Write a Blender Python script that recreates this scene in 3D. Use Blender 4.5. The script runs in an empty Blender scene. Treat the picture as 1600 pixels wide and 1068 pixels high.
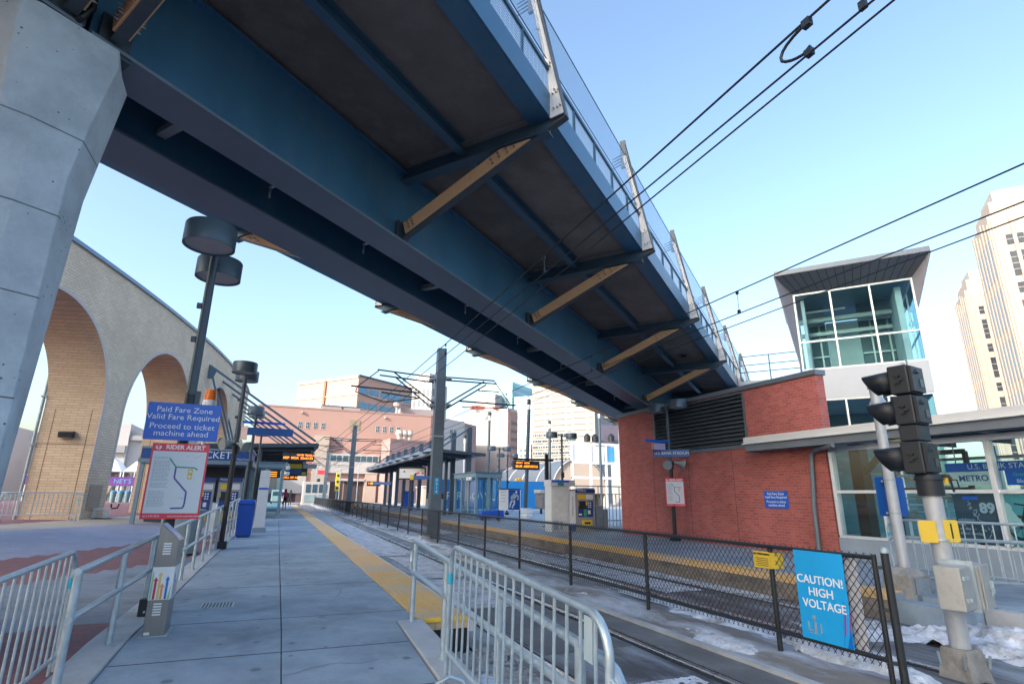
import bpy, bmesh, math, random
from mathutils import Vector, Matrix
R = math.radians
SC = bpy.context.scene
COL = SC.collection
random.seed(7)

# ------------------------------------------------------------------ camera
cam_d = bpy.data.cameras.new("camera")
cam_d.sensor_width = 36.0
cam_d.lens = 36.0 * 854.06 / 1600.0
cam_d.clip_start = 0.05
cam_d.clip_end = 5000.0
cam = bpy.data.objects.new("camera", cam_d)
COL.objects.link(cam)
_p, _y, _r = .274947, .387995, -.0120778
_Rt = Vector((math.cos(_y), -math.sin(_y), 0))
_F = Vector((math.sin(_y) * math.cos(_p), math.cos(_y) * math.cos(_p), math.sin(_p)))
_D = -_Rt.cross(_F)
_Rr = math.cos(_r) * _Rt + math.sin(_r) * _D
_Dr = -math.sin(_r) * _Rt + math.cos(_r) * _D
cam.matrix_world = Matrix(((_Rr.x, -_Dr.x, -_F.x, 0), (_Rr.y, -_Dr.y, -_F.y, 0), (_Rr.z, -_Dr.z, -_F.z, 1.70), (0, 0, 0, 1)))
SC.camera = cam

# ------------------------------------------------------------------ light
SUN_AZ, SUN_EL = R(-111.0), R(23.0)          # azimuth measured from +Y towards +X
world = bpy.data.worlds.new("World")
SC.world = world
world.use_nodes = True
wn = world.node_tree.nodes
wl = world.node_tree.links
bg = wn["Background"]
sky = wn.new("ShaderNodeTexSky")
sky.sky_type = 'NISHITA'
sky.sun_disc = False
sky.sun_elevation = SUN_EL
sky.sun_rotation = SUN_AZ
sky.air_density = 1.25
sky.dust_density = 3.6
sky.ozone_density = 2.6
wl.new(sky.outputs[0], bg.inputs[0])
bg.inputs[1].default_value = 0.15
sd = bpy.data.lights.new("sun", 'SUN')
sd.energy = 2.0
sd.angle = R(0.5)
sd.color = (1.0, 0.93, 0.83)
sun = bpy.data.objects.new("sun", sd)
COL.objects.link(sun)
_sv = Vector((math.sin(SUN_AZ) * math.cos(SUN_EL), math.cos(SUN_AZ) * math.cos(SUN_EL), math.sin(SUN_EL)))
sun.rotation_euler = _sv.to_track_quat('Z', 'Y').to_euler()
sun.location = (-60, -20, 90)
SC.view_settings.view_transform = 'Standard'
SC.view_settings.look = 'None'
SC.view_settings.exposure = 1.6
SC.view_settings.gamma = 1.0
try:
    SC.cycles.max_bounces = 8
    SC.cycles.transparent_max_bounces = 24
    SC.cycles.caustics_reflective = False
    SC.cycles.caustics_refractive = False
except Exception:
    pass

# ------------------------------------------------------------------ helpers
MATS = {}
def _nt(name):
    m = bpy.data.materials.new(name)
    m.use_nodes = True
    return m, m.node_tree.nodes, m.node_tree.links, m.node_tree.nodes["Principled BSDF"]

def mat(name, col, rough=.6, metal=0., var=.12, scale=3., bump=0., bscale=30., spec=.5, emit=None, stretch=None, dirt=None, dscale=1.5, dlo=.45, dhi=.7):
    """paint / metal / concrete: base colour broken up by two noises, optional bump and a dirt colour"""
    if name in MATS:
        return MATS[name]
    m, n, l, b = _nt(name)
    b.inputs['Roughness'].default_value = rough
    b.inputs['Metallic'].default_value = metal
    b.inputs['Specular IOR Level'].default_value = spec
    tc = n.new('ShaderNodeNewGeometry')
    src = tc.outputs['Position']
    if stretch:
        mp = n.new('ShaderNodeMapping'); mp.inputs['Scale'].default_value = stretch
        l.new(src, mp.inputs[0]); src = mp.outputs[0]
    c_out = None
    if var > 0:
        nz = n.new('ShaderNodeTexNoise'); nz.inputs['Scale'].default_value = scale; nz.inputs['Detail'].default_value = 8; nz.inputs['Roughness'].default_value = .65
        l.new(src, nz.inputs['Vector'])
        rp = n.new('ShaderNodeValToRGB')
        rp.color_ramp.elements[0].position = .28; rp.color_ramp.elements[1].position = .72
        rp.color_ramp.elements[0].color = tuple(c * (1 - var) for c in col) + (1,)
        rp.color_ramp.elements[1].color = tuple(min(1, c * (1 + var)) for c in col) + (1,)
        l.new(nz.outputs[0], rp.inputs[0])
        c_out = rp.outputs[0]
        rr = n.new('ShaderNodeMapRange'); rr.inputs['To Min'].default_value = max(.02, rough - .12); rr.inputs['To Max'].default_value = min(1, rough + .12)
        l.new(nz.outputs[0], rr.inputs['Value']); l.new(rr.outputs[0], b.inputs['Roughness'])
        if dirt:
            n2 = n.new('ShaderNodeTexNoise'); n2.inputs['Scale'].default_value = dscale; n2.inputs['Detail'].default_value = 10; n2.inputs['Roughness'].default_value = .7
            l.new(src, n2.inputs['Vector'])
            r2 = n.new('ShaderNodeValToRGB'); r2.color_ramp.elements[0].position = dlo; r2.color_ramp.elements[1].position = dhi
            mx = n.new('ShaderNodeMix'); mx.data_type = 'RGBA'
            l.new(n2.outputs[0], r2.inputs[0]); l.new(r2.outputs[0], mx.inputs[0])
            l.new(c_out, mx.inputs[6]); mx.inputs[7].default_value = tuple(dirt) + (1,)
            c_out = mx.outputs[2]
        l.new(c_out, b.inputs['Base Color'])
    else:
        b.inputs['Base Color'].default_value = tuple(col) + (1,)
    if bump:
        nb = n.new('ShaderNodeTexNoise'); nb.inputs['Scale'].default_value = bscale; nb.inputs['Detail'].default_value = 6
        l.new(src, nb.inputs['Vector'])
        bp = n.new('ShaderNodeBump'); bp.inputs['Strength'].default_value = bump; bp.inputs['Distance'].default_value = .02
        l.new(nb.outputs[0], bp.inputs['Height']); l.new(bp.outputs[0], b.inputs['Normal'])
    if emit:
        b.inputs['Emission Color'].default_value = tuple(emit[:3]) + (1,)
        b.inputs['Emission Strength'].default_value = emit[3]
    MATS[name] = m
    return m

def brick(name, c1, c2, mortar, bw=.21, bh=.075, msize=.012, rough=.85, axis='side', bump=.35, blotch=.18):
    if name in MATS:
        return MATS[name]
    m, n, l, b = _nt(name)
    g = n.new('ShaderNodeNewGeometry'); s = n.new('ShaderNodeSeparateXYZ'); l.new(g.outputs['Position'], s.inputs[0])
    ad = n.new('ShaderNodeMath'); ad.operation = 'ADD'; l.new(s.outputs[0], ad.inputs[0]); l.new(s.outputs[1], ad.inputs[1])
    cb = n.new('ShaderNodeCombineXYZ')
    if axis == 'side':
        l.new(ad.outputs[0], cb.inputs[0]); l.new(s.outputs[2], cb.inputs[1])
    else:
        l.new(s.outputs[0], cb.inputs[0]); l.new(s.outputs[1], cb.inputs[1])
    t = n.new('ShaderNodeTexBrick')
    t.inputs['Color1'].default_value = tuple(c1) + (1,); t.inputs['Color2'].default_value = tuple(c2) + (1,); t.inputs['Mortar'].default_value = tuple(mortar) + (1,)
    t.inputs['Scale'].default_value = 1.0; t.inputs['Brick Width'].default_value = bw; t.inputs['Row Height'].default_value = bh
    t.inputs['Mortar Size'].default_value = msize; t.inputs['Bias'].default_value = 0.0
    l.new(cb.outputs[0], t.inputs['Vector'])
    nz = n.new('ShaderNodeTexNoise'); nz.inputs['Scale'].default_value = .55; nz.inputs['Detail'].default_value = 9; nz.inputs['Roughness'].default_value = .7
    l.new(g.outputs['Position'], nz.inputs['Vector'])
    mr = n.new('ShaderNodeMapRange'); mr.inputs['From Min'].default_value = .3; mr.inputs['From Max'].default_value = .7
    mr.inputs['To Min'].default_value = 1 - blotch; mr.inputs['To Max'].default_value = 1 + blotch * .7
    l.new(nz.outputs[0], mr.inputs['Value'])
    mx = n.new('ShaderNodeVectorMath'); mx.operation = 'SCALE'
    l.new(t.outputs['Color'], mx.inputs[0]); l.new(mr.outputs[0], mx.inputs['Scale'])
    l.new(mx.outputs[0], b.inputs['Base Color'])
    b.inputs['Roughness'].default_value = rough
    bp = n.new('ShaderNodeBump'); bp.inputs['Strength'].default_value = bump; bp.inputs['Distance'].default_value = .01
    l.new(t.outputs['Fac'], bp.inputs['Height']); bp.invert = True
    l.new(bp.outputs[0], b.inputs['Normal'])
    MATS[name] = m
    return m

def glass(name, tint=(.75, .9, .92), refl=.12, rough=.02, dark=0.0):
    """architectural pane: see-through, reflecting more at grazing angles"""
    if name in MATS:
        return MATS[name]
    m, n, l, b = _nt(name)
    n.remove(b)
    tr = n.new('ShaderNodeBsdfTransparent'); tr.inputs[0].default_value = tuple(tint) + (1,)
    gl = n.new('ShaderNodeBsdfGlossy'); gl.inputs['Roughness'].default_value = rough
    fr = n.new('ShaderNodeFresnel'); fr.inputs['IOR'].default_value = 1.52
    ad = n.new('ShaderNodeMath'); ad.operation = 'ADD'; ad.inputs[1].default_value = refl; ad.use_clamp = True
    l.new(fr.outputs[0], ad.inputs[0])
    ge = n.new('ShaderNodeNewGeometry'); inv = n.new('ShaderNodeMath'); inv.operation = 'SUBTRACT'; inv.inputs[0].default_value = 1.0; l.new(ge.outputs['Backfacing'], inv.inputs[1])
    mu = n.new('ShaderNodeMath'); mu.operation = 'MULTIPLY'; l.new(ad.outputs[0], mu.inputs[0]); l.new(inv.outputs[0], mu.inputs[1])
    mx = n.new('ShaderNodeMixShader'); l.new(mu.outputs[0], mx.inputs[0]); l.new(tr.outputs[0], mx.inputs[1]); l.new(gl.outputs[0], mx.inputs[2])
    l.new(mx.outputs[0], n['Material Output'].inputs[0])
    MATS[name] = m
    return m

def screen_mat(name, col, alpha):
    """fine woven wire screen: partly open"""
    if name in MATS:
        return MATS[name]
    m, n, l, b = _nt(name)
    b.inputs['Base Color'].default_value = tuple(col) + (1,); b.inputs['Roughness'].default_value = .5; b.inputs['Metallic'].default_value = .3
    tr = n.new('ShaderNodeBsdfTransparent'); mx = n.new('ShaderNodeMixShader'); mx.inputs[0].default_value = alpha
    l.new(tr.outputs[0], mx.inputs[1]); l.new(b.outputs[0], mx.inputs[2]); l.new(mx.outputs[0], n['Material Output'].inputs[0])
    MATS[name] = m
    return m

class MB:
    """collects geometry, builds ONE mesh object"""
    def __init__(s):
        s.v = []; s.f = []
    def add(s, vs, fs):
        o = len(s.v); s.v += [Vector(p) for p in vs]; s.f += [tuple(i + o for i in f) for f in fs]; return s
    def quad(s, a, b, c, d):
        return s.add([a, b, c, d], [(0, 1, 2, 3)])
    def hexa(s, p):                      # 8 points: bottom loop 0-3, top loop 4-7
        return s.add(p, [(3, 2, 1, 0), (4, 5, 6, 7), (0, 1, 5, 4), (1, 2, 6, 5), (2, 3, 7, 6), (3, 0, 4, 7)])
    def box(s, a, b):
        (x0, y0, z0), (x1, y1, z1) = a, b
        return s.hexa([(x0, y0, z0), (x1, y0, z0), (x1, y1, z0), (x0, y1, z0), (x0, y0, z1), (x1, y0, z1), (x1, y1, z1), (x0, y1, z1)])
    def cbox(s, c, d, rz=0.):
        cx, cy, cz = c; hx, hy, hz = d[0] / 2, d[1] / 2, d[2] / 2
        ca, sa = math.cos(rz), math.sin(rz)
        pts = []
        for z in (-hz, hz):
            for x, y in ((-hx, -hy), (hx, -hy), (hx, hy), (-hx, hy)):
                pts.append((cx + x * ca - y * sa, cy + x * sa + y * ca, cz + z))
        return s.hexa(pts)
    def bar(s, a, b, w, h, up=(0, 0, 1)):   # rectangular bar from a to b, width w across, height h along up
        a = Vector(a); b = Vector(b); d = (b - a).normalized(); u = Vector(up)
        r = d.cross(u)
        if r.length < 1e-5:
            r = d.cross(Vector((1, 0, 0)))
        r.normalize(); u = r.cross(d).normalized()
        r *= w / 2; u *= h / 2
        return s.hexa([a - r - u, a + r - u, b + r - u, b - r - u, a - r + u, a + r + u, b + r + u, b - r + u])
    def ring(s, c, d, r, n, ref=None):
        d = Vector(d).normalized(); x = d.cross(ref if ref is not None else (Vector((0, 0, 1)) if abs(d.z) < .9 else Vector((1, 0, 0)))).normalized(); y = d.cross(x)
        return [Vector(c) + (x * math.cos(2 * math.pi * i / n) + y * math.sin(2 * math.pi * i / n)) * r for i in range(n)]
    def tube(s, a, b, r, n=8, r2=None, cap=True):
        a = Vector(a); b = Vector(b); d = b - a; r2 = r if r2 is None else r2
        A = s.ring(a, d, r, n); B = s.ring(b, d, r2, n)
        fs = [(i, (i + 1) % n, n + (i + 1) % n, n + i) for i in range(n)]
        if cap:
            fs += [tuple(range(n - 1, -1, -1)), tuple(range(n, 2 * n))]
        return s.add(A + B, fs)
    def path(s, pts, r, n=8):
        pts = [Vector(p) for p in pts]; k = len(pts); vs = []; x = None
        for i, p in enumerate(pts):
            d = (pts[min(i + 1, k - 1)] - pts[max(i - 1, 0)]).normalized()
            if x is None:
                x = d.cross(Vector((0, 0, 1)) if abs(d.z) < .9 else Vector((1, 0, 0))).normalized()
            else:
                x = (x - d * x.dot(d)).normalized()
            y = d.cross(x)
            vs += [p + (x * math.cos(2 * math.pi * j / n) + y * math.sin(2 * math.pi * j / n)) * r for j in range(n)]
        fs = []
        for i in range(k - 1):
            for j in range(n):
                fs.append((i * n + j, i * n + (j + 1) % n, (i + 1) * n + (j + 1) % n, (i + 1) * n + j))
        fs += [tuple(range(n - 1, -1, -1)), tuple(range((k - 1) * n, k * n))]
        return s.add(vs, fs)
    def loft(s, rings, cap=True):
        n = len(rings[0]); vs = [p for r in rings for p in r]; fs = []
        for i in range(len(rings) - 1):
            for j in range(n):
                fs.append((i * n + j, i * n + (j + 1) % n, (i + 1) * n + (j + 1) % n, (i + 1) * n + j))
        if cap:
            fs += [tuple(range(n - 1, -1, -1)), tuple(range((len(rings) - 1) * n, len(rings) * n))]
        return s.add(vs, fs)
    def lathe(s, c, prof, n=24):          # prof: (radius, z)
        c = Vector(c)
        return s.loft([[c + Vector((r * math.cos(2 * math.pi * i / n), r * math.sin(2 * math.pi * i / n), z)) for i in range(n)] for r, z in prof])
    def prism(s, poly, z0, z1):
        return s.loft([[(x, y, z0) for x, y in poly], [(x, y, z1) for x, y in poly]])
    def slab(s, pts, off):                # planar polygon thickened by vector off
        off = Vector(off)
        return s.loft([[Vector(p) for p in pts], [Vector(p) + off for p in pts]])
    def build(s, name, m, parent=None, smooth=False, bevel=0., kind=None, mats=None):
        me = bpy.data.meshes.new(name)
        off = Vector((0, 0, 0)); q = parent
        while q is not None:
            off += q.location; q = q.parent
        me.from_pydata([tuple(p - off) for p in s.v], [], s.f)
        bm = bmesh.new(); bm.from_mesh(me); bmesh.ops.recalc_face_normals(bm, faces=bm.faces); bm.to_mesh(me); bm.free()
        me.materials.append(m)
        if smooth:
            for p in me.polygons:
                p.use_smooth = True
            try:
                me.set_sharp_from_angle(angle=R(38))
            except Exception:
                pass
        o = bpy.data.objects.new(name, me); COL.objects.link(o)
        if parent is not None:
            o.parent = parent
        if bevel:
            bv = o.modifiers.new("edge", 'BEVEL'); bv.width = bevel; bv.segments = 2; bv.limit_method = 'ANGLE'; bv.angle_limit = R(40)
        if kind:
            o['kind'] = kind
        return o

def _each(s, name, m, parent=None, **kw):
    """one object per connected piece"""
    par = list(range(len(s.v)))
    def find(i):
        while par[i] != i:
            par[i] = par[par[i]]; i = par[i]
        return i
    for f in s.f:
        r = find(f[0])
        for i in f[1:]:
            par[find(i)] = r
    groups = {}
    for f in s.f:
        groups.setdefault(find(f[0]), []).append(f)
    out = []
    for fs in groups.values():
        ids = sorted({i for f in fs for i in f}); mp = {i: k for k, i in enumerate(ids)}
        b = MB(); b.v = [s.v[i] for i in ids]; b.f = [tuple(mp[i] for i in f) for f in fs]
        out.append(b.build(name, m, parent, **kw))
    return out
MB.each = _each
def tag(o, label, cat, group=None):
    o['label'] = label; o['category'] = cat
    if group:
        o['group'] = group
    return o
def thing(name, label, cat, loc=(0, 0, 0), group=None):
    o = bpy.data.objects.new(name, None); o.empty_display_size = .2; COL.objects.link(o)
    o.location = loc
    return tag(o, label, cat, group)
def kids(o):
    return [c for c in bpy.data.objects if c.parent == o]
def dup(o, loc=None, rz=None, label=None, parent=None):
    c = o.copy(); COL.objects.link(c); c.parent = parent
    if loc is not None:
        c.location = loc
    if rz is not None:
        c.rotation_euler = (0, 0, rz)
    if label:
        c['label'] = label
    for ch in kids(o):
        if ch != c:
            dup(ch, parent=c)
    return c

def text(name, s, m, parent, loc, xdir, updir, size, align='CENTER', sx=1.0, ext=.002, bold=0.0, sp=1.0, shear=0.0):
    """lettering as a mesh child; xdir = reading direction, updir = up"""
    cu = bpy.data.curves.new(name, 'FONT'); cu.body = s; cu.size = size; cu.align_x = align; cu.align_y = 'CENTER'
    cu.extrude = ext; cu.offset = bold; cu.space_character = sp; cu.resolution_u = 3; cu.shear = shear
    t = bpy.data.objects.new(name, cu); COL.objects.link(t)
    dg = bpy.context.evaluated_depsgraph_get(); dg.update()
    me = bpy.data.meshes.new_from_object(t.evaluated_get(dg))
    bpy.data.objects.remove(t); bpy.data.curves.remove(cu)
    x = Vector(xdir).normalized(); u = Vector(updir); u = (u - x * u.dot(x)).normalized(); z = x.cross(u)
    off = Vector((0, 0, 0)); q = parent
    while q is not None:
        off += q.location; q = q.parent
    L = Vector(loc) - off
    for v in me.vertices:
        p = v.co.copy(); v.co = L + x * (p.x * sx) + u * p.y + z * p.z
    me.name = name
    me.materials.clear(); me.materials.append(m)
    o = bpy.data.objects.new(name, me); COL.objects.link(o); o.parent = parent
    return o

def weather(m, spots=.0, spotcol=(.06, .07, .08), spotscale=3.0, salt=0., saltcol=(.5, .54, .6), saltscale=2.2, streak=None):
    """adds gum spots, salt bloom to a ground material"""
    n = m.node_tree.nodes; l = m.node_tree.links; b = n["Principled BSDF"]
    g = n.new('ShaderNodeNewGeometry')
    src = b.inputs['Base Color'].links[0].from_socket
    if salt:
        z = n.new('ShaderNodeTexNoise'); z.inputs['Scale'].default_value = saltscale; z.inputs['Detail'].default_value = 12; z.inputs['Roughness'].default_value = .78; z.inputs['Distortion'].default_value = .6
        l.new(g.outputs['Position'], z.inputs['Vector'])
        r = n.new('ShaderNodeMapRange'); r.inputs['From Min'].default_value = .53; r.inputs['From Max'].default_value = .72; r.inputs['To Max'].default_value = salt
        l.new(z.outputs[0], r.inputs['Value'])
        mx = n.new('ShaderNodeMix'); mx.data_type = 'RGBA'; l.new(r.outputs[0], mx.inputs[0]); l.new(src, mx.inputs[6]); mx.inputs[7].default_value = tuple(saltcol) + (1,); src = mx.outputs[2]
    if spots:
        v = n.new('ShaderNodeTexVoronoi'); v.voronoi_dimensions = '2D'; v.inputs['Scale'].default_value = spotscale; l.new(g.outputs['Position'], v.inputs['Vector'])
        sp = n.new('ShaderNodeSeparateColor'); l.new(v.outputs['Color'], sp.inputs[0])
        th = n.new('ShaderNodeMapRange'); th.inputs['From Min'].default_value = .70; th.inputs['From Max'].default_value = 1.0; th.inputs['To Max'].default_value = .17
        l.new(sp.outputs[0], th.inputs['Value'])
        sb = n.new('ShaderNodeMath'); sb.operation = 'SUBTRACT'; l.new(th.outputs[0], sb.inputs[0]); l.new(v.outputs['Distance'], sb.inputs[1])
        k = n.new('ShaderNodeMapRange'); k.inputs['From Min'].default_value = 0; k.inputs['From Max'].default_value = .05; k.inputs['To Max'].default_value = spots; l.new(sb.outputs[0], k.inputs['Value'])
        mx = n.new('ShaderNodeMix'); mx.data_type = 'RGBA'; l.new(k.outputs[0], mx.inputs[0]); l.new(src, mx.inputs[6]); mx.inputs[7].default_value = tuple(spotcol) + (1,); src = mx.outputs[2]
    l.new(src, b.inputs['Base Color'])
# bridge frame: t along the bridge, o to its right, w above the falling grade line
DH = Vector((.78842, .61514, 0)); NH = Vector((.61514, -.78842, 0)); SL = -.0489535
def BP(t, o, w):
    p = DH * t + NH * o
    return Vector((p.x, p.y, w + SL * t))
PZ = .36                                   # platform height above the rail head
UP = Vector((0, 0, 1))
def rampz(y):
    return PZ if y > 6.6 else max(.02, PZ - (6.6 - y) * .056)

# ------------------------------------------------------------------ palette
M_steel = mat("bridge_blue_steel_paint", (.055, .125, .19), .38, .25, .10, 1.2)
M_dksteel = mat("dark_steel_paint", (.055, .075, .095), .42, .2, .12, 4)
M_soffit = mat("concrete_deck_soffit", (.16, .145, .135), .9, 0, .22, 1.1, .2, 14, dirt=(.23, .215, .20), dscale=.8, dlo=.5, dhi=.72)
M_pier = mat("board_cast_concrete", (.47, .525, .58), .85, 0, .17, 1.9, .5, 26, dirt=(.30, .35, .40), dscale=1.3, dlo=.46, dhi=.75)
M_wood = mat("oiled_timber", (.66, .41, .235), .55, 0, .22, 3.2, .1, 20, stretch=(9, 9, 26))
M_plate = mat("pale_timber_plate", (.76, .73, .70), .6, 0, .12, 3, .1, 20, stretch=(10, 10, 2))
M_galv = mat("galvanised_steel", (.44, .535, .60), .38, .6, .16, 14)
M_galvdk = mat("weathered_galvanised", (.33, .39, .43), .48, .5, .18, 9)
M_black = mat("black_coated_metal", (.018, .022, .028), .45, .1, .2, 8)
M_post = mat("blue_grey_post_paint", (.055, .08, .105), .42, .15, .15, 5)
M_conc = mat("platform_concrete", (.29, .37, .45), .7, 0, .20, 1.3, .15, 60, dirt=(.135, .185, .24), dscale=.75, dlo=.40, dhi=.72)
M_kerb = mat("pale_kerb_concrete", (.44, .465, .49), .8, 0, .14, 2.5, .15, 40, dirt=(.32, .33, .34), dscale=1.3)
M_yellow = mat("tactile_yellow", (.74, .42, .10), .6, 0, .10, 3, dirt=(.55, .43, .30), dscale=.5, dlo=.40, dhi=.62)
M_white = mat("white_paint", (.74, .75, .76), .5, 0, .05, 5)
M_signblue = mat("sign_blue_paint", (.010, .125, .62), .3, 0, .05, 2)
M_signred = mat("sign_red_paint", (.86, .05, .085), .35, 0, .04, 2)
M_textw = mat("sign_white", (.86, .87, .88), .5, 0, 0)
M_textk = mat("sign_black", (.015, .015, .018), .5, 0, 0)
weather(M_conc, .75, (.10, .13, .16), 3.2, .35, (.46, .52, .60), 1.6)
weather(M_kerb, .5, (.2, .2, .2), 5, .3, (.6, .62, .65), 3)
weather(M_yellow, .5, (.25, .2, .12), 6, .5, (.62, .58, .50), 2.4)
M_glass = glass("clear_pane", (.82, .93, .95), .02)
M_tglass = glass("teal_tower_pane", (.82, .94, .95), .05)
M_led = mat("amber_led", (.05, .02, .0), .5, 0, 0, emit=(1.0, .24, .02, 1.1))
M_snow = mat("dirty_snow", (.66, .70, .76), .85, 0, .10, 9, .7, 30, dirt=(.26, .245, .23), dscale=3.2, dlo=.46, dhi=.66)
# ================================================================== SETTING: ground, tracks, platforms
def wallx(y):                               # front face of the curved arcade
    return -4.1289e-3 * y * y + .475914 * y - 17.36719 if y < 57 else -3.66
M_ground = mat("winter_asphalt", (.10, .105, .112), .85, 0, .25, .4, .2, 40, dirt=(.32, .33, .35), dscale=.35, dlo=.52, dhi=.7)
M_track = mat("track_paving", (.07, .076, .084), .45, 0, .3, .9, .3, 45, dirt=(.33, .37, .43), dscale=1.1, dlo=.48, dhi=.70, stretch=(1.6, .35, 1))
M_median = mat("icy_median", (.21, .195, .18), .7, 0, .3, 1.6, .6, 25, dirt=(.48, .54, .63), dscale=1.3, dlo=.44, dhi=.62, stretch=(1.4, .5, 1))
M_rail = mat("rail_steel", (.62, .62, .64), .28, .85, .2, 6)
M_groove = mat("flangeway_rubber", (.022, .024, .028), .8, 0, .2, 4)
M_stain = mat("platform_wall_concrete", (.22, .19, .165), .85, 0, .25, 2.2, .2, 30, dirt=(.07, .065, .06), dscale=1.2, stretch=(1, 1, 2.5))

g = MB(); g.quad((-1500, -600, -.12), (1500, -600, -.12), (1500, 2400, -.12), (-1500, 2400, -.12))
g.build("ground", M_ground, kind='structure')
# street between the station and downtown, pale with frost
st = MB(); st.box((-60, 78, -.115), (80, 127, -.02)); st.build("street", mat("salted_street", (.30, .30, .31), .85, 0, .2, .5, dirt=(.45, .45, .46), dscale=.4), kind='structure')
# paved track bed, heaved slightly
def sheet(name, x0, x1, y0, y1, nx, ny, zf, m, kind='structure', skirt=.2):
    b = MB(); vs = []; fs = []
    for j in range(ny + 1):
        for i in range(nx + 1):
            x = x0 + (x1 - x0) * i / nx; y = y0 + (y1 - y0) * j / ny
            vs.append((x, y, zf(x, y)))
    for j in range(ny):
        for i in range(nx):
            a = j * (nx + 1) + i
            fs.append((a, a + 1, a + nx + 2, a + nx + 1))
    b.add(vs, fs)
    return b.build(name, m, smooth=True, kind=kind)
from mathutils import noise as NZ
def fbm(x, y, s, o=4):
    return NZ.fractal(Vector((x * s, y * s, 3.7)), .8, 2.1, o)
weather(M_track, 0, salt=.45, saltcol=(.42, .47, .55), saltscale=1.9)
tb = MB(); tb.box((2.30, -16, -.10), (8.62, 110, -.012)); tb.build("track_bed", M_track, kind='structure')
for i, x in enumerate((2.82, 4.27, 6.66, 8.11)):
    r = MB(); r.box((x - .036, -16, -.05), (x + .036, 110, .012))
    o = r.build("rail", M_rail, bevel=.008, kind='structure')
    for sx in (-1, 1):
        q = MB(); q.box((x + sx * .037, -16, -.03), (x + sx * .095, 110, -.006)); q.build("flangeway", M_groove, kind='structure')
# concrete crossing slabs between the near rails (patches of different age)
for (x0, x1, y0, y1, c) in ((2.96, 4.13, 1.6, 3.1, .20), (2.96, 4.13, 6.2, 9.8, .15), (4.40, 4.95, 3.2, 9.5, .17), (2.96, 4.13, -1.0, 1.55, .14)):
    q = MB(); q.box((x0, y0, -.03), (x1, y1, -.004)); q.build("track_slab", mat("slab%.2f" % c, (c, c * 1.02, c * 1.05), .8, 0, .25, 1.5, .2, 40, dirt=(c * .6,) * 3, dscale=1.2), kind='structure')
q = MB(); q.box((4.86, -16, -.02), (4.96, 110, .035)); q.build("median_kerb", M_kerb, kind='structure')
sheet("median", 4.96, 6.0, -10, 100, 10, 520, lambda x, y: .015 + max(0, .05 * (1 - abs(x - 5.5) / .5)) + .03 * fbm(x, y, 1.8), M_median)
# thin snow and frost lying between the rails
def snowpatch(name, cx, cy, lx, ly, h, seed, m=M_snow, base=0.0, n=64):
    b = MB(); vs = []; fs = []
    for j in range(n + 1):
        for i in range(n + 1):
            u = i / n * 2 - 1; v = j / n * 2 - 1
            x = cx + u * lx; y = cy + v * ly
            rr = math.sqrt(u * u + v * v)
            k = (1 - rr) + .42 * fbm(x + seed, y - seed, 2.0) + .10 * fbm(x - seed, y, 6)
            kk = max(0., min(1., (k + .25) / 1.35)); kk = kk * kk * (3 - 2 * kk)
            z = base + h * (1.35 * kk - .18) * (1 + .12 * fbm(x, y + seed, 13, 3)) + .006 * fbm(x, y, 24, 2)
            vs.append((x, y, z))
    for j in range(n):
        for i in range(n):
            a = j * (n + 1) + i
            q4 = (a, a + 1, a + n + 2, a + n + 1)
            if max(vs[t][2] for t in q4) > base - h * .16:
                fs.append(q4)
    b.add(vs, fs)
    o = b.build(name, m, smooth=True); o['kind'] = 'structure'
    return o
weather(M_snow, .6, (.2, .18, .16), 14, .6, (.33, .31, .29), 5)
M_frost = mat("thin_frost", (.50, .53, .58), .8, 0, .2, 5, .3, 30, dirt=(.25, .26, .28), dscale=3, dlo=.45, dhi=.65)
for k, (cx, cy, lx, ly, h) in enumerate(((3.55, 4.1, .5, .9, .02), (3.4, 10.5, .45, 1.6, .012), (3.6, 14.5, .5, 2.2, .012), (3.45, 21, .6, 4, .015), (3.55, 31, .6, 6, .015), (3.5, 46, .65, 9, .02), (7.4, 12, .45, 2.8, .014), (7.2, 17, .4, 3, .014), (6.35, 8, .25, 2.0, .02), (6.4, 22, .25, 6, .02), (7.5, 32, .5, 6, .014), (8.4, 12, .2, 4, .02), (2.55, 14, .22, 3.2, .02), (2.55, 24, .22, 5, .02))):
    snowpatch("snow", cx, cy, lx, ly, h, k * 3.3, M_frost if k else M_snow)
for k, (cx, cy, lx, ly, h) in enumerate(((8.40, 4.6, .75, 1.1, .20), (9.1, 3.5, .7, 1.1, .24), (7.6, 5.9, .6, .8, .10), (6.05, 4.9, .4, 1.1, .15), (5.75, 3.5, .35, .7, .13), (6.0, 6.9, .35, 1.1, .09), (5.25, 6.0, .3, 1.6, .05), (6.4, 2.6, .7, .9, .12), (5.3, 9.2, .35, 1.6, .05), (5.35, 14, .35, 3.0, .06), (5.3, 22, .35, 5, .06))):
    snowpatch("snow_bank", cx, cy, lx, ly, h, 50 + k * 5.1)
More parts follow.
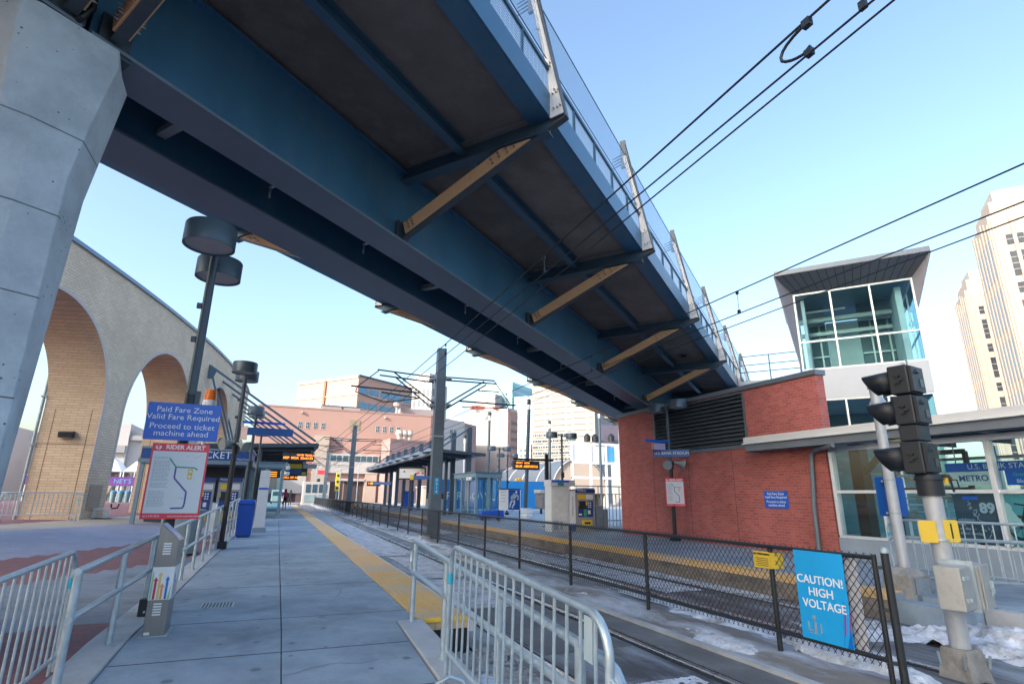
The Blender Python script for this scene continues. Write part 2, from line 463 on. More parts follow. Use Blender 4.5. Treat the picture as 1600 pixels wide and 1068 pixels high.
# crushed stone below the ramp, with bits of snow
rk = MB()
ICO = bmesh.new(); bmesh.ops.create_icosphere(ICO, subdivisions=1, radius=1.0)
IV = [v.co.copy() for v in ICO.verts]; IF = [tuple(v.index for v in f.verts) for f in ICO.faces]; ICO.free()
def stones(b, n, x0, x1, y0, y1, zf, r0, r1):
    for _ in range(n):
        x = random.uniform(x0, x1); y = random.uniform(y0, y1); r = random.uniform(r0, r1)
        sx, sy, sz = r * random.uniform(.7, 1.3), r * random.uniform(.7, 1.3), r * random.uniform(.5, .9); a = random.uniform(0, 6.28)
        ca, sa = math.cos(a), math.sin(a); z = zf(x, y)
        vs = []
        for p in IV:
            k = 1 + .22 * random.uniform(-1, 1); px, py, pz = p.x * sx * k, p.y * sy * k, p.z * sz * k
            vs.append((x + px * ca - py * sa, y + px * sa + py * ca, z + pz))
        b.add(vs, IF)
stones(rk, 2600, 1.73, 2.60, 1.2, 6.55, lambda x, y: .0 + .06 * (2.6 - x) + .03 * math.sin(y * 3 + x * 5), .016, .042)
o = rk.build("ballast_stones", mat("ballast_grey", (.30, .295, .29), .9, 0, .45, 12), kind='stuff'); tag(o, "crushed grey ballast stones beside the ramp under the galvanised barrier", "gravel")
q = MB(); q.box((1.55, -2, -.10), (2.32, 6.62, -.05)); q.build("ballast_bed", mat("ballast_fines", (.13, .125, .12), .95, 0, .3, 8, .5, 60), kind='structure')
snowpatch("snow", 2.0, 5.4, .28, .7, .10, 91, base=-.02); snowpatch("snow", 2.25, 3.4, .3, .7, .09, 97, base=-.02); snowpatch("snow", 2.5, 4.3, .2, .6, .06, 99, base=-.02)

# near platform: level part, ramp down to the street, kerbs, tactile strip
pl = MB(); pl.box((-1.14, 6.62, -.1), (.185, 76, PZ)); pl.box((.195, 6.62, -.1), (1.60, 76, PZ))
pl.build("platform", M_conc, bevel=.006, kind='structure')
for j in range(0, 24):
    pass
seam = mat("platform_joint", (.05, .055, .065), .9, 0, 0)
jn = MB()
for y in (7.2, 9.6, 12.5, 16, 19.5, 23, 27, 31, 35, 40, 45, 50):
    jn.box((-1.13, y - .006, PZ - .02), (1.595, y + .006, PZ + .0015))
jn.build("platform_joint", seam, kind='structure')
rp = MB()
ys = [6.61, 3, .4, -1.5]
for (xa, xb) in ((-1.14, .185), (.195, 1.36)):
    for a, b_ in zip(ys, ys[1:]):
        rp.hexa([(xa, b_, -.1), (xb, b_, -.1), (xb, a, -.1), (xa, a, -.1), (xa, b_, rampz(b_)), (xb, b_, rampz(b_)), (xb, a, rampz(a)), (xa, a, rampz(a))])
rp.build("ramp", M_conc, kind='structure')
rj = MB()
for y in (5.9, 4.8, 3.2):
    rj.hexa([(-1.13, y - .006, rampz(y) - .02), (1.35, y - .006, rampz(y) - .02), (1.35, y + .006, rampz(y) - .02), (-1.13, y + .006, rampz(y) - .02)] + [(-1.13, y - .006, rampz(y) + .001), (1.35, y - .006, rampz(y) + .001), (1.35, y + .006, rampz(y) + .0018), (-1.13, y + .006, rampz(y) + .0018)])
rj.build("ramp_joint", seam, kind='structure')
kb = MB()
kb.hexa([(1.37, .2, -.1), (1.70, .2, -.1), (1.655, 6.6, -.1), (1.375, 6.6, -.1), (1.37, .2, .06), (1.70, .2, .06), (1.655, 6.6, PZ + .012), (1.375, 6.6, PZ + .012)])
kb.build("ramp_kerb", M_kerb, bevel=.01, kind='structure')
kl = MB()
kl.hexa([(-1.46, -1, -.1), (-1.15, -1, -.1), (-1.15, 6.6, -.1), (-1.46, 6.6, -.1), (-1.46, -1, .03), (-1.15, -1, .03), (-1.15, 6.6, PZ + .012), (-1.46, 6.6, PZ + .012)])
kl.box((-1.46, 6.605, -.1), (-1.15, 24, PZ + .012))
kl.build("platform_kerb", M_kerb, bevel=.01, kind='structure')
# hairline cracks wandering over the slabs
cr_ = MB(); rnd = random.Random(11)
for (x0, y0, a0, n_) in ((.2, 5.3, .2, 14), (-.9, 9.0, .5, 12), (.3, 9.2, -.15, 16), (-.4, 7.6, .1, 10), (.9, 8.4, 1.2, 10), (-1.0, 11.4, .1, 18), (.4, 13.8, .3, 14)):
    x, y, a = x0, y0, a0
    for k in range(n_):
        a += rnd.uniform(-.55, .55); x1, y1 = x + .085 * math.cos(a), y + .085 * math.sin(a)
        if not (-1.1 < x1 < 1.3): break
        w = .0018 + .0015 * rnd.random(); zz = rampz(min(y, y1)) + .0022; z2 = rampz(y1) + .0022; z1_ = rampz(y) + .0022
        dx, dy = -math.sin(a) * w, math.cos(a) * w
        cr_.add([(x - dx, y - dy, z1_), (x1 - dx, y1 - dy, z2), (x1 + dx, y1 + dy, z2), (x + dx, y + dy, z1_)], [(0, 1, 2, 3)]); x, y = x1, y1
cr_.build("platform_crack", seam, kind='structure')
# tactile strip with rows of domes near the camera
ts = MB(); ts.box((1.605, 6.63, .24), (2.20, 76, PZ + .012)); ts.build("tactile_strip", M_yellow, kind='structure')
ed = MB(); ed.box((2.203, 6.63, .20), (2.27, 76, PZ + .004)); ed.build("platform_edge", mat("edge_nosing", (.52, .52, .52), .7, 0, .2, 3), kind='structure')
sk = MB(); sk.box((1.62, 6.66, -.1), (2.24, 76, .235)); sk.build("platform_wall", mat("black_fascia", (.02, .02, .024), .7, 0, .2, 3), kind='structure')
fe = MB(); fe.box((1.605, 6.60, PZ - .035), (2.20, 6.627, PZ + .008)); fe.build("strip_end_trim", mat("trim_yellow", (.75, .48, .05), .5, 0, .1, 5), kind='structure')
dm = MB(); M_dome = M_yellow
y = 6.68
while y < 15:
    for i in range(11):
        x = 1.63 + i * .054
        r0, r1 = .014, .008
        A = [(x + r0 * math.cos(k * 1.0472), y + r0 * math.sin(k * 1.0472), PZ + .0125) for k in range(6)]
        B = [(x + r1 * math.cos(k * 1.0472), y + r1 * math.sin(k * 1.0472), PZ + .0175) for k in range(6)]
        dm.add(A + B, [(k, (k + 1) % 6, 6 + (k + 1) % 6, 6 + k) for k in range(6)] + [tuple(range(6, 12))])
    y += .054
dm.build("tactile_domes", M_dome, kind='structure')
# drain cover set in the near platform
dc = thing("drain_cover", "square steel drain cover set in the near platform beside the info pylon", "drain cover", (-.53, 8.22, PZ))
b = MB(); b.box((-.72, 8.06, PZ - .01), (-.35, 8.41, PZ + .004)); b.build("frame", M_galvdk, dc)
b = MB()
for i in range(9):
    for j in range(8):
        b.box((-.70 + i * .038, 8.08 + j * .04, PZ + .0045), (-.70 + i * .038 + .022, 8.08 + j * .04 + .02, PZ + .007))
b.build("grid", M_dksteel, dc)

# far platform, its yellow edge and the pavement running past it
fp = MB(); fp.box((8.66, 6.1, -.1), (40, 80, PZ)); fp.build("far_platform", M_conc, kind='structure')
fw = MB(); fw.box((8.615, 6.05, -.1), (8.657, 80, PZ - .09)); fw.build("far_platform_wall", M_stain, kind='structure')
fy = MB(); fy.box((8.60, 6.12, PZ - .085), (9.02, 80, PZ + .012)); fy.build("far_tactile_strip", M_yellow, kind='structure')
fs_ = MB(); fs_.box((9.05, -14, -.1), (40, 6.09, PZ - .02)); fs_.box((8.72, 5.0, -.1), (9.045, 6.04, .27)); fs_.build("pavement", M_conc, kind='structure')
fk = MB(); fk.box((8.88, -14, -.1), (9.043, 4.98, PZ - .03)); fk.build("pavement_kerb", M_kerb, bevel=.01, kind='structure')

# left plaza: brick pavers rising gently to the arcade
M_pav = brick("purple_grey_pavers", (.27, .28, .37), (.33, .34, .43), (.24, .25, .31), .20, .10, .006, .75, 'top', .2)
M_red = brick("red_brick_pavers", (.22, .085, .092), (.28, .11, .11), (.15, .095, .1), .20, .10, .008, .75, 'top', .25)
M_tan = brick("tan_pavers", (.42, .35, .29), (.47, .40, .33), (.33, .29, .25), .20, .10, .006, .8, 'top', .2)
M_apron = mat("plaza_concrete", (.23, .275, .34), .8, 0, .18, .9, .15, 50, dirt=(.11, .12, .13), dscale=.7)
def plz(x, y):
    edge = .012 + (PZ - .05) * min(1, max(0, (y + .5) / 7.5))
    k = min(1, max(0, (-1.46 - x) / 6.0)); k = k * k * (3 - 2 * k)
    top = .60 if y > 14 else .42 + .18 * max(0, min(1, y / 14))
    return edge * (1 - k) + top * k
b = MB(); vs = []; fs = []; mi = []
XS = [-1.462 - .18 * i for i in range(60)] + [-12.3 - 1.2 * i for i in range(60)]
YS = [-4 + .25 * i for i in range(180)] + [41 + 1.2 * i for i in range(32)]
for y in YS:
    for x in XS:
        vs.append((x, y, plz(x, y)))
nx = len(XS)
for j in range(len(YS) - 1):
    for i in range(nx - 1):
        a = j * nx + i
        fs.append((a, a + 1, a + nx + 1, a + nx))
        x = XS[i]; y = YS[j]
        dw = wallx(min(y, 56)) - x
        wob = .12 * math.sin(x * 1.7) + .1 * math.sin(y * .9)
        line = y - (18.9 + (x + 3.0) * 4.3 + .35 * (x + 3.0) ** 2) + wob
        if y < 7.7 + (x + 1.5) * .35: m_ = 1
        elif y < 10.3 + (x + 3.4) * 2.35 + wob: m_ = 3
        elif line < 0: m_ = 1
        elif -3.3 < dw < -.0 and y > 18 and dw > -2.6: m_ = 2
        elif dw > 0 and y > 22: m_ = 1
        elif y > 31 and x > -6.5: m_ = 1
        else: m_ = 0
        mi.append(m_)
b.add(vs, fs)
o = b.build("plaza", M_pav, kind='structure')
for m_ in (M_red, M_tan, M_apron):
    o.data.materials.append(m_)
for p, k in zip(o.data.polygons, mi):
    p.material_index = k
# ================================================================== the pedestrian bridge
W0 = 6.286
T0, T1 = -9.0, 33.5
JT = 1.74                                    # expansion joint over the pier
bridge = thing("pedestrian_bridge", "dark blue steel pedestrian bridge with timber brackets crossing over both tracks", "bridge", (0, 0, 0))
def bslab(b, t0, t1, o0, o1, w0, w1):
    return b.hexa([BP(t0, o0, w0), BP(t1, o0, w0), BP(t1, o1, w0), BP(t0, o1, w0), BP(t0, o0, w1), BP(t1, o0, w1), BP(t1, o1, w1), BP(t0, o1, w1)])
M_gird = mat("girder_blue_paint", (.05, .155, .265), .36, .2, .16, 1.1, stretch=(1, 1, .35), dirt=(.09, .17, .24), dscale=1.6, dlo=.5, dhi=.75)
M_flange = mat("flange_dusty_paint", (.14, .18, .235), .5, .2, .16, .7)
for side in (0, 1):
    for (ta, tb_) in ((T0, JT - .04), (JT + .04, T1)):
        b = MB()
        if side == 0:
            oa, ob = -6.645, -6.02
        else:
            oa, ob = -8.22, -7.44
        bslab(b, ta, tb_, ob - .11, ob - .08, W0 + .045, 7.62)
        bslab(b, ta, tb_, oa + .08, oa + .11, W0 + .045, 7.62)
        bslab(b, ta, tb_, oa, ob, 7.62, 7.68)
        gdr = b.build("girder", M_gird, bridge)
        f = MB(); bslab(f, ta, tb_, oa, ob, W0, W0 + .042); f.build("bottom_flange", M_flange, gdr, bevel=.004)
# bolts under the flanges
# cross frames between the two girders
TS = [1.57, 1.99, 6.63, 11.47, 16.3, 21.14, 25.98, 30.8]
TM = [-7.9, -3.1] + TS
for t in (3.2, 8.93, 13.9, 18.4, 22.8, 27.0):
    b = MB(); b.bar(BP(t, -6.66, W0 + .30), BP(t, -7.43, W0 + .30), .13, .10)
    b.bar(BP(t, -6.66, W0 + .34), BP(t, -7.43, 7.5), .07, .07)
    b.build("cross_brace", mat("pale_brace_paint", (.25, .285, .31), .5, .2, .1, 5), bridge)
for t in (4.6, 6.6, 9.9, 12.4, 15.2, 17.4, 20.1):
    b = MB(); b.bar(BP(t, -6.66, W0 + .16), BP(t, -6.95, W0 + .15), .05, .02); b.bar(BP(t, -6.93, W0 + .15), BP(t, -6.93, W0 - .03), .03, .015, up=NH)
    b.build("conduit_hanger", M_galvdk, bridge)
# deck, edge channels, stringers
for (ta, tb_) in ((T0, JT - .04), (JT + .04, T1)):
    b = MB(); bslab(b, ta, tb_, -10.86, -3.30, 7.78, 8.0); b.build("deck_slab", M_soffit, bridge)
    for sgn in (0, 1):
        m_ = lambda o: o if sgn == 0 else -14.16 - o
        b = MB(); bslab(b, ta, tb_, m_(-3.165), m_(-3.13), 7.72, 8.17); bslab(b, ta, tb_, m_(-3.50), m_(-3.168), 7.72, 7.745)
        bslab(b, ta, tb_, m_(-3.50), m_(-3.168), 8.14, 8.168)
        b.build("edge_channel", M_gird, bridge, bevel=.004)
        b = MB()
        edges = [t for t in TM if ta < t < tb_] 
        pts = [ta] + edges + [tb_]
        for a, c in zip(pts, pts[1:]):
            if c - a < .5: continue
            a_, c_ = a + .05, c - .05
            bslab(b, a_, c_, m_(-4.86), m_(-4.70), 7.585, 7.60); bslab(b, a_, c_, m_(-4.79), m_(-4.77), 7.60, 7.776)
            bslab(b, a_, c_, m_(-4.90), m_(-4.66), 7.765, 7.778)
        b.build("stringer", M_steel, bridge)
M_haunch = mat("concrete_haunch", (.20, .195, .185), .9, 0, .2, 3)
# brackets: steel T with a timber on each side, and leaning mast plates above
def bracket(t, sgn):
    m_ = lambda o: o if sgn == 0 else -14.16 - o
    br = MB()
    foot = (-5.98, W0 + .06); cor = (-2.88, 7.66)
    ft = BP(t, m_(foot[0]), foot[1]); ct = BP(t, m_(cor[0]), cor[1])
    d = (ct - ft).normalized(); upv = DH.cross(d) if sgn == 0 else -DH.cross(d)
    if upv.z < 0: upv = -upv
    br.bar(ft, ct, .125, .022, up=upv)                                   # flange under
    br.bar(ft + upv * .12, ct + upv * .10, .022, .22, up=upv)           # web
    br.bar(BP(t, m_(-6.05), W0 + .02), BP(t, m_(-6.05), W0 + .36), .30, .05, up=NH)     # foot plate
    # cross beam up to the edge
    strut = br.build("bracket", M_dksteel, bridge, bevel=.003)
    cb_ = MB(); bslab(cb_, t - .10, t + .10, m_(-6.10), m_(-3.15), 7.46, 7.478); bslab(cb_, t - .012, t + .012, m_(-6.10), m_(-3.15), 7.478, 7.755)
    cb_.build("cross_beam", mat("cross_beam_slate", (.06, .115, .165), .42, .2, .12, 3), bridge, bevel=.003)
    hb = MB(); bslab(hb, t - .14, t + .14, m_(-5.9), m_(-3.52), 7.755, 7.779); hb.build("haunch", M_haunch, strut)
    for s in (-1, 1):
        w = MB()
        q = lambda o, ww: BP(t + s * .055, m_(o), ww)
        # timber outline in the bracket plane: square at the foot, sliced along the top near the tip
        base = ft + upv * .014
        L = (ct - ft).length
        def P(x, h):
            return base + d * x + upv * h + DH * (s * .035)
        pts = [P(.08, 0), P(L * .815, 0), P(L * .80, .03), P(L * .66, .225), P(.10, .225)]
        w.slab(pts, DH * (s * .05))
        tim = w.build("timber", M_wood, strut, bevel=.005)
        bo = MB()
        for (x, h) in ((.20, .05), (.20, .12), (.20, .19), (.29, .05), (.29, .12), (.29, .19), (L * .60, .06), (L * .60, .15), (L * .645, .09), (L * .645, .17), (L * .69, .06), (L * .69, .14), (L * .73, .07)):
            p = P(x, h) + DH * (s * .048)
            bo.tube(p, p + DH * (s * .028), .017, 6); bo.tube(p + DH * (s * .028), p + DH * (s * .05), .008, 6)
        bo.build("bolts", mat("bolt_steel", (.30, .29, .28), .4, .7, .2, 20), tim)
    # mast: two pale plates and a dark outer flange
    tip = (-3.43, 10.62); low = (-2.87, 7.66)
    ma = MB()
    lt = BP(t, m_(low[0]), low[1]); tt = BP(t, m_(tip[0]), tip[1])
    ma.bar(lt, tt, .13, .024, up=NH); 
    ma.bar(BP(t, m_(low[0] - .10), low[1] + .1), BP(t, m_(tip[0] - .05), tip[1]), .02, .16, up=NH)
    ma.bar(BP(t, m_(tip[0] - .05), tip[1] - .62), BP(t, m_(tip[0] - .05), tip[1] + .13), .06, .13, up=NH)
    for k in range(4):
        z = tip[1] - .30 + k * .085 - .2
        ma.tube(BP(t, m_(tip[0] - .10), z), BP(t - .03, m_(tip[0] - .33), z - .09), .017, 6, r2=.008)
    mo = ma.build("mast", M_dksteel, bridge)
    for s in (-1, 1):
        p = MB()
        o0 = DH * (s * .03)
        pts = [BP(t, m_(-3.13), 7.70) + o0, BP(t, m_(-2.895), 7.72) + o0, BP(t, m_(-3.40), 10.30) + o0, BP(t, m_(-3.49), 10.30) + o0, BP(t, m_(-3.165), 8.6) + o0]
        p.slab(pts, DH * (s * .03)); pp = p.build("mast_plate", M_plate, mo)
        bo = MB()
        for (oo, ww) in ((-3.06, 7.84), (-3.00, 7.85), (-2.95, 7.87), (-3.08, 8.13), (-3.02, 8.14), (-2.98, 8.17), (-3.05, 8.20), (-3.12, 8.68), (-3.17, 8.69), (-3.12, 8.74), (-3.17, 8.75), (-3.33, 9.5), (-3.36, 9.53)):
            a = BP(t, m_(oo), ww) + DH * (s * .059); bo.tube(a, a + DH * (s * .035), .013, 6)
        bo.build("bolts", MATS["bolt_steel"], pp)
for t in TM:
    for sgn in (0, 1):
        bracket(t, sgn)
# railing between the masts: posts, top bar, wires; taut screen above
M_wire = mat("stainless_wire", (.50, .54, .58), .35, .6, 0)
M_screen = screen_mat("woven_screen", (.30, .46, .62), .32)
TR = [-9.0, -7.9, -3.1, 1.57, 1.99, 6.63, 11.47, 16.3, 21.14, 25.98, 30.8, 33.4]
for sgn in (0, 1):
    m_ = lambda o: o if sgn == 0 else -14.16 - o
    for a, c in zip(TR, TR[1:]):
        if c - a < .6: continue
        rl = MB(); rl.bar(BP(a, m_(-3.16), 8.64), BP(c, m_(-3.16), 8.64), .05, .07)
        ns = max(1, round((c - a) / .93))
        for k in range(ns + 1):
            t = a + (c - a) * k / ns
            rl.bar(BP(t, m_(-3.16), 8.15), BP(t, m_(-3.16), 8.62), .06, .03)
        ro = rl.build("railing", M_steel, bridge)
        wm = MB()
        for k in range(8):
            w = 8.21 + k * .052
            wm.bar(BP(a, m_(-3.16), w), BP(c, m_(-3.16), w), .008, .008)
        n = int((c - a) / .12)
        for k in range(n):
            t = a + (c - a) * (k + .5) / n
            wm.bar(BP(t, m_(-3.165), 8.17), BP(t, m_(-3.165), 8.62), .005, .005)
        wm.build("infill_mesh", M_wire, ro)
        sc_ = MB()
        sc_.slab([BP(a, m_(-3.19), 8.86), BP(c, m_(-3.19), 8.86), BP(c, m_(-3.42), 10.30), BP(a, m_(-3.42), 10.30)], NH * .004)
        so = sc_.build("wire_screen", M_screen, bridge)
        cb = MB(); cb.tube(BP(a, m_(-3.42), 10.30), BP(c, m_(-3.42), 10.30), .012, 6); cb.tube(BP(a, m_(-3.19), 8.86), BP(c, m_(-3.19), 8.86), .009, 6)
        cb.build("edge_cable", M_black, so)
# soffit lamp, bearings and the drain pipe at the joint
b = MB(); p = BP(20.1, -4.2, 7.77); b.lathe((p.x, p.y, p.z - .09), [(.001, 0), (.10, 0), (.10, .09), (.001, .09)], 14); b.build("soffit_lamp", M_black, bridge)
b = MB(); b.path([BP(1.66, -5.94, 8.2), BP(1.68, -5.94, 7.0), BP(1.72, -5.95, 6.5), BP(1.66, -5.98, 6.36), BP(1.64, -6.1, 6.30)], .032, 10); b.build("drain_pipe", M_black, bridge, smooth=True)

def pit_mat():
    m = M_pier.copy(); m.name = "board_cast_concrete_with_pits"
    n = m.node_tree.nodes; l = m.node_tree.links; b = n["Principled BSDF"]
    g = n.new('ShaderNodeNewGeometry'); v = n.new('ShaderNodeTexVoronoi'); v.inputs['Scale'].default_value = 12.0; v.inputs['Randomness'].default_value = 1.0
    l.new(g.outputs['Position'], v.inputs['Vector'])
    sp = n.new('ShaderNodeSeparateColor'); l.new(v.outputs['Color'], sp.inputs[0])
    th = n.new('ShaderNodeMapRange'); th.inputs['From Min'].default_value = .45; th.inputs['From Max'].default_value = 1.0; th.inputs['To Min'].default_value = .0; th.inputs['To Max'].default_value = .15
    l.new(sp.outputs[0], th.inputs['Value'])
    lt = n.new('ShaderNodeMath'); lt.operation = 'LESS_THAN'; l.new(v.outputs['Distance'], lt.inputs[0]); l.new(th.outputs[0], lt.inputs[1])
    mx = n.new('ShaderNodeMix'); mx.data_type = 'RGBA'
    src = b.inputs['Base Color'].links[0].from_socket
    l.new(lt.outputs[0], mx.inputs[0]); l.new(src, mx.inputs[6]); mx.inputs[7].default_value = (.13, .16, .19, 1); l.new(mx.outputs[2], b.inputs['Base Color'])
    return m
M_pier_pits = pit_mat()
pier = thing("bridge_pier", "flared grey concrete pier holding up the blue steel bridge", "bridge pier", (0, 0, 0))
prof = []
def ringat(z, tl2, tl1, trd, tr1, tr2, dz=0):
    rr = []
    half = [(tl2, -6.32), (tl1, -5.99), (trd, -5.945), (tr1, -5.945), (tr2, -6.32)]
    fr = [(t, o) for t, o in half]
    bk = [(t, -14.30 - o) for t, o in reversed(half)]
    for t, o in fr + bk:
        p = DH * t + NH * o; rr.append((p.x, p.y, z))
    return rr
b = MB()
rs = [ringat(-.1, 1.18, 1.38, 1.57, 1.93, 2.08), ringat(2.0, 1.17, 1.36, 1.56, 1.90, 2.10), ringat(4.55, 1.12, 1.32, 1.54, 1.87, 2.16),
      ringat(5.20, 1.08, 1.27, 1.47, 1.94, 2.23), ringat(5.96, 1.05, 1.22, 1.36, 2.05, 2.31)]
top = []
for (x, y, z), q in zip(ringat(5.96, 1.05, 1.22, 1.36, 2.05, 2.31), ringat(6.15, 1.07, 1.22, 1.36, 2.02, 2.22)):
    top.append(q)
rs.append(top)
b.loft(rs)
po = b.build("pier_shaft", M_pier_pits, pier, bevel=.012)
b = MB()
for z, k in ((4.98, .0), (4.15, 0), (3.35, 0), (2.45, 0), (1.5, 0)):
    f = (z - 4.55) / .65 if z > 4.55 else 0
    if z > 4.55:
        r0 = [Vector(rs[2][i]).lerp(Vector(rs[3][i]), f) for i in range(10)]
    else:
        g_ = (z - 2.0) / 2.55 if z > 2 else 0
        r0 = [Vector(rs[1][i]).lerp(Vector(rs[2][i]), max(0, g_)) for i in range(10)]
    c = sum(r0, Vector()) / 10
    A = [c + (p - c) * 1.0012 for p in r0]
    dz = [.02 * math.sin(i * 1.7) for i in range(10)]
    b.loft([[(p.x, p.y, z - .006) for p in A], [(p.x, p.y, z + .006) for p in A]], cap=False)
b.build("pour_joints", mat("pour_joint_grey", (.12, .13, .145), .95, 0, .4, 6), pier)
b = MB()
for t0_, t1_ in ((1.30, 1.68), (1.80, 2.18)):
    for o0, o1 in ((-6.6, -6.05), (-8.2, -7.5)):
        bslab(b, t0_, t1_, o0, o1, 6.245, 6.283)
b.each("bearing_pad", M_dksteel, pier)
# ================================================================== right side: brick station house, glass pavilion, stair tower
M_brick = brick("red_brick", (.50, .128, .108), (.36, .088, .078), (.38, .19, .165), .21, .075, .008, .85, 'side', .35, .24)
M_cap = mat("grey_metal_coping", (.16, .20, .24), .4, .3, .1, 3)
M_louv = mat("louver_grey", (.12, .15, .175), .45, .3, .12, 4)
M_alu = mat("silver_aluminium", (.74, .77, .80), .35, .5, .08, 6)
M_canw = mat("canopy_pale_edge", (.64, .65, .64), .5, 0, .10, 1.5, stretch=(1, .5, 4))
M_canb = mat("canopy_grey_beam", (.17, .20, .235), .5, .2, .15, 1.2)
M_panel = mat("grey_base_panel", (.27, .33, .40), .5, .1, .1, 1.3)
M_roof = mat("flat_roof_grey", (.14, .14, .15), .9, 0, .2, 1)
M_int = mat("interior_grey", (.42, .45, .47), .8, 0, .15, 1)
M_brown = mat("bronze_frame", (.075, .058, .052), .5, .2, .15, 4)

BX = 12.65
house = thing("brick_station_house", "red brick station house with a wide dark louver under the bridge end", "building", (BX, 14.6, PZ))
b = MB()
Y0, Y1 = 9.95, 19.25
ZT = 4.86
# front wall in four pieces round the louver opening
LY0, LY1, LZ0, LZ1 = 12.43, 16.88, 3.16, 4.83
b.box((BX, Y0, PZ - .4), (BX + .3, LY0, ZT)); b.box((BX, LY1, PZ - .4), (BX + .3, Y1, ZT)); b.box((BX, LY0, PZ - .4), (BX + .3, LY1, LZ0)); b.box((BX, LY0, LZ1), (BX + .3, LY1, ZT))
b.box((BX + .302, 14.2, PZ - .4), (16.8, 14.48, ZT)); b.box((BX + .302, Y1 - .28, PZ - .4), (16.8, Y1 - .001, ZT)); b.box((16.5, 14.482, PZ - .4), (16.8, Y1 - .282, ZT))
b.build("wall", M_brick, house)
b = MB(); b.box((BX + .31, 14.49, ZT - .25), (16.49, Y1 - .3, ZT - .1)); b.build("roof", M_roof, house)
b = MB(); b.box((BX - .05, Y0 - .05, ZT + .003), (BX + .34, Y1 + .05, ZT + .14)); b.box((BX + .342, 14.15, ZT + .003), (16.85, 14.53, ZT + .14)); b.box((BX + .342, Y1 - .33, ZT + .003), (16.85, Y1 + .05, ZT + .14))
b.build("coping", M_cap, house, bevel=.006)
lv = MB(); e = .07
lv.box((BX - .03, LY0, LZ0), (BX + .12, LY0 + e, LZ1)); lv.box((BX - .03, LY1 - e, LZ0), (BX + .12, LY1, LZ1)); lv.box((BX - .03, LY0 + e, LZ0), (BX + .12, LY1 - e, LZ0 + .10)); lv.box((BX - .03, LY0 + e, LZ1 - .05), (BX + .12, LY1 - e, LZ1))
lo = lv.build("louver", M_louv, house, bevel=.004)
sl = MB()
for k in range(12):
    z = LZ0 + .13 + k * .125
    sl.hexa([(BX - .02, LY0 + e, z), (BX - .005, LY0 + e, z), (BX - .005, LY1 - e, z), (BX - .02, LY1 - e, z), (BX + .10, LY0 + e, z + .115), (BX + .115, LY0 + e, z + .115), (BX + .115, LY1 - e, z + .115), (BX + .10, LY1 - e, z + .115)])
sl.build("blades", M_louv, lo)
b = MB(); b.box((BX + .16, LY0 + .01, LZ0 + .01), (BX + .2, LY1 - .01, LZ1 - .01)); b.build("back_panel", M_textk, lo)
# expansion joints in the brick and stains under the louver
b = MB()
for y in (13.15, 15.15, 17.05):
    b.box((BX - .002, y - .008, PZ), (BX + .01, y + .008, LZ0 - .01))
b.each("movement_joint", mat("joint_sealant", (.09, .045, .04), .9, 0, .3, 5), house)
# rain pipe
b = MB(); b.path([(BX - .55, 9.3, 2.96), (BX - .30, 9.9, 2.93), (BX - .10, 10.2, 2.90), (BX - .09, 10.30, 2.82), (BX - .09, 10.32, 2.6), (BX - .09, 10.42, 1.5), (BX - .09, 10.44, .40)], .055, 12)
b.build("rain_pipe", M_cap, house, smooth=True)

def sign(name, label, cat, c, xd, w, h, m, th=.012, group=None, rad=0.):
    """flat plate: c centre of the front face, xd reading direction (horizontal); returns root"""
    t = thing(name, label, cat, c, group)
    x = Vector(xd).normalized(); n = x.cross(UP)
    c = Vector(c)
    b = MB()
    def pt(u, v): return c + x * u + UP * v
    if rad:
        pts = []
        for cx, cy, a0 in ((w / 2 - rad, h / 2 - rad, 0), (-w / 2 + rad, h / 2 - rad, 90), (-w / 2 + rad, -h / 2 + rad, 180), (w / 2 - rad, -h / 2 + rad, 270)):
            for k in range(5):
                a = R(a0 + k * 22.5); pts.append(pt(cx + rad * math.cos(a), cy + rad * math.sin(a)))
    else:
        pts = [pt(-w / 2, -h / 2), pt(w / 2, -h / 2), pt(w / 2, h / 2), pt(-w / 2, h / 2)]
    b.slab(pts, -n * th)
    b.build("panel", m, t)
    return t, x, n
# wall sign
FARE = ("Paid Fare Zone", "Valid Fare Required", "Proceed to ticket", "machine ahead")
s, x, n = sign("fare_zone_sign", "small blue paid fare zone sign fixed to the red brick wall", "sign", (BX - .02, 11.65, 1.70), (0, -1, 0), .80, .46, M_signblue, .015)
for k, (tx, dz) in enumerate(zip(FARE, (.15, .06, -.06, -.15))):
    text("lettering", tx, M_textw, s, Vector((BX - .022, 11.65, 1.70 + dz)) + n * .001, x, UP, .092)

# ---- canopy and glazed pavilion
can = thing("pavilion_canopy", "long flat canopy with a pale edge over the glazed pavilion", "canopy", (12.1, 5, 3.0))
CY0, CY1 = -9.0, 12.08
b = MB(); b.box((12.10, CY0, 3.205), (16.2, CY1, 3.385)); b.box((12.06, CY0, 3.19), (12.097, CY1 + .04, 3.225)); b.build("roof_edge", M_canw, can, bevel=.006)
b = MB(); b.box((12.13, CY0, 2.985), (12.16, CY1 - .03, 3.19)); b.box((12.13, CY0, 2.985), (12.30, CY1 - .03, 3.0)); b.box((12.163, CY1 - .06, 2.985), (BX - .005, CY1 - .03, 3.19)); b.build("edge_beam", M_canb, can)
b = MB()
y = CY0 + .3
while y < 9.7:
    b.box((12.165, y, 3.0), (15.5, y + .06, 3.19)); y += 1.15
b.each("rafter", mat("rafter_dark", (.06, .066, .072), .6, .2, .15, 4), can)
b = MB(); b.box((13.1, 8.3, 3.10), (13.5, 8.9, 3.14)); b.build("strip_light", mat("warm_lamp", (.8, .7, .4), .5, 0, 0, emit=(1, .82, .42, 1.6)), can)

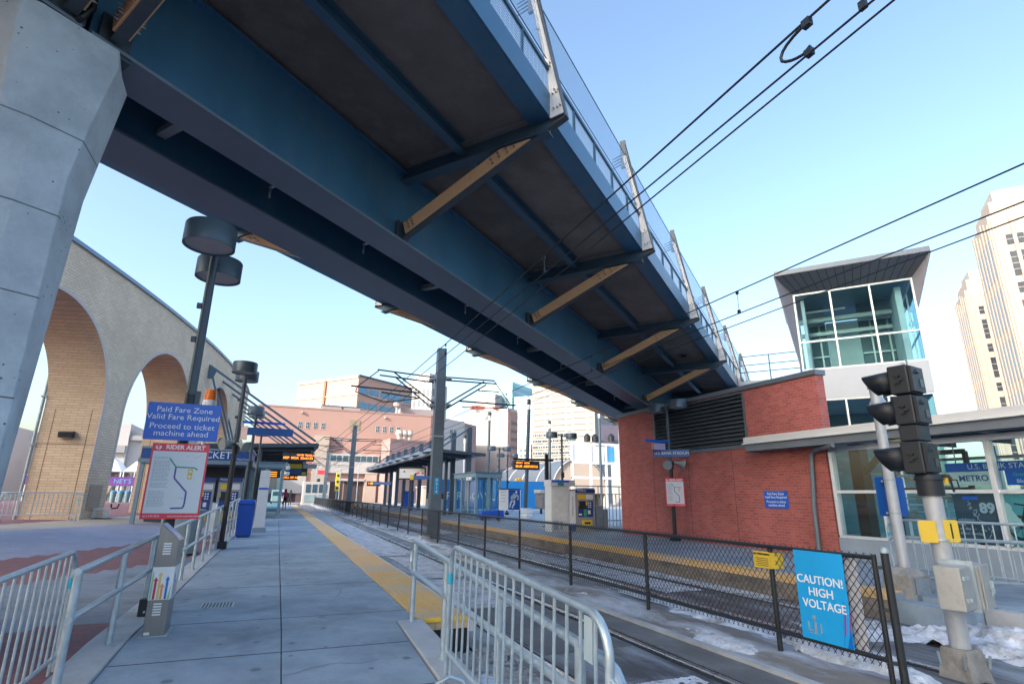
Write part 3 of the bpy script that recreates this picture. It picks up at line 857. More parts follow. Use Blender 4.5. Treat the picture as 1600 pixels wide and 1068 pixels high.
pav = thing("glass_pavilion", "glazed ticket pavilion with silver mullions between the brick house and the street", "pavilion", (BX, 3, PZ))
PX = BX + .05
b = MB(); b.box((PX - .03, CY0, PZ - .3), (PX + .12, 9.94, .835)); b.build("base_panel", M_panel, pav)
fr = MB()
fr.box((PX - .04, CY0, .838), (PX + .10, 9.90, .90)); fr.box((PX - .03, CY0, 1.865), (PX + .08, 9.90, 1.935)); fr.box((PX - .03, CY0, 2.86), (PX + .08, 9.90, 2.98))
for y in (9.85, 6.47, 3.2, 0., -3.2, -6.4):
    fr.box((PX - .06, y - .045, .902), (PX + .10, y + .045, 2.858))
for y in (8.72, 7.55, 5.3, 4.25, 2.1, 1.05):
    fr.box((PX - .03, y - .03, .902), (PX + .08, y + .03, 1.863))
fr.build("mullions", M_alu, pav, bevel=.004)
gl = MB(); ye = [9.80, 6.52, 6.42, 3.25, 3.15, .05, -.05, -3.15]
ys_ = [(6.52, 9.80), (3.25, 6.42), (.05, 3.15), (-3.15, -.05), (-6.35, -3.25)]
for a, c in ys_:
    for z0, z1 in ((.902, 1.863), (1.937, 2.858)):
        gl.box((PX + .02, a, z0), (PX + .028, c, z1))
gl.build("glazing", M_glass, pav)
# inside: floor, back glazing, columns, door leaf, stair flight
b = MB(); b.box((PX + .13, CY0, .30), (16.6, 9.93, PZ + .004)); b.build("floor", M_int, pav)
b = MB()
for y in (9.4, 7.9, 6.2, 4.5, 2.8, 1.1, -.6):
    b.box((15.7, y - .05, PZ), (15.8, y + .05, 3.0))
for z in (.9, 1.75, 2.7):
    b.box((15.715, CY0, z), (15.785, 9.9, z + .07))
b.box((15.72, CY0, PZ), (15.78, 9.9, .88))
b.build("rear_mullions", M_alu, pav)
b = MB(); b.box((15.74, CY0, .98), (15.75, 9.9, 1.74)); b.box((15.74, CY0, 1.83), (15.75, 9.9, 2.69)); b.each("rear_glazing", M_glass, pav)
b = MB(); b.box((13.6, 9.75, PZ), (13.9, 10.05, 3.1)); b.bar((13.75, 9.8, 2.35), (13.75, 9.0, 3.1), .12, .12); b.box((13.6, 3.4, PZ), (13.9, 3.7, 3.1)); b.build("column", M_brown, pav)
b = MB()
for y in (8.15, 7.35, 7.28, 6.55):
    b.box((13.5, y + .8 - .035, PZ), (13.6, y + .8 + .035, 2.75))
b.box((13.505, 7.35, 2.70), (13.595, 8.95, 2.80)); b.box((13.505, 7.35, 1.93), (13.595, 8.08, 2.0)); b.box((13.505, 8.16, 1.93), (13.595, 8.9, 2.0)); b.box((13.505, 7.4, PZ), (13.595, 8.9, .55))
b.build("inner_door", M_brown, pav)
b = MB()
for k in range(9):
    b.box((14.4 + .03 * k, 9.7 - k * .30, 1.75 - k * .155), (15.4, 9.98 - k * .30 - .28 + .26, 1.79 - k * .155))
b.bar((14.4, 9.7, 1.55), (14.4, 7.0, .25), .05, .22); b.bar((14.4, 9.7, 2.5), (14.4, 7.0, 1.2), .04, .04); b.bar((14.4, 9.7, 2.2), (14.4, 7.0, .9), .025, .025)
b.build("stair_flight", M_galv, pav)
b = MB(); b.box((14.2, 6.2, PZ), (14.9, 6.9, 1.5)); b.box((14.6, 4.6, PZ), (15.2, 5.6, 1.3)); b.each("kiosk_unit", M_int, pav)

def posterpic(root, m, polys, front):
    pass
# hanging signs and posters behind the glass
s, x, n = sign("metro_sign", "white sign lettered METRO with a red disc, seen through the pavilion glass", "sign", (13.25, 7.20, 2.165), (0, -1, 0), 1.05, .27, mat("sign_pale", (.70, .76, .80), .5, 0, .04, 3), .03)
text("lettering", "METRO", mat("navy_letter", (.03, .10, .30), .5, 0, 0), s, (13.245, 7.12, 2.165), x, UP, .165, bold=.004)
b = MB(); b.tube((13.2495, 7.58, 2.165), (13.243, 7.58, 2.165), .07, 20); b.build("roundel", M_signred, s)
text("roundel_letter", "T", M_textw, s, (13.241, 7.58, 2.165), x, UP, .10, bold=.004)
b = MB(); b.tube((13.26, 7.4, 2.30), (13.26, 7.4, 3.0), .012, 6); b.tube((13.26, 6.7, 2.30), (13.26, 6.7, 3.0), .012, 6); b.build("hanger", M_galv, s)
s, x, n = sign("station_name_sign", "blue station name band above the white lettered panel behind the glass", "sign", (13.22, 6.70, 2.395), (0, -1, 0), 1.80, .18, M_signblue, .03)
text("lettering", "U.S. BANK STADIUM", M_textw, s, (13.215, 6.50, 2.395), x, UP, .15)
s, x, n = sign("line_sign", "blue and green two line route sign at the right end of the station name band", "sign", (13.24, 6.20, 2.165), (0, -1, 0), .70, .28, M_signblue, .03)
text("lettering", "Green Line", mat("green_letter", (.10, .55, .25), .5, 0, 0), s, (13.235, 6.2, 2.225), x, UP, .10)
text("lettering", "Blue Line", M_textw, s, (13.235, 6.2, 2.10), x, UP, .10)
M_pd = mat("poster_slate", (.045, .062, .095), .4, 0, .3, 1.6)
s, x, n = sign("window_poster", "dark slate poster with the number 89 inside the pavilion window", "poster", (PX + .04, 6.90, 1.39), (0, -1, 0), .80, .93, M_pd, .01)
cx, cy, cz = PX + .036, 6.90, 1.38
M_pdt = mat("poster_grey_ink", (.42, .47, .54), .5, 0, 0)
text("lettering", "89", M_pdt, s, (cx, cy - .18, cz + .20), x, UP, .26, bold=.01)
for k, tx in enumerate(("exhibition", "only", "on day \u2014", "& last Sunday", "us bank")):
    text("lettering", tx, M_pdt, s, (cx, cy + .37, cz - .02 - k * .085 - (.1 if k == 4 else 0)), x, UP, .075, align='LEFT')
b = MB(); b.box((cx - .003, cy - .05, cz + .36), (cx + .003, cy + .22, cz + .43)); b.build("logo_strip", M_signblue, s)
b = MB()
for k in range(24):
    a = random.uniform(0, 6.28); r = random.uniform(.02, .09); yy = cy + .10 - .25 * k / 24 + random.uniform(-.05, .05); zz = cz + .3 - .6 * k / 24
    b.bar((cx, yy, zz), (cx, yy + r * math.cos(a), zz + r * math.sin(a)), .004, .012, up=(0, 0, 1))
b.build("line_drawing", M_pdt, s)
s, x, n = sign("window_poster", "teal and black poster with a motorcycle inside the pavilion window at the picture edge", "poster", (PX + .04, 5.88, 1.39), (0, -1, 0), 1.06, .93, mat("poster_teal", (.10, .30, .34), .4, 0, .3, 2), .01)
cx, cy, cz = PX + .036, 6.12, 1.30
b = MB()
for yy, zz, rr in ((cy + .12, cz - .05, .20), (cy - .55, cz - .05, .20)):
    for k in range(28):
        a = k * 6.2832 / 28; a2 = (k + 1) * 6.2832 / 28
        b.bar((cx, yy + rr * math.cos(a), zz + rr * math.sin(a)), (cx, yy + rr * math.cos(a2), zz + rr * math.sin(a2)), .004, .05)
    for k in range(8):
        a = k * .785
        b.bar((cx, yy, zz), (cx, yy + rr * math.cos(a), zz + rr * math.sin(a)), .004, .008)
b.bar((cx, cy + .12, cz - .05), (cx, cy - .02, cz + .35), .004, .035); b.bar((cx, cy - .02, cz + .35), (cx, cy + .15, cz + .38), .004, .03)
b.box((cx - .002, cy - .42, cz - .05), (cx + .002, cy - .10, cz + .15)); b.box((cx - .002, cy - .6, cz + .16), (cx + .002, cy - .1, cz + .24))
b.build("motorcycle_picture", mat("poster_black", (.012, .02, .025), .5, 0, 0), s)
b = MB(); b.tube((cx - .003, cy + .30, cz + .30), (cx + .002, cy + .30, cz + .30), .10, 18); b.bar((cx - .001, cy + .3, cz + .2), (cx - .001, cy + .16, cz - .02), .004, .22); b.build("rider_picture", mat("poster_pale", (.45, .55, .55), .5, 0, 0), s)

# ---- stair tower beyond, squared to the bridge
def TP(t, o, z):
    p = DH * t + NH * o
    return Vector((p.x, p.y, z))
def tbox(b, t0, t1, o0, o1, z0, z1):
    return b.hexa([TP(t0, o0, z0), TP(t1, o0, z0), TP(t1, o1, z0), TP(t0, o1, z0), TP(t0, o0, z1), TP(t1, o0, z1), TP(t1, o1, z1), TP(t0, o1, z1)])
tow = thing("stair_tower", "glass stair tower with a flared grey metal hood beside the bridge end", "tower", tuple(TP(25, 1.4, 0)))
tF, tB, oL, oR = 23.2, 28.2, -.44, 3.38
M_hood = mat("zinc_hood_panels", (.155, .165, .185), .4, .3, .08, 1.2)
M_hoods = mat("pale_hood_side", (.33, .32, .36), .5, .1, .06, 1.2)
M_band = mat("white_spandrel_panel", (.47, .50, .54), .4, .1, .05, .8)
M_tfr = mat("tower_mullion", (.60, .66, .68), .35, .4, .05, 4)
M_tin = mat("tower_inner_panel", (.66, .76, .77), .7, 0, .12, .7)
M_tdk = mat("tower_inner_dark", (.15, .23, .26), .6, 0, .25, .9)
# hood: soffit sloping up and out, thin rim, side cheeks tapering down
rimL, rimR, rimF, rimZ = -1.0, 3.92, 22.15, 10.03
b = MB()
A = [TP(tF - .03, oL - .03, 9.52), TP(tF - .03, oR + .03, 9.52), TP(rimF, rimR, rimZ), TP(rimF, rimL, rimZ)]
b.slab(A, (0, 0, .03)); b.build("hood_soffit", M_hood, tow)
sm = MB()
for k in range(1, 17):
    f = k / 17
    p = A[0].lerp(A[1], f); q = A[3].lerp(A[2], f)
    sm.bar(p - Vector((0, 0, .004)), q - Vector((0, 0, .004)), .02, .006)
sm.build("panel_seams", M_textk, tow)
b = MB(); b.hexa([TP(rimF, rimL, rimZ + .031), TP(rimF, rimR, rimZ + .031), TP(tB + .5, rimR, rimZ - .1), TP(tB + .5, rimL, rimZ - .1), TP(rimF, rimL, rimZ + .19), TP(rimF, rimR, rimZ + .19), TP(tB + .5, rimR, rimZ + .06), TP(tB + .5, rimL, rimZ + .06)])
b.build("roof", M_cap, tow)
for (oc, orim, zl) in ((oL - .035, rimL, 6.35), (oR + .035, rimR, 8.35)):
    b = MB()
    sg = -1 if orim < oc else 1
    b.slab([TP(tF - .03, oc, 9.52), TP(rimF, orim, rimZ), TP(tF - .03, oc, zl)], NH * (sg * .03)); b.build("hood_cheek", M_hoods, tow)
    b = MB(); b.slab([TP(tF - .028, oc + sg * .032, 9.52), TP(rimF + .01, orim + sg * .03, rimZ), TP(tB, orim + sg * .03, rimZ - .1), TP(tB, oc + sg * .032, zl), TP(tF - .028, oc + sg * .032, zl)], NH * (sg * .02)); 
# glazing storeys
def storey(z0, z1, rails):
    b = MB()
    for o in (oL, .79, 2.08, oR):
        tbox(b, tF - .05, tF + .04, o - .032, o + .032, z0, z1)
    for z in rails:
        tbox(b, tF - .045, tF + .035, oL + .033, oR - .033, z - .03, z + .03)
    for o in (oL, oR):
        for t in (24.9, 26.5, tB):
            tbox(b, t - .03, t + .03, o - .03, o + .03, z0, z1)
        for z in rails:
            tbox(b, tF + .05, tB - .04, o - .025, o + .025, z - .03, z + .03)
    b.build("mullions", M_tfr, tow)
    g_ = MB()
    for a, c in ((oL + .035, .755), (.825, 2.045), (2.115, oR - .035)):
        tbox(g_, tF, tF + .008, a, c, z0, z1)
    for o in (oL, oR):
        tbox(g_, tF + .06, tB - .05, o - .004, o + .004, z0, z1)
    g_.build("glazing", M_tglass, tow)
storey(6.42, 9.50, (6.45, 7.53, 9.47))
storey(PZ, 5.30, (.5, 2.0, 3.6, 5.27))
b = MB(); tbox(b, tF - .06, tF + .30, oL - .04, oR + .04, 5.302, 6.415); tbox(b, tF + .31, tB, oL - .04, oL + .15, 5.302, 6.415); tbox(b, tF + .31, tB, oR - .15, oR + .04, 5.302, 6.415); b.each("spandrel", M_band, tow)
b = MB(); tbox(b, tF + .31, tB, oL + .16, oR - .16, 6.1, 6.40); tbox(b, tF + .31, tB, oL + .16, oR - .16, 5.31, 5.42); tbox(b, tF + .05, tB, oL + .05, oR - .05, .1, PZ + .01); b.each("floor", M_int, tow)
# inner wall with lift shaft panel, inner frames and doors
b = MB(); tbox(b, 26.2, 26.4, oL + .3, .55, 6.41, 9.9); tbox(b, 26.2, 26.4, 1.75, oR - .3, 6.41, 9.9); tbox(b, tF + .1, tB, oL + .05, oR - .05, 9.72, 9.85); tbox(b, 27.8, 28.0, oL + .1, oR - .1, PZ, 5.30); b.each("inner_wall", M_tdk, tow)
b = MB(); tbox(b, 26.1, 26.42, .56, 1.74, 6.41, 9.0); tbox(b, tF + .5, 26.0, oR - .5, oR - .3, 6.41, 9.4); tbox(b, tF + .5, 26.0, oL + .2, oL + .32, 6.41, 9.4); b.each("inner_panel", M_tin, tow)
b = MB()
for z in (8.95, 8.35, 7.55, 7.0):
    tbox(b, 26.10, 26.18, oL + .3, .54, z - .03, z + .03); tbox(b, 26.10, 26.18, 1.76, oR - .3, z - .03, z + .03)
for o in (-.10, .30, 2.15, 2.75):
    tbox(b, 26.08, 26.17, o - .03, o + .03, 6.41, 8.96)
tbox(b, 25.2, 25.5, oL + .06, oR - .06, 8.86, 9.02); tbox(b, 25.8, 26.05, oL + .06, oR - .06, 8.42, 8.56)
b.build("inner_frames", M_tfr, tow)
b = MB()
for o in (-.30, .10, 2.0, 2.45):
    tbox(b, 26.03, 26.07, o, o + .34, 6.42, 7.0)
b.each("door", M_band, tow)
b = MB()
for o in (-.26, .14, 2.04, 2.49):
    tbox(b, 26.015, 26.028, o, o + .26, 6.62, 6.95)
b.each("door_pane", M_tdk, tow)
b = MB(); tbox(b, 24.6, 24.66, -.1, 1.3, 9.10, 9.17); tbox(b, 24.7, 24.76, 1.7, 3.0, 5.00, 5.06); tbox(b, 24.7, 24.76, 1.7, 3.0, 4.80, 4.86); b.each("strip_light", M_white, tow)
# link from bridge deck to tower with its rail
lk = thing("link_walkway", "short railed walkway joining the bridge deck to the glass tower", "walkway", tuple(TP(26, -1.6, 6.3)))
b = MB(); tbox(b, 24.0, 31, -2.84, -.50, 6.18, 6.38); b.build("deck", M_band, lk)
b = MB()
for z in (6.75, 7.05, 7.42):
    b.bar(TP(24.05, -2.8, z), TP(24.05, -.52, z), .035, .035)
for o in (-2.78, -1.65, -.55):
    b.bar(TP(24.05, o, 6.38), TP(24.05, o, 7.44), .05, .05, up=NH)
b.build("rail", M_steel, lk)
b = MB(); b.hexa([TP(24.2, -2.8, .1), TP(24.6, -2.8, .1), TP(24.6, -.6, .1), TP(24.2, -.6, .1), TP(24.2, -2.8, 6.17), TP(24.6, -2.8, 6.17), TP(24.6, -.6, 6.17), TP(24.2, -.6, 6.17)]); b.build("support_wall", M_brick, lk)
# ================================================================== left: curved brick arcade
M_ab = brick("beige_brick", (.82, .64, .47), (.72, .55, .40), (.52, .41, .32), .40, .11, .014, .85, 'side', .35, .14)
M_ab2 = brick("warm_toned_vault_brick", (.66, .50, .34), (.56, .42, .28), (.44, .35, .27), .40, .11, .014, .85, 'side', .35, .14)  # vaults and jambs get a warmer, deeper brick tone than the wall
M_trim = mat("pale_arch_trim", (.56, .48, .46), .7, 0, .06, 2)
arc = thing("brick_arcade", "curved beige brick arcade wall with tall round arches along the plaza", "building", (-7, 28, .5))
ZA = 10.85
ARCH = [(24.05, 3.9), (33.35, 3.75), (43.15, 3.8)]
ZS = 5.0
def wn_(y):
    d = (wallx(y + .05) - wallx(y - .05)) / .1
    return Vector((-1, d, 0)).normalized()
def wf(y, z, off=0.):
    return Vector((wallx(y), y, z)) + wn_(y) * off
DEP = 2.2
def archz(y):
    for c, r in ARCH:
        if abs(y - c) < r:
            return ZS + math.sqrt(r * r - (y - c) ** 2)
    return None
ys = set([12 + .9 * k for k in range(51)] + [56.5])
for c, r in ARCH:
    for k in range(0, 37):
        ys.add(c - r * math.cos(math.pi * k / 36))
ys = sorted(ys)
ys = [y for i, y in enumerate(ys) if i == 0 or y - ys[i - 1] > 1e-4]
b = MB()
for y0, y1 in zip(ys, ys[1:]):
    ym = (y0 + y1) / 2
    za = archz(ym)
    if za is None: z0 = z1 = .3
    else:
        z0 = archz(y0) or ZS; z1 = archz(y1) or ZS
    for off in (0, DEP):
        b.quad(wf(y0, z0, off), wf(y1, z1, off), wf(y1, ZA, off), wf(y0, ZA, off))
    b.quad(wf(y0, ZA, 0), wf(y1, ZA, 0), wf(y1, ZA, DEP), wf(y0, ZA, DEP))
b.quad(wf(ys[-1], .3), wf(ys[-1], ZA), wf(ys[-1], ZA, DEP), wf(ys[-1], .3, DEP)); b.quad(wf(ys[0], .3), wf(ys[0], ZA), wf(ys[0], ZA, DEP), wf(ys[0], .3, DEP))
b.build("wall", M_ab, arc)
b = MB()
for y0, y1 in zip(ys, ys[1:]):
    b.hexa([wf(y0, ZA, -.10), wf(y1, ZA, -.10), wf(y1, ZA, DEP + .1), wf(y0, ZA, DEP + .1), wf(y0, ZA + .16, -.10), wf(y1, ZA + .16, -.10), wf(y1, ZA + .16, DEP + .1), wf(y0, ZA + .16, DEP + .1)])
b.build("coping", mat("blue_grey_coping", (.16, .22, .32), .4, .3, .1, 2), arc)
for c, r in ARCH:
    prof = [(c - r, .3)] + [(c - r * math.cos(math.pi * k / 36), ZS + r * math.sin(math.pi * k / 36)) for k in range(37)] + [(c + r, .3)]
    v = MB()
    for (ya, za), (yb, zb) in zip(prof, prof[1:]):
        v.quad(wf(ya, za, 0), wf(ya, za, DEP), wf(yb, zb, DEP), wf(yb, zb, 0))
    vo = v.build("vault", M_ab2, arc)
    t = MB()
    pr2 = [(c - (r + .14) * math.cos(math.pi * k / 36), ZS + (r + .14) * math.sin(math.pi * k / 36)) for k in range(37)]
    for (a, p, q, s_) in zip(prof[1:-1], prof[2:-1], pr2, pr2[1:]):
        t.hexa([wf(a[0], a[1], .0), wf(p[0], p[1], 0), wf(s_[0], s_[1], 0), wf(q[0], q[1], 0), wf(a[0], a[1], -.02), wf(p[0], p[1], -.02), wf(s_[0], s_[1], -.02), wf(q[0], q[1], -.02)])
    for yy, s1 in ((c - r, -1), (c + r, 1)):
        t.hexa([wf(yy, 2.6, 0), wf(yy + s1 * .14, 2.6, 0), wf(yy + s1 * .14, 2.6, -.02), wf(yy, 2.6, -.02), wf(yy, ZS, 0), wf(yy + s1 * .14, ZS, 0), wf(yy + s1 * .14, ZS, -.02), wf(yy, ZS, -.02)])
    t.build("arch_trim", M_trim, vo)
    dl = MB()
    for off in (.35, 1.75):
        dl.hexa([wf(c + r - .004, .35, off), wf(c + r + .02, .35, off), wf(c + r + .02, .35, off + .025), wf(c + r - .004, .35, off + .025), wf(c + r - .004, ZS, off), wf(c + r + .02, ZS, off), wf(c + r + .02, ZS, off + .025), wf(c + r - .004, ZS, off + .025)])
    dl.hexa([wf(c + r - .004, 3.55, .0), wf(c + r + .01, 3.55, .0), wf(c + r + .01, 3.55, DEP), wf(c + r - .004, 3.55, DEP), wf(c + r - .004, 3.575, .0), wf(c + r + .01, 3.575, .0), wf(c + r + .01, 3.575, DEP), wf(c + r - .004, 3.575, DEP)])
    dl.build("brick_joint", mat("dark_brick_joint", (.12, .08, .055), .9, 0, 0), vo)  # dark joint lines down and across the jamb
# soffit lamp on the jamb, access panel, downpipe at the back edge, security camera
jl = thing("wall_lamp", "black wedge wall lamp on the ochre inner face of the arcade pillar", "lamp", tuple(wf(27.95, 3.95, 1.1)))
b = MB(); p = wf(27.94, 3.95, 1.1); n = Vector((0, -1, 0)); e = wn_(27.9)
b.hexa([p - e * .28 + UP * -.12, p + e * .28 + UP * -.12, p + e * .28 + n * .22 + UP * -.14, p - e * .28 + n * .22 + UP * -.14, p - e * .28 + UP * .14, p + e * .28 + UP * .14, p + e * .28 + n * .28 + UP * .08, p - e * .28 + n * .28 + UP * .08]); jb = b.build("lamp_body", M_black, jl, bevel=.01)
b = MB(); b.hexa([p - e * .24 + UP * -.135 + n * .03, p + e * .24 + UP * -.135 + n * .03, p + e * .24 + UP * -.15 + n * .2, p - e * .24 + UP * -.15 + n * .2, p - e * .24 + UP * -.122 + n * .03, p + e * .24 + UP * -.122 + n * .03, p + e * .24 + UP * -.138 + n * .2, p - e * .24 + UP * -.138 + n * .2]); b.build("lens", M_galv, jl)
ap = thing("access_panel", "tan metal access panel low on the arcade pillar front", "panel", tuple(wf(28.6, 1.3)))
b = MB(); b.hexa([wf(28.25, .95, 0), wf(29.15, .95, 0), wf(29.15, .95, -.03), wf(28.25, .95, -.03), wf(28.25, 1.95, 0), wf(29.15, 1.95, 0), wf(29.15, 1.95, -.03), wf(28.25, 1.95, -.03)]); b.build("plate", mat("tan_panel", (.40, .31, .24), .6, 0, .08, 3), ap)
b = MB()
for yy, zz in ((28.32, 1.02), (29.08, 1.02), (28.32, 1.88), (29.08, 1.88)):
    b.tube(wf(yy, zz, -.03), wf(yy, zz, -.04), .02, 8)
b.each("screw", M_galv, ap)
dp = thing("downpipe", "grey downpipe at the back edge of the arcade pillar", "pipe", tuple(wf(27.9, .5, 2.15)))
b = MB(); q = wf(27.9, 0, 2.28); b.tube((q.x, q.y, .5), (q.x, q.y, 10.2), .06, 8); b.build("pipe", M_galvdk, dp)
b = MB()
for z in (1.5, 3.5, 5.5): b.cbox((q.x, q.y, z), (.18, .18, .06))
b.each("clip", M_galvdk, dp)

# ---- station canopy on the left, hung from masts on the arcade
M_cano = mat("canopy_blue_steel", (.075, .125, .185), .4, .2, .12, 2)
cn = thing("station_canopy", "left platform canopy of blue steel hung on slanting tie rods from the arcade", "canopy", (-2, 45, 4.5))
CYS = [39.3 + 3.8 * k for k in range(7)]
for y in CYS:
    b = MB()
    b.bar((-5.0, y, 9.6), (1.95, y, 5.08), .13, .13, up=(0, 1, 0))
    b.bar((-4.98, y, 9.55), (-3.38, y, 4.85), .12, .12, up=(0, 1, 0))
    b.slab([(-5.05, y - .04, 9.68), (-4.55, y - .04, 9.34), (-4.72, y - .04, 8.75), (-5.05, y - .04, 8.75)], (0, .08, 0))
    b.build("tie_frame", M_cano, cn)
b = MB()
b.hexa([(-4.9, 39.2, 4.45), (2.08, 39.2, 4.74), (2.08, 62.3, 4.74), (-4.9, 62.3, 4.45), (-4.9, 39.2, 4.50), (2.08, 39.2, 4.79), (2.08, 62.3, 4.79), (-4.9, 62.3, 4.50)])
b.build("roof_deck", M_cano, cn)
b = MB(); b.hexa([(-4.9, 39.05, 4.36), (2.1, 39.05, 4.72), (2.1, 39.19, 4.72), (-4.9, 39.19, 4.36), (-4.9, 39.05, 4.62), (2.1, 39.05, 4.95), (2.1, 39.19, 4.95), (-4.9, 39.19, 4.62)])
b.box((2.085, 39.2, 4.70), (2.16, 62.3, 4.95)); b.build("edge_beam", M_dksteel, cn)
b = MB()
for y in CYS:
    b.hexa([(-4.9, y + .3, 4.22), (1.9, y + .3, 4.50), (1.9, y + .45, 4.50), (-4.9, y + .45, 4.22), (-4.9, y + .3, 4.44), (1.9, y + .3, 4.72), (1.9, y + .45, 4.72), (-4.9, y + .45, 4.44)])
b.each("joist", M_dksteel, cn)
b = MB()
for y in CYS[::2]:
    b.box((-1.5, y + .2, PZ), (-1.25, y + .45, 4.45))
b.each("column", M_post, cn)

# ---- ticket kiosk with fascia and two machines
kz = thing("ticket_kiosk", "ticket kiosk shelter with a blue lettered fascia on the left platform", "kiosk", (-3, 26.6, .3))
b = MB(); b.box((-5.2, 26.0, 2.99), (-1.20, 29.0, 3.38)); b.build("fascia_box", mat("fascia_navy", (.012, .075, .27), .4, 0, .06, 2), kz, bevel=.01)
b = MB(); b.box((-5.25, 25.95, 2.83), (-1.12, 29.05, 2.985)); b.box((-5.2, 25.98, 3.385), (-1.15, 29.02, 3.47)); b.build("trim_beam", mat("kiosk_steel", (.20, .28, .34), .4, .2, .1, 2), kz)
b = MB(); b.box((-5.1, 28.2, .3), (-1.4, 28.3, 2.82)); b.build("back_wall", mat("kiosk_dark_wall", (.05, .06, .075), .6, 0, .2, 2), kz)
b = MB()
for x in (-1.30, -3.3, -5.1):
    b.box((x - .07, 26.05, .3), (x + .07, 26.19, 2.825))
b.box((-1.38, 28.85, .3), (-1.22, 29.0, 2.825)); b.each("post", MATS["kiosk_steel"], kz)
text("lettering", "TICKETS", M_textw, kz, (-2.55, 25.995, 3.19), (1, 0, 0), UP, .40)
text("lettering", "MetroTransit", M_textw, kz, (-1.50, 25.995, 3.06), (1, 0, 0), UP, .09)
M_tvm = mat("machine_grey", (.33, .34, .35), .45, .2, .08, 2)
M_blue2 = mat("machine_blue", (.012, .05, .22), .35, 0, .05, 4)
M_yel2 = mat("machine_yellow", (.72, .50, .05), .4, 0, .05, 4)
def ticket_machine(label, x0, x1, y, z0, h, dep=.7):
    """facing -Y"""
    t = thing("ticket_machine", label, "ticket machine", ((x0 + x1) / 2, y + dep / 2, z0), "ticket vending machines")
    w = x1 - x0; X = lambda f: x0 + f * w
    b = MB(); b.box((x0, y, z0), (x1, y + dep, z0 + h)); b.build("cabinet", M_tvm, t, bevel=.015)
    b = MB(); b.box((x0 - .01, y - .05, z0 + h * .915), (x1 + .01, y - .003, z0 + h)); b.build("header", M_blue2, t, bevel=.005)
    text("lettering", "TICKETS", M_textw, t, (X(.27), y - .053, z0 + h * .957), (1, 0, 0), UP, .11)
    b = MB(); b.box((X(.10), y - .012, z0 + h * .76), (X(.52), y - .002, z0 + h * .875)); b.build("instruction_plate", M_yel2, t)
    b = MB(); b.box((X(.54), y - .012, z0 + h * .76), (X(.92), y - .002, z0 + h * .875)); b.build("info_plate", M_white, t)
    b = MB(); b.box((X(.12), y - .012, z0 + h * .34), (X(.90), y - .002, z0 + h * .72)); fp_ = b.build("front_panel", M_blue2, t)
    b = MB(); b.box((X(.16), y - .018, z0 + h * .53), (X(.50), y - .0125, z0 + h * .70)); b.build("display", M_textk, fp_)
    b = MB(); b.box((X(.40), y - .018, z0 + h * .36), (X(.56), y - .0125, z0 + h * .52)); b.build("card_reader", mat("reader_green", (.05, .35, .16), .4, 0, 0), fp_)
    b = MB(); b.box((X(.52), y - .018, z0 + h * .62), (X(.60), y - .0125, z0 + h * .71)); b.box((X(.13), y - .017, z0 + h * .60), (X(.155), y - .0125, z0 + h * .70)); b.each("coin_slot", M_yel2, fp_)
    b = MB()
    for k in range(3):
        for j in range(2):
            b.box((X(.64 + .1 * j), y - .018, z0 + h * (.56 + .05 * k)), (X(.70 + .1 * j), y - .0125, z0 + h * (.59 + .05 * k)))
    b.box((X(.62), y - .018, z0 + h * .41), (X(.76), y - .0125, z0 + h * .50)); b.box((X(.14), y - .018, z0 + h * .38), (X(.30), y - .0125, z0 + h * .42)); b.build("keypad", M_white, fp_)
    b = MB(); b.box((X(.30), y - .06, z0 + h * .14), (X(.82), y - .002, z0 + h * .27)); tr = b.build("ticket_tray", M_yel2, t, bevel=.01)
    b = MB(); b.box((X(.40), y - .066, z0 + h * .18), (X(.72), y - .0605, z0 + h * .225)); b.build("tray_mouth", M_textk, tr)
    return t
ticket_machine("ticket machine under the blue fascia, partly behind the dark lamp post", -2.32, -1.44, 26.25, .34, 1.97)
ticket_machine("left ticket machine under the blue fascia, half hidden by the red alert board", -3.34, -2.44, 26.25, .34, 1.95)
# ================================================================== left platform furniture
# drum lamps: three poles along the kerb, one of each
M_lens = mat("lamp_lens", (.42, .39, .38), .5, 0, .1, 5)
def lamp_post(name, label, loc, h, axis='y', signs=0, group="double drum lamps"):
    t = thing(name, label, "street lamp", loc, group)
    X, Y, Z = loc
    b = MB(); b.cbox((X, Y, Z + .09), (.26, .26, .18)); b.build("base", M_black, t, bevel=.02)
    b = MB(); b.tube((X, Y, Z + .17), (X, Y, Z + h * .55), .062, 14); b.build("lower_pole", M_black, t, smooth=True)
    b = MB(); b.tube((X, Y, Z + h * .55), (X, Y, Z + h - .06), .058, 14, r2=.052)
    b.tube((X, Y, Z + h * .55), (X, Y, Z + h * .55 + .04), .07, 14)
    b.box((X + .055, Y - .04, Z + h * .50), (X + .11, Y + .04, Z + h * .56)); b.box((X - .11, Y - .025, Z + h * .70), (X - .055, Y + .025, Z + h * .715)); b.box((X - .11, Y - .025, Z + h * .80), (X - .055, Y + .025, Z + h * .815))
    up_ = b.build("pole", M_post, t, smooth=True)
    d = Vector((0, 1, 0)) if axis == 'y' else Vector((1, 0, 0))
    b = MB(); c = Vector((X, Y, Z + h - .14)); b.bar(c - d * .62, c + d * .62, .06, .05); b.build("arm", M_post, t)
    for s in (-1, 1):
        p = c + d * (.58 * s)
        b = MB(); b.lathe((p.x, p.y, p.z - .135), [(.27, .03), (.285, 0), (.30, 0), (.30, .265), (.29, .28), (.001, .283)], 32); hd = b.build("lamp_head", mat("drum_lamp_paint", (.075, .11, .14), .42, .2, .12, 3), t, smooth=True)
        b = MB(); b.lathe((p.x, p.y, p.z - .115), [(.001, 0), (.272, .001), (.001, .006)], 28); b.build("lens", M_lens, hd, smooth=True)
    return t
LX = -1.17
lamp_post("street_lamp", "double drum lamp carrying the blue fare sign, behind the steel info pylon", (LX, 7.95, PZ), 4.62)
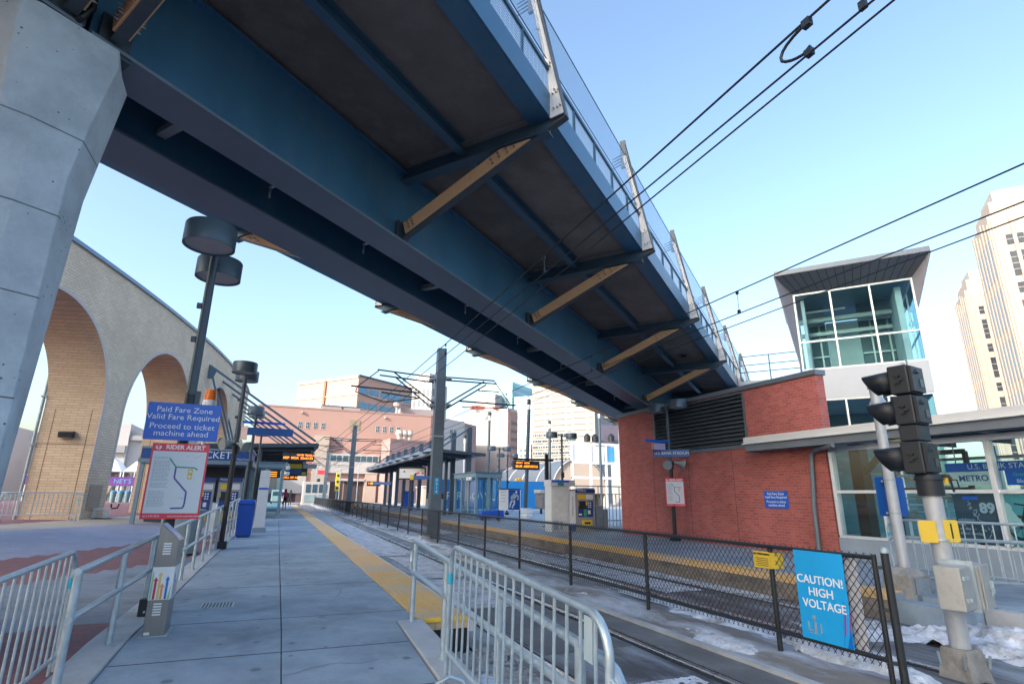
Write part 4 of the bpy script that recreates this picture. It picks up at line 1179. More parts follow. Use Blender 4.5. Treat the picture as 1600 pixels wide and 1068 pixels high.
lamp_post("street_lamp", "double drum lamp with loudspeaker horns, standing next to the blue bin", (LX, 16.15, PZ), 4.62)
lamp_post("street_lamp", "double drum lamp behind the blue bin, with the blue station name panel", (LX, 24.35, PZ), 4.62)
lamp_post("street_lamp", "farthest double drum lamp of the left platform, past the ticket kiosk", (LX, 32.5, PZ), 4.62)
# sign plates on the first lamp
s, x, n = sign("fare_zone_sign", "large blue paid fare zone sign bolted to the nearest lamp post", "sign", (-1.187, 7.84, 2.54), (1, 0, 0), .80, .455, M_signblue, .006, rad=.02)
for tx, dz, dx in zip(FARE, (.143, .053, -.06, -.147), (0, 0, 0, -.0)):
    text("lettering", tx, M_textw, s, (-1.187, 7.839, 2.54 + dz), x, UP, .094, sx=1.06)
s, x, n = sign("rider_alert_sign", "large red bordered rider alert board under the blue fare zone sign", "sign", (-1.160, 7.84, 1.835), (1, 0, 0), .61, .88, M_signred, .006)
M_paper = mat("notice_paper", (.74, .76, .78), .6, 0, .02, 3)
def alert_board(s, c, x, k, fine=True):
    """white sheet, heading, map line, grey text lines on a board of scale k"""
    c = Vector(c); x = Vector(x); n = x.cross(UP)
    def q(u, v, d=.0015): return c + x * (u * k) + UP * (v * k) + n * d
    b = MB(); b.slab([q(-.285, -.375), q(.285, -.375), q(.285, .345), q(-.285, .345)], n * .001); sh = b.build("sheet", M_paper, s)
    text("heading", "RIDER ALERT", M_textw, s, q(.050, .392, .002), x, UP, .072 * k, bold=.0022 * k)
    b = MB()
    pts = [q(-.238 + .031 * math.cos(a * .2618), .392 + .031 * math.sin(a * .2618), .002) for a in range(24)]
    b.slab(pts, n * .001); b.build("roundel", M_textw, s)
    text("roundel_letter", "T", M_signred, s, q(-.238, .392, .004), x, UP, .058 * k, bold=.005 * k)
    text("footer", "612-373-3333", M_textw, s, q(-.19, -.408, .002), x, UP, .030 * k)
    text("footer", "metrotransit.org/rideralert", M_textw, s, q(.14, -.408, .002), x, UP, .030 * k)
    mp = [(-.10, .26), (-.02, .16), (.18, .155), (.215, .13)]
    m2 = [(-.02, .16), (-.02, .03), (.13, -.13), (.13, -.27), (.12, -.315), (-.01, -.32)]
    def line(nm, ps, m, w, d):
        b = MB()
        for (a, b_) in zip(ps, ps[1:]):
            p0 = q(*a, d); p1 = q(*b_, d); dr = (p1 - p0).normalized(); sd = dr.cross(n) * (w * k / 2)
            b.slab([p0 - sd, p1 - sd, p1 + sd, p0 + sd], n * .0008)
        b.build(nm, m, sh)
    line("route_line", m2, mat("route_purple", (.10, .09, .33), .5, 0, 0), .018, .003)
    line("route_line", mp, mat("route_green", (.07, .33, .25), .5, 0, 0), .016, .0035)
    b = MB(); b.slab([q(.115, .02, .003), q(.165, .02, .003), q(.165, .14, .003), q(.115, .14, .003)], n * .0008); b.build("key_box", M_yel2, sh)
    b = MB()
    for cy_ in (.05, .11):
        b.slab([q(.14 + .016 * math.cos(a * .7854), cy_ + .016 * math.sin(a * .7854), .0042) for a in range(8)], n * .0005)
    b.build("key_mark", M_paper, sh)
    b = MB(); rnd = random.Random(5)
    v = .27
    while v > -.30:
        if v > .08 or -.09 < v <= .08 or -.12 > v:
            u = -.26; end = -.07 - rnd.uniform(0, .05)
            while u < end:
                w = rnd.uniform(.012, .035)
                b.slab([q(u, v, .003), q(min(u + w, end), v, .003), q(min(u + w, end), v + .007, .003), q(u, v + .007, .003)], n * .0005); u += w + .007
        v -= .0165 if int(v * 100) % 5 else .027
    for u, v in ((.07, .29), (.12, .30), (.18, .285), (.22, .30), (.15, .27), (.06, -.20), (.09, -.205)):
        b.slab([q(u, v, .003), q(u + .03, v, .003), q(u + .03, v + .005, .003), q(u, v + .005, .003)], n * .0005)
    b.build("small_print", mat("print_grey", (.45, .46, .48), .6, 0, 0), sh)
alert_board(s, (-1.160, 7.84, 1.835), (1, 0, 0), 1.0)
# brackets for both plates
b = MB()
for z in (2.68, 2.40, 2.20, 1.45):
    b.box((LX - .09, 7.853, z - .02), (LX + .09, 7.885, z + .02))
o = b.build("sign_clamp", M_black); tag(o, "black clamps fixing the fare zone and alert plates to the lamp post", "clamp")
# horns and small plate on the second lamp
hs = thing("loudspeaker", "pair of grey horn loudspeakers on the second lamp post", "loudspeaker", (LX, 16.15, 2.95))
def horn(t, p, d, k=1.0):
    p = Vector(p); d = Vector(d).normalized()
    b = MB(); b.tube(p + d * .04, p + d * .18, .035 * k, 12, r2=.055 * k); b.tube(p + d * .18, p + d * .38, .05 * k, 18, r2=.155 * k, cap=False); b.tube(p + d * .38, p + d * .395, .155 * k, 18, r2=.16 * k, cap=False); b.tube(p + d * .19, p + d * .37, .045 * k, 18, r2=.148 * k)
    b.build("horn", mat("horn_grey", (.30, .33, .34), .5, .1, .1, 6), t, smooth=True)
horn(hs, (LX, 16.0, 2.98), (-.75, -.62, -.22)); horn(hs, (LX, 16.1, 2.96), (.55, -.5, -.25), .9)
b = MB(); b.box((LX - .08, 16.06, 2.9), (LX + .08, 16.24, 3.0)); b.build("bracket", M_black, hs)
s, x, n = sign("small_plate", "small pale pink plate on the second lamp post above the horns", "sign", (LX + .12, 16.1, 3.22), (.8, -.6, 0), .30, .36, mat("pale_pink_plate", (.62, .50, .50), .5, 0, .05, 3), .01)
# station name sign on the third lamp
s, x, n = sign("station_name_sign", "blue station name panel and bar projecting from the third lamp post", "sign", (-.60, 24.27, 4.08), (1, 0, 0), 1.78, .30, mat("name_panel_blue", (.02, .10, .33), .4, 0, .06, 2), .04)
b = MB(); b.bar((-1.62, 24.4, 4.44), (-.05, 24.4, 4.44), .06, .09); b.build("bar", M_signblue, s)

# steel info pylon (ticket validator) with arrows
M_inox = mat("brushed_stainless", (.26, .265, .27), .32, .7, .12, 9, stretch=(18, 18, 1.2))
py = thing("info_pylon", "stainless steel ticket validator post with coloured arrows beside the handrail", "validator", (-.96, 6.9, .34))
PXL, PXR, PY0, PY1, PB = -1.055, -.870, 6.72, 7.05, .33
def zt(x): return 1.395 - (x - PXL) / (PXR - PXL) * .165
b = MB(); b.hexa([(PXL, PY0, PB), (PXR, PY0, PB), (PXR, PY1, PB), (PXL, PY1, PB), (PXL, PY0, zt(PXL)), (PXR, PY0, zt(PXR)), (PXR, PY1, zt(PXR)), (PXL, PY1, zt(PXL))]); bd = b.build("body", M_inox, py, bevel=.004)
wr = .003
b = MB(); b.box((PXL - wr, PY0 - wr, .685), (PXR + wr, PY1 + wr, .985)); wb = b.build("wrap_band", M_white, py)
ARW = [((.60, .03, .10)), ((.72, .53, .16)), ((.75, .30, .12)), ((.02, .17, .52)), ((.30, .55, .28)), ((.45, .65, .40))]
for k, (fx, f1, ci) in enumerate(((.22, .70, 0), (.40, .86, 1), (.55, .50, 2), (.76, .72, 3))):
    col = ARW[ci]; m_ = mat("arrow_%d" % ci, col, .5, 0, 0)
    xx = PXL + (PXR - PXL) * fx; hw = .010; z0 = .69; z1 = .69 + .29 * f1
    b = MB(); yq = PY0 - wr - .001
    b.slab([(xx - hw, yq, z0), (xx + hw, yq, z0), (xx + hw, yq, z1 - .035), (xx + .021, yq, z1 - .035), (xx, yq, z1), (xx - .021, yq, z1 - .035), (xx - hw, yq, z1 - .035)], (0, -.001, 0)); b.build("arrow", m_, wb)
b = MB(); yq = PY0 - wr - .0012
b.slab([(PXL + .004, yq, .69), (PXL + .02, yq, .69), (PXL + .02, yq, .90), (PXL + .012, yq, .955), (PXL + .004, yq, .93)], (0, -.0006, 0)); b.slab([(PXR - .03, yq, .69), (PXR - .006, yq, .69), (PXR - .006, yq, .83)], (0, -.0006, 0)); b.build("arrow_fringe", mat("arrow_4", ARW[4], .5, 0, 0), wb)
xq = PXR + wr + .001
for k, (yy, z1, ci) in enumerate(((6.80, .92, 3), (6.88, .86, 0), (6.97, .94, 4))):
    b = MB(); b.slab([(xq, yy - .012, .70), (xq, yy + .012, .70), (xq, yy + .012, z1 - .04), (xq, yy + .026, z1 - .04), (xq, yy, z1), (xq, yy - .026, z1 - .04), (xq, yy - .012, z1 - .04)], (.001, 0, 0)); b.build("arrow", mat("arrow_%d" % ci, ARW[ci], .5, 0, 0), wb)
b = MB()
for zc in (1.15, .595):
    for k in range(5):
        b.box((PXL + .055, PY0 - .004, zc - .05 + k * .024), (PXR - .06, PY0 - .001, zc - .036 + k * .024))
b.build("vent_slots", M_white, py)
b = MB(); q = lambda fx, yy, d: (PXL + (PXR - PXL) * fx, yy, zt(PXL + (PXR - PXL) * fx) + d)
b.hexa([q(.08, PY0 + .04, .002), q(.92, PY0 + .04, .002), q(.92, PY1 - .04, .002), q(.08, PY1 - .04, .002), q(.08, PY0 + .04, .006), q(.92, PY0 + .04, .006), q(.92, PY1 - .04, .006), q(.08, PY1 - .04, .006)]); b.build("label_plate", mat("label_violet", (.35, .34, .55), .3, 0, .3, 30), py)
b = MB(); b.box((PXL + .012, PY0 - .003, .375), (PXL + .06, PY0 - .0005, .40)); b.build("serial_plate", M_white, py)
b = MB(); b.box((PXL - .03, PY0 - .03, .315), (PXR + .03, PY1 + .03, PB + .035)); b.build("grout_base", M_kerb, py)

# left handrail: posts and two pipes
hr = thing("handrail", "galvanised two pipe handrail along the left kerb of the platform", "handrail", (-1.27, 12, PZ))
ht = lambda y: 1.035 + .0205 * y
hl = lambda y: .80 + .0035 * y
pyl = [5.15, 6.5, 7.88, 9.25, 10.6, 11.95, 13.3, 14.65, 16.0, 17.4, 18.8, 20.2, 21.6, 23.0]
for y in pyl:
    b = MB(); zb = PZ + .012 if y > 6.6 else max(.03, PZ - (6.6 - y) * .045)
    b.tube((-1.27, y, zb - .02), (-1.27, y, ht(y)), .028, 12); b.tube((-1.27, y, zb), (-1.27, y, zb + .008), .045, 12); b.build("post", M_galv, hr, smooth=True)
b = MB(); b.path([(-1.27, 5.10, ht(5.1))] + [(-1.27, y, ht(y)) for y in (6, 8, 10, 13, 16, 20, 23)], .027, 12); b.build("top_rail", M_galv, hr, smooth=True)
b = MB(); b.path([(-1.27, y, hl(y)) for y in (5.12, 8, 14, 23)], .025, 12); b.build("lower_rail", M_galv, hr, smooth=True)
# black kick box at the post beside the pylon
cb = thing("junction_box", "small black box at the foot of the handrail behind the info pylon", "box", (-1.2, 7.9, PZ))
b = MB(); b.box((-1.29, 7.70, PZ + .013), (-1.16, 7.80, PZ + .19)); b.build("case", M_black, cb, bevel=.008)
b = MB(); b.tube((-1.225, 7.69, PZ + .06), (-1.225, 7.70, PZ + .06), .012, 8); b.build("plug", M_galv, cb)

# crowd-control barriers: one built, the rest copied
def make_barrier(label):
    """2.4 m barrier along local Y, foot at z=0, origin at its middle"""
    t = thing("crowd_barrier", label, "barrier", (0, 0, 0), "steel crowd barriers")
    L = 1.22; H = 1.03; r = .17
    arc_ = lambda cy, cz, a0, a1: [(0, cy + r * math.cos(R(a0 + (a1 - a0) * k / 6)), cz + r * math.sin(R(a0 + (a1 - a0) * k / 6))) for k in range(7)]
    b = MB(); b.path([(0, L, .02)] + arc_(L - r, H - r, 0, 90) + arc_(-L + r, H - r, 90, 180) + [(0, -L, .02)], .021, 12); b.build("frame", M_galv, t, smooth=True)
    b = MB(); b.path([(0, -L, .22), (0, L, .22)], .016, 10); b.build("bottom_rail", M_galv, t, smooth=True)
    n = 17
    for k in range(n):
        y = -L + .115 + (2 * L - .23) * k / (n - 1)
        b = MB(); b.tube((0, y, .22), (0, y, H - .01), .0095, 8); b.build("bar", M_galv, t, smooth=True)
    b = MB(); b.box((-.004, -L + .14, H - .22), (.004, -L + .215, H - .03)); b.build("maker_plate", mat("plate_grey_blue", (.40, .50, .55), .5, .2, .1, 5), t)
    for s in (-1, 1):
        y = s * (L - .12)
        b = MB(); b.path([(-.12, y, .015), (-.10, y, .04), (0, y, .08), (.10, y, .04), (.12, y, .015)], .016, 8); b.tube((0, y, .09), (0, y, .22), .014, 8); b.build("foot", M_galv, t, smooth=True)
    for z in (.42, .80):
        b = MB(); b.path([(0, -L, z), (.0, -L - .05, z - .01), (0, -L - .06, z - .08), (0, -L - .045, z - .12)], .010, 8); b.build("hook", M_galv, t, smooth=True)
    b = MB(); b.tube((0, L, H - .30), (0, L, H - .22), .0235, 12); b.build("tape_mark", mat("cyan_tape", (.03, .38, .55), .5, 0, 0), t)
    return t
bar0 = make_barrier("galvanised crowd barrier on the right ramp kerb in the foreground")
bar0.location = (1.40, 3.53, .215)
bar0.rotation_euler = (R(2.6), 0, 0)
dup(bar0, (-1.53, 4.85, .14), 0, "galvanised crowd barrier at the left picture edge, at the end of the handrail").rotation_euler = (R(2.0), 0, 0)
dup(bar0, (-8.1, 26.35, .60), R(-86), "weathered crowd barrier in front of the arcade pillar, standing forward")
dup(bar0, (-8.35, 26.75, .60), R(-84), "weathered crowd barrier set behind the other one at the arcade pillar")
dup(bar0, (-1.75, 19.6, .36), R(8), "crowd barrier standing end-on between the handrail and the ticket machines")
dup(bar0, (10.6, 6.0, PZ - .02), R(4), "crowd barrier before the pavilion, behind the white pole")
dup(bar0, (10.55, 3.4, PZ - .02), R(2), "crowd barrier before the pavilion at the right picture edge")
# right handrail on the ramp kerb
hr2 = thing("handrail", "galvanised two pipe handrail on the right kerb of the ramp, behind the barrier", "handrail", (1.52, 4.5, .2))
h2 = lambda y: 1.20 - (6.63 - y) * .0575
l2 = lambda y: .86 - (6.63 - y) * .030
for y in (6.55, 5.25, 3.9, 2.75):
    b = MB(); zb = PZ - (6.6 - y) * .05
    b.tube((1.52, y, zb - .03), (1.52, y, h2(y)), .029, 12); b.tube((1.52, y, zb + .01), (1.52, y, zb + .018), .046, 12); b.build("post", M_galv, hr2, smooth=True)
pts = [(1.52, 2.5, h2(2.5)), (1.52, 6.55, h2(6.55)), (1.52, 6.66, h2(6.6) - .03), (1.52, 6.72, h2(6.6) - .10), (1.52, 6.72, l2(6.6) + .10), (1.52, 6.66, l2(6.6) + .03), (1.52, 6.55, l2(6.55)), (1.52, 2.5, l2(2.5))]
lo_ = [(1.52, 2.42, l2(2.4) + .02), (1.52, 2.37, l2(2.4) + .07), (1.52, 2.37, h2(2.4) - .07), (1.52, 2.42, h2(2.4) - .02)]
b = MB(); b.path([lo_[2], lo_[3]] + pts + [lo_[0], lo_[1], lo_[2]], .027, 12); b.build("pipe_loop", M_galv, hr2, smooth=True)

# blue bin, white pillar, shelter, displays, grey drum, orange lamp
bn = thing("litter_bin", "tall blue litter bin on the left platform beside the handrail", "bin", (-.88, 20.25, PZ))
M_bin = mat("bin_blue", (.008, .07, .40), .35, 0, .06, 3)
b = MB(); b.hexa([(-1.10, 20.02, PZ + .03), (-.66, 20.02, PZ + .03), (-.66, 20.5, PZ + .03), (-1.10, 20.5, PZ + .03), (-1.13, 19.99, 1.35), (-.63, 19.99, 1.35), (-.63, 20.53, 1.35), (-1.13, 20.53, 1.35)]); b.build("body", M_bin, bn, bevel=.03)
b = MB(); b.hexa([(-1.15, 19.97, 1.352), (-.61, 19.97, 1.352), (-.61, 20.55, 1.352), (-1.15, 20.55, 1.352), (-1.10, 20.02, 1.50), (-.66, 20.02, 1.50), (-.66, 20.5, 1.50), (-1.10, 20.5, 1.50)]); b.build("lid", M_bin, bn, bevel=.03)
b = MB(); b.box((-.630, 20.1, 1.15), (-.615, 20.42, 1.32)); b.build("label", mat("bin_label", (.55, .12, .12), .5, 0, .4, 20), bn)
b = MB(); b.box((-1.06, 20.06, PZ), (-.70, 20.46, PZ + .028)); b.build("foot", M_black, bn)
wp = thing("info_pillar", "slim white info pillar on a grey foot beside the blue bin", "pillar", (-.48, 22.5, PZ))
b = MB(); b.box((-.70, 22.2, PZ), (-.26, 22.75, PZ + .17)); b.build("plinth", M_panel, wp)
b = MB(); b.hexa([(-.67, 22.3, PZ + .172), (-.32, 22.3, PZ + .172), (-.32, 22.62, PZ + .172), (-.67, 22.62, PZ + .172), (-.665, 22.3, 2.50), (-.335, 22.3, 2.50), (-.335, 22.62, 2.50), (-.665, 22.62, 2.50)]); b.build("shaft", M_white, wp, bevel=.01)
b = MB(); b.box((-.66, 22.290, 1.83), (-.335, 22.297, 1.90)); b.build("blue_stripe", M_signblue, wp)
b = MB(); b.box((-.665, 22.296, 2.24), (-.335, 22.299, 2.247)); b.build("seam", M_galvdk, wp)
M_shel = mat("shelter_frame_blue", (.21, .32, .385), .4, .2, .1, 3)
def shelter(label, x0, x1, y0, y1, zt_, bays_x, bays_y):
    t = thing("platform_shelter", label, "shelter", ((x0 + x1) / 2, (y0 + y1) / 2, PZ), "glazed platform shelters")
    b = MB(); b.box((x0 - .12, y0 - .12, zt_ - .33), (x1 + .12, y1 + .12, zt_ - .04)); b.box((x0 - .2, y0 - .2, zt_ - .038), (x1 + .2, y1 + .2, zt_)); b.build("roof", M_shel, t, bevel=.01)
    def post(x, y, w=.16):
        p = MB(); p.box((x - w / 2, y - w / 2, PZ), (x + w / 2, y + w / 2, zt_ - .333)); p.build("post", M_shel, t)
    xs = [x0 + (x1 - x0) * k / bays_x for k in range(bays_x + 1)]; ys_ = [y0 + (y1 - y0) * k / bays_y for k in range(bays_y + 1)]
    for x in xs:
        post(x, y0); post(x, y1)
    for y in ys_[1:-1]:
        post(x0, y, .12); post(x1, y, .12)
    g_ = MB()
    for a, c in zip(xs, xs[1:]):
        for y in (y0, y1): g_.box((a + .08, y - .004, .6), (c - .08, y + .004, zt_ - .42))
    for a, c in zip(ys_, ys_[1:]):
        for x in (x0, x1): g_.box((x - .004, a + .08, .6), (x + .004, c - .08, zt_ - .42))
    g_.build("glazing", M_glass, t)
    k = MB(); k.box((x0, y0 + .081, .50), (x0 + .05, y1 - .081, .58)); k.box((x1 - .05, y0 + .081, .50), (x1, y1 - .081, .58)); k.box((x0 + .081, y0 - .02, .50), (x1 - .081, y0 + .03, .58)); k.build("sill_rail", M_shel, t)
    bt = MB(); bt.box((x0 + .3, y0 + .5, .80), (x0 + .65, y1 - .5, .86)); bt.box((x0 + .4, y0 + .8, PZ), (x0 + .5, y0 + .9, .80)); bt.box((x0 + .4, y1 - .9, PZ), (x0 + .5, y1 - .8, .80)); bt.build("bench", M_galv, t)
    ft = MB()
    for x in xs:
        for y in (y0, y1):
            ft.box((x - .12, y - .12, PZ), (x + .12, y + .12, PZ + .14))
    ft.build("footing", M_panel, t)
    return t
sh1 = shelter("blue grey glazed shelter on the left platform behind the white pillar", -1.60, .12, 34.6, 39.0, 3.42, 2, 3)
b = MB(); b.box((-.55, 34.50, 2.55), (0, 34.56, 3.0)); b.build("route_display", M_black, sh1)
b = MB()
for k in range(3):
    b.box((-.50, 34.49, 2.62 + k * .11), (-.18, 34.497, 2.66 + k * .11))
b.build("led_text", M_led, sh1)
cm = thing("loudspeaker", "white dome loudspeakers at the corner of the left platform shelter", "loudspeaker", (.55, 34.4, 3.2))
for dz in (0, -.32):
    b = MB(); b.lathe((.36, 34.35, 3.02 + dz), [(.001, .2), (.10, .19), (.13, .10), (.10, .0), (.001, -.04)], 14); b.build("dome", M_white, cm, smooth=True)
b = MB(); b.path([(.19, 34.45, 3.2), (.26, 34.38, 3.34), (.40, 34.33, 3.33), (.38, 34.34, 3.2)], .025, 8); b.build("arm", M_galv, cm)

def led_board(name, label, c, xd, w, h, rows, th=.22, group="amber platform displays"):
    t = thing(name, label, "display", c, group)
    x = Vector(xd).normalized(); n = x.cross(UP); c = Vector(c)
    b = MB(); b.slab([c - x * w / 2 - UP * h / 2, c + x * w / 2 - UP * h / 2, c + x * w / 2 + UP * h / 2, c - x * w / 2 + UP * h / 2], -n * th); b.build("case", M_black, t, bevel=.015)
    b = MB(); e = .05 * h
    b.slab([c - x * (w / 2 - e) - UP * (h / 2 - e) + n * .002, c + x * (w / 2 - e) - UP * (h / 2 - e) + n * .002, c + x * (w / 2 - e) + UP * (h / 2 - e) + n * .002, c - x * (w / 2 - e) + UP * (h / 2 - e) + n * .002], n * .002); b.build("screen_glass", mat("display_smoke", (.045, .05, .06), .25, 0, .2, 4), t)
    for (s_, u, v, sz, al) in rows:
        text("led_text", s_, M_led, t, c + x * (u * w) + UP * (v * h) + n * .006, x, UP, sz * h, align=al, bold=.012 * h, sx=1.05)
    return t
led_board("train_display", "large amber train display hung under the end of the left canopy", (.965, 39.0, 4.02), (1, 0, 0), 1.95, .54, [("1:26 PM", .05, .22, .24, 'CENTER'), ("TRACK 2", .34, .22, .24, 'CENTER'), ("MSP  MOA  22nd", -.47, -.14, .36, 'LEFT'), ("1:32", .46, -.14, .36, 'RIGHT')])
ad = thing("advert_board", "yellow and blue advert board hanging beyond the amber display", "advert", (1.0, 43.5, 3.35))
b = MB(); b.box((.30, 43.5, 2.95), (1.78, 43.7, 3.85)); b.build("case", M_black, ad)
b = MB(); b.box((.36, 43.488, 3.46), (1.40, 43.498, 3.78)); b.box((1.42, 43.488, 3.02), (1.70, 43.498, 3.22)); b.build("yellow_panel", M_yel2, ad)
b = MB(); b.box((.36, 43.488, 3.05), (1.38, 43.498, 3.42)); b.build("blue_panel", mat("advert_blue", (.03, .10, .28), .4, 0, .2, 3), ad)
b = MB(); b.tube((.5, 43.6, 3.85), (.5, 43.6, 4.6), .03, 6); b.tube((1.6, 43.6, 3.85), (1.6, 43.6, 4.6), .03, 6); b.each("hanger", M_black, ad)
led_board("train_display", "small distant amber display beside the far end of the left canopy", (.75, 52.5, 3.05), (1, 0, 0), 1.35, .42, [("MALL OF AM", -.45, 0, .55, 'LEFT')])
s, x, n = sign("exit_sign", "pale grey hanging sign right of the amber display", "sign", (1.85, 41.5, 3.55), (1, 0, 0), .90, .30, mat("pale_hang_sign", (.32, .37, .40), .5, 0, .1, 3), .06)
# grey drum bin and orange lamp left of the handrail
gb = thing("drum_bin", "large pale grey drum bin standing left of the handrail", "bin", (-1.98, 15.3, .34))
b = MB(); b.lathe((-1.98, 15.3, .36), [(.001, 0), (.40, 0), (.44, .86), (.46, .88), (.46, .95), (.40, .96), (.38, .80), (.001, .78)], 28); b.build("drum", mat("drum_grey_blue", (.25, .32, .36), .5, .2, .1, 3), gb, smooth=True)
b = MB(); b.lathe((-1.98, 15.3, .335), [(.001, 0), (.42, 0), (.42, .03), (.001, .03)], 24); b.build("base_ring", M_black, gb)
ol = thing("beacon_post", "white post with an orange cap showing above the blue fare sign", "beacon", (-1.93, 16.6, .35))
b = MB(); b.tube((-1.98, 16.6, .34), (-1.98, 16.6, 3.95), .05, 10); b.build("post", M_galv, ol)
b = MB(); b.lathe((-1.98, 16.6, 3.82), [(.001, 0), (.17, 0), (.17, .26), (.15, .27), (.001, .27)], 22); b.build("collar", M_white, ol, smooth=True)
b = MB(); b.lathe((-1.98, 16.6, 4.09), [(.001, 0), (.155, 0), (.15, .145), (.135, .15), (.135, .17), (.13, .27), (.12, .28), (.001, .285)], 22); b.build("orange_cap", mat("orange_plastic", (.75, .17, .01), .35, 0, .05, 4), ol, smooth=True)
# low folding cart and bench at the arcade
ct = thing("folding_cart", "low white cart with black hooked handle in front of the arcade pillar", "cart", (-6.75, 28.9, .6))
b = MB(); b.hexa([(-7.25, 28.75, .93), (-6.45, 28.75, .98), (-6.45, 29.1, .98), (-7.25, 29.1, .93), (-7.25, 28.75, 1.0), (-6.45, 28.75, 1.03), (-6.45, 29.1, 1.03), (-7.25, 29.1, 1.0)]); b.build("deck", M_white, ct, bevel=.01)
b = MB()
for x0 in (-7.08, -6.62):
    b.hexa([(x0 - .08, 28.8, .61), (x0 + .08, 28.8, .61), (x0 + .08, 29.05, .61), (x0 - .08, 29.05, .61), (x0 - .05, 28.8, .935), (x0 + .09, 28.8, .935), (x0 + .09, 29.05, .935), (x0 - .05, 29.05, .935)])
b.each("leg", M_white, ct)
b = MB(); b.path([(-6.5, 28.9, 1.0), (-6.25, 28.9, 1.04), (-6.22, 28.9, 1.2)], .03, 8); b.path([(-6.48, 28.9, 1.02), (-6.5, 28.9, 1.2)], .03, 8); b.box((-7.2, 28.8, .60), (-6.4, 29.05, .625)); b.build("handle", M_black, ct)
bc = thing("bench", "dark bench standing inside the second arch", "bench", (-8.9, 46, .6))
b = MB(); b.box((-9.45, 45.8, .93), (-8.0, 46.3, 1.02)); b.build("seat", M_galvdk, bc)
b = MB(); b.box((-9.1, 45.9, .6), (-8.95, 46.2, .93)); b.box((-8.4, 45.9, .6), (-8.25, 46.2, .93)); b.each("leg", M_galvdk, bc)
# through the arch: row of bins, banner fence, tents
for k in range(5):
    x = -15.75 + k * .62
    t = thing("wheeled_bin", "grey bin with a blue lid in the row seen through the arch" , "bin", (x, 70, .6), "row of bins beyond the arch") if k == 0 else None
    if k == 0:
        b = MB(); b.lathe((x, 70, .62), [(.001, 0), (.24, 0), (.29, 1.0), (.001, 1.0)], 14); b.build("body", mat("bin_teal_grey", (.16, .26, .30), .5, .1, .1, 3), t, smooth=True)
        b = MB(); b.lathe((x, 70, 1.625), [(.001, 0), (.30, 0), (.30, .06), (.2, .18), (.001, .2)], 14); b.build("lid", mat("bin_lid_blue", (.04, .22, .42), .45, 0, .1, 3), t, smooth=True)
        wb0 = t
    else:
        dup(wb0, (x, 70, .6))
bf = thing("banner_fence", "purple banner fence beyond the second arch", "banner", (-15, 78, .6))
b = MB(); b.box((-26, 78, 2.35), (-11.5, 78.05, 3.35)); b.build("banner", mat("banner_purple", (.16, .06, .30), .5, 0, .2, .6), bf)
text("lettering", "NEY'S", mat("banner_cyan", (.20, .45, .70), .5, 0, 0), bf, (-16.9, 77.99, 2.85), (1, 0, 0), UP, .7)
b = MB()
for k in range(9): b.box((-26 + k * 1.8, 78.06, .5), (-25.88 + k * 1.8, 78.16, 3.4))
b.each("post", M_white, bf)
for k, (x, lab) in enumerate(((-20.4, "white event tent seen through the arch, left one"), (-15.6, "white event tent seen through the arch, right one"))):
    tt = thing("event_tent", lab, "tent", (x, 84, .6), "white event tents")
    b = MB(); b.loft([[(x - 2.3, 82, 4.1), (x + 2.3, 82, 4.1), (x + 2.3, 86.6, 4.1), (x - 2.3, 86.6, 4.1)], [(x - 1.4, 83, 5.3), (x + 1.4, 83, 5.3), (x + 1.4, 85.6, 5.3), (x - 1.4, 85.6, 5.3)], [(x - .1, 84.2, 6.3), (x + .1, 84.2, 6.3), (x + .1, 84.4, 6.3), (x - .1, 84.4, 6.3)]]); b.build("roof", M_white, tt)
    b = MB()
    for dx in (-2.25, -1.1, 0, 1.1, 2.25):
        for yy in (82.05, 86.5): b.box((x + dx - .06, yy, .5), (x + dx + .06, yy + .1, 4.1))
    b.build("frame", M_white, tt)
    b = MB(); b.box((x - 2.25, 86.62, .5), (x + 2.25, 86.66, 4.1)); b.build("wall_sheet", mat("tent_clear_sheet", (.22, .21, .21), .4, 0, .5, .6), tt)
    b = MB()
    for dx in (-1.6, .1, 1.5): b.bar((x + dx, 86.4, 1.2), (x + dx + .8, 86.4, 3.9), .12, .3)
    b.each("timber_prop", M_tan, tt)
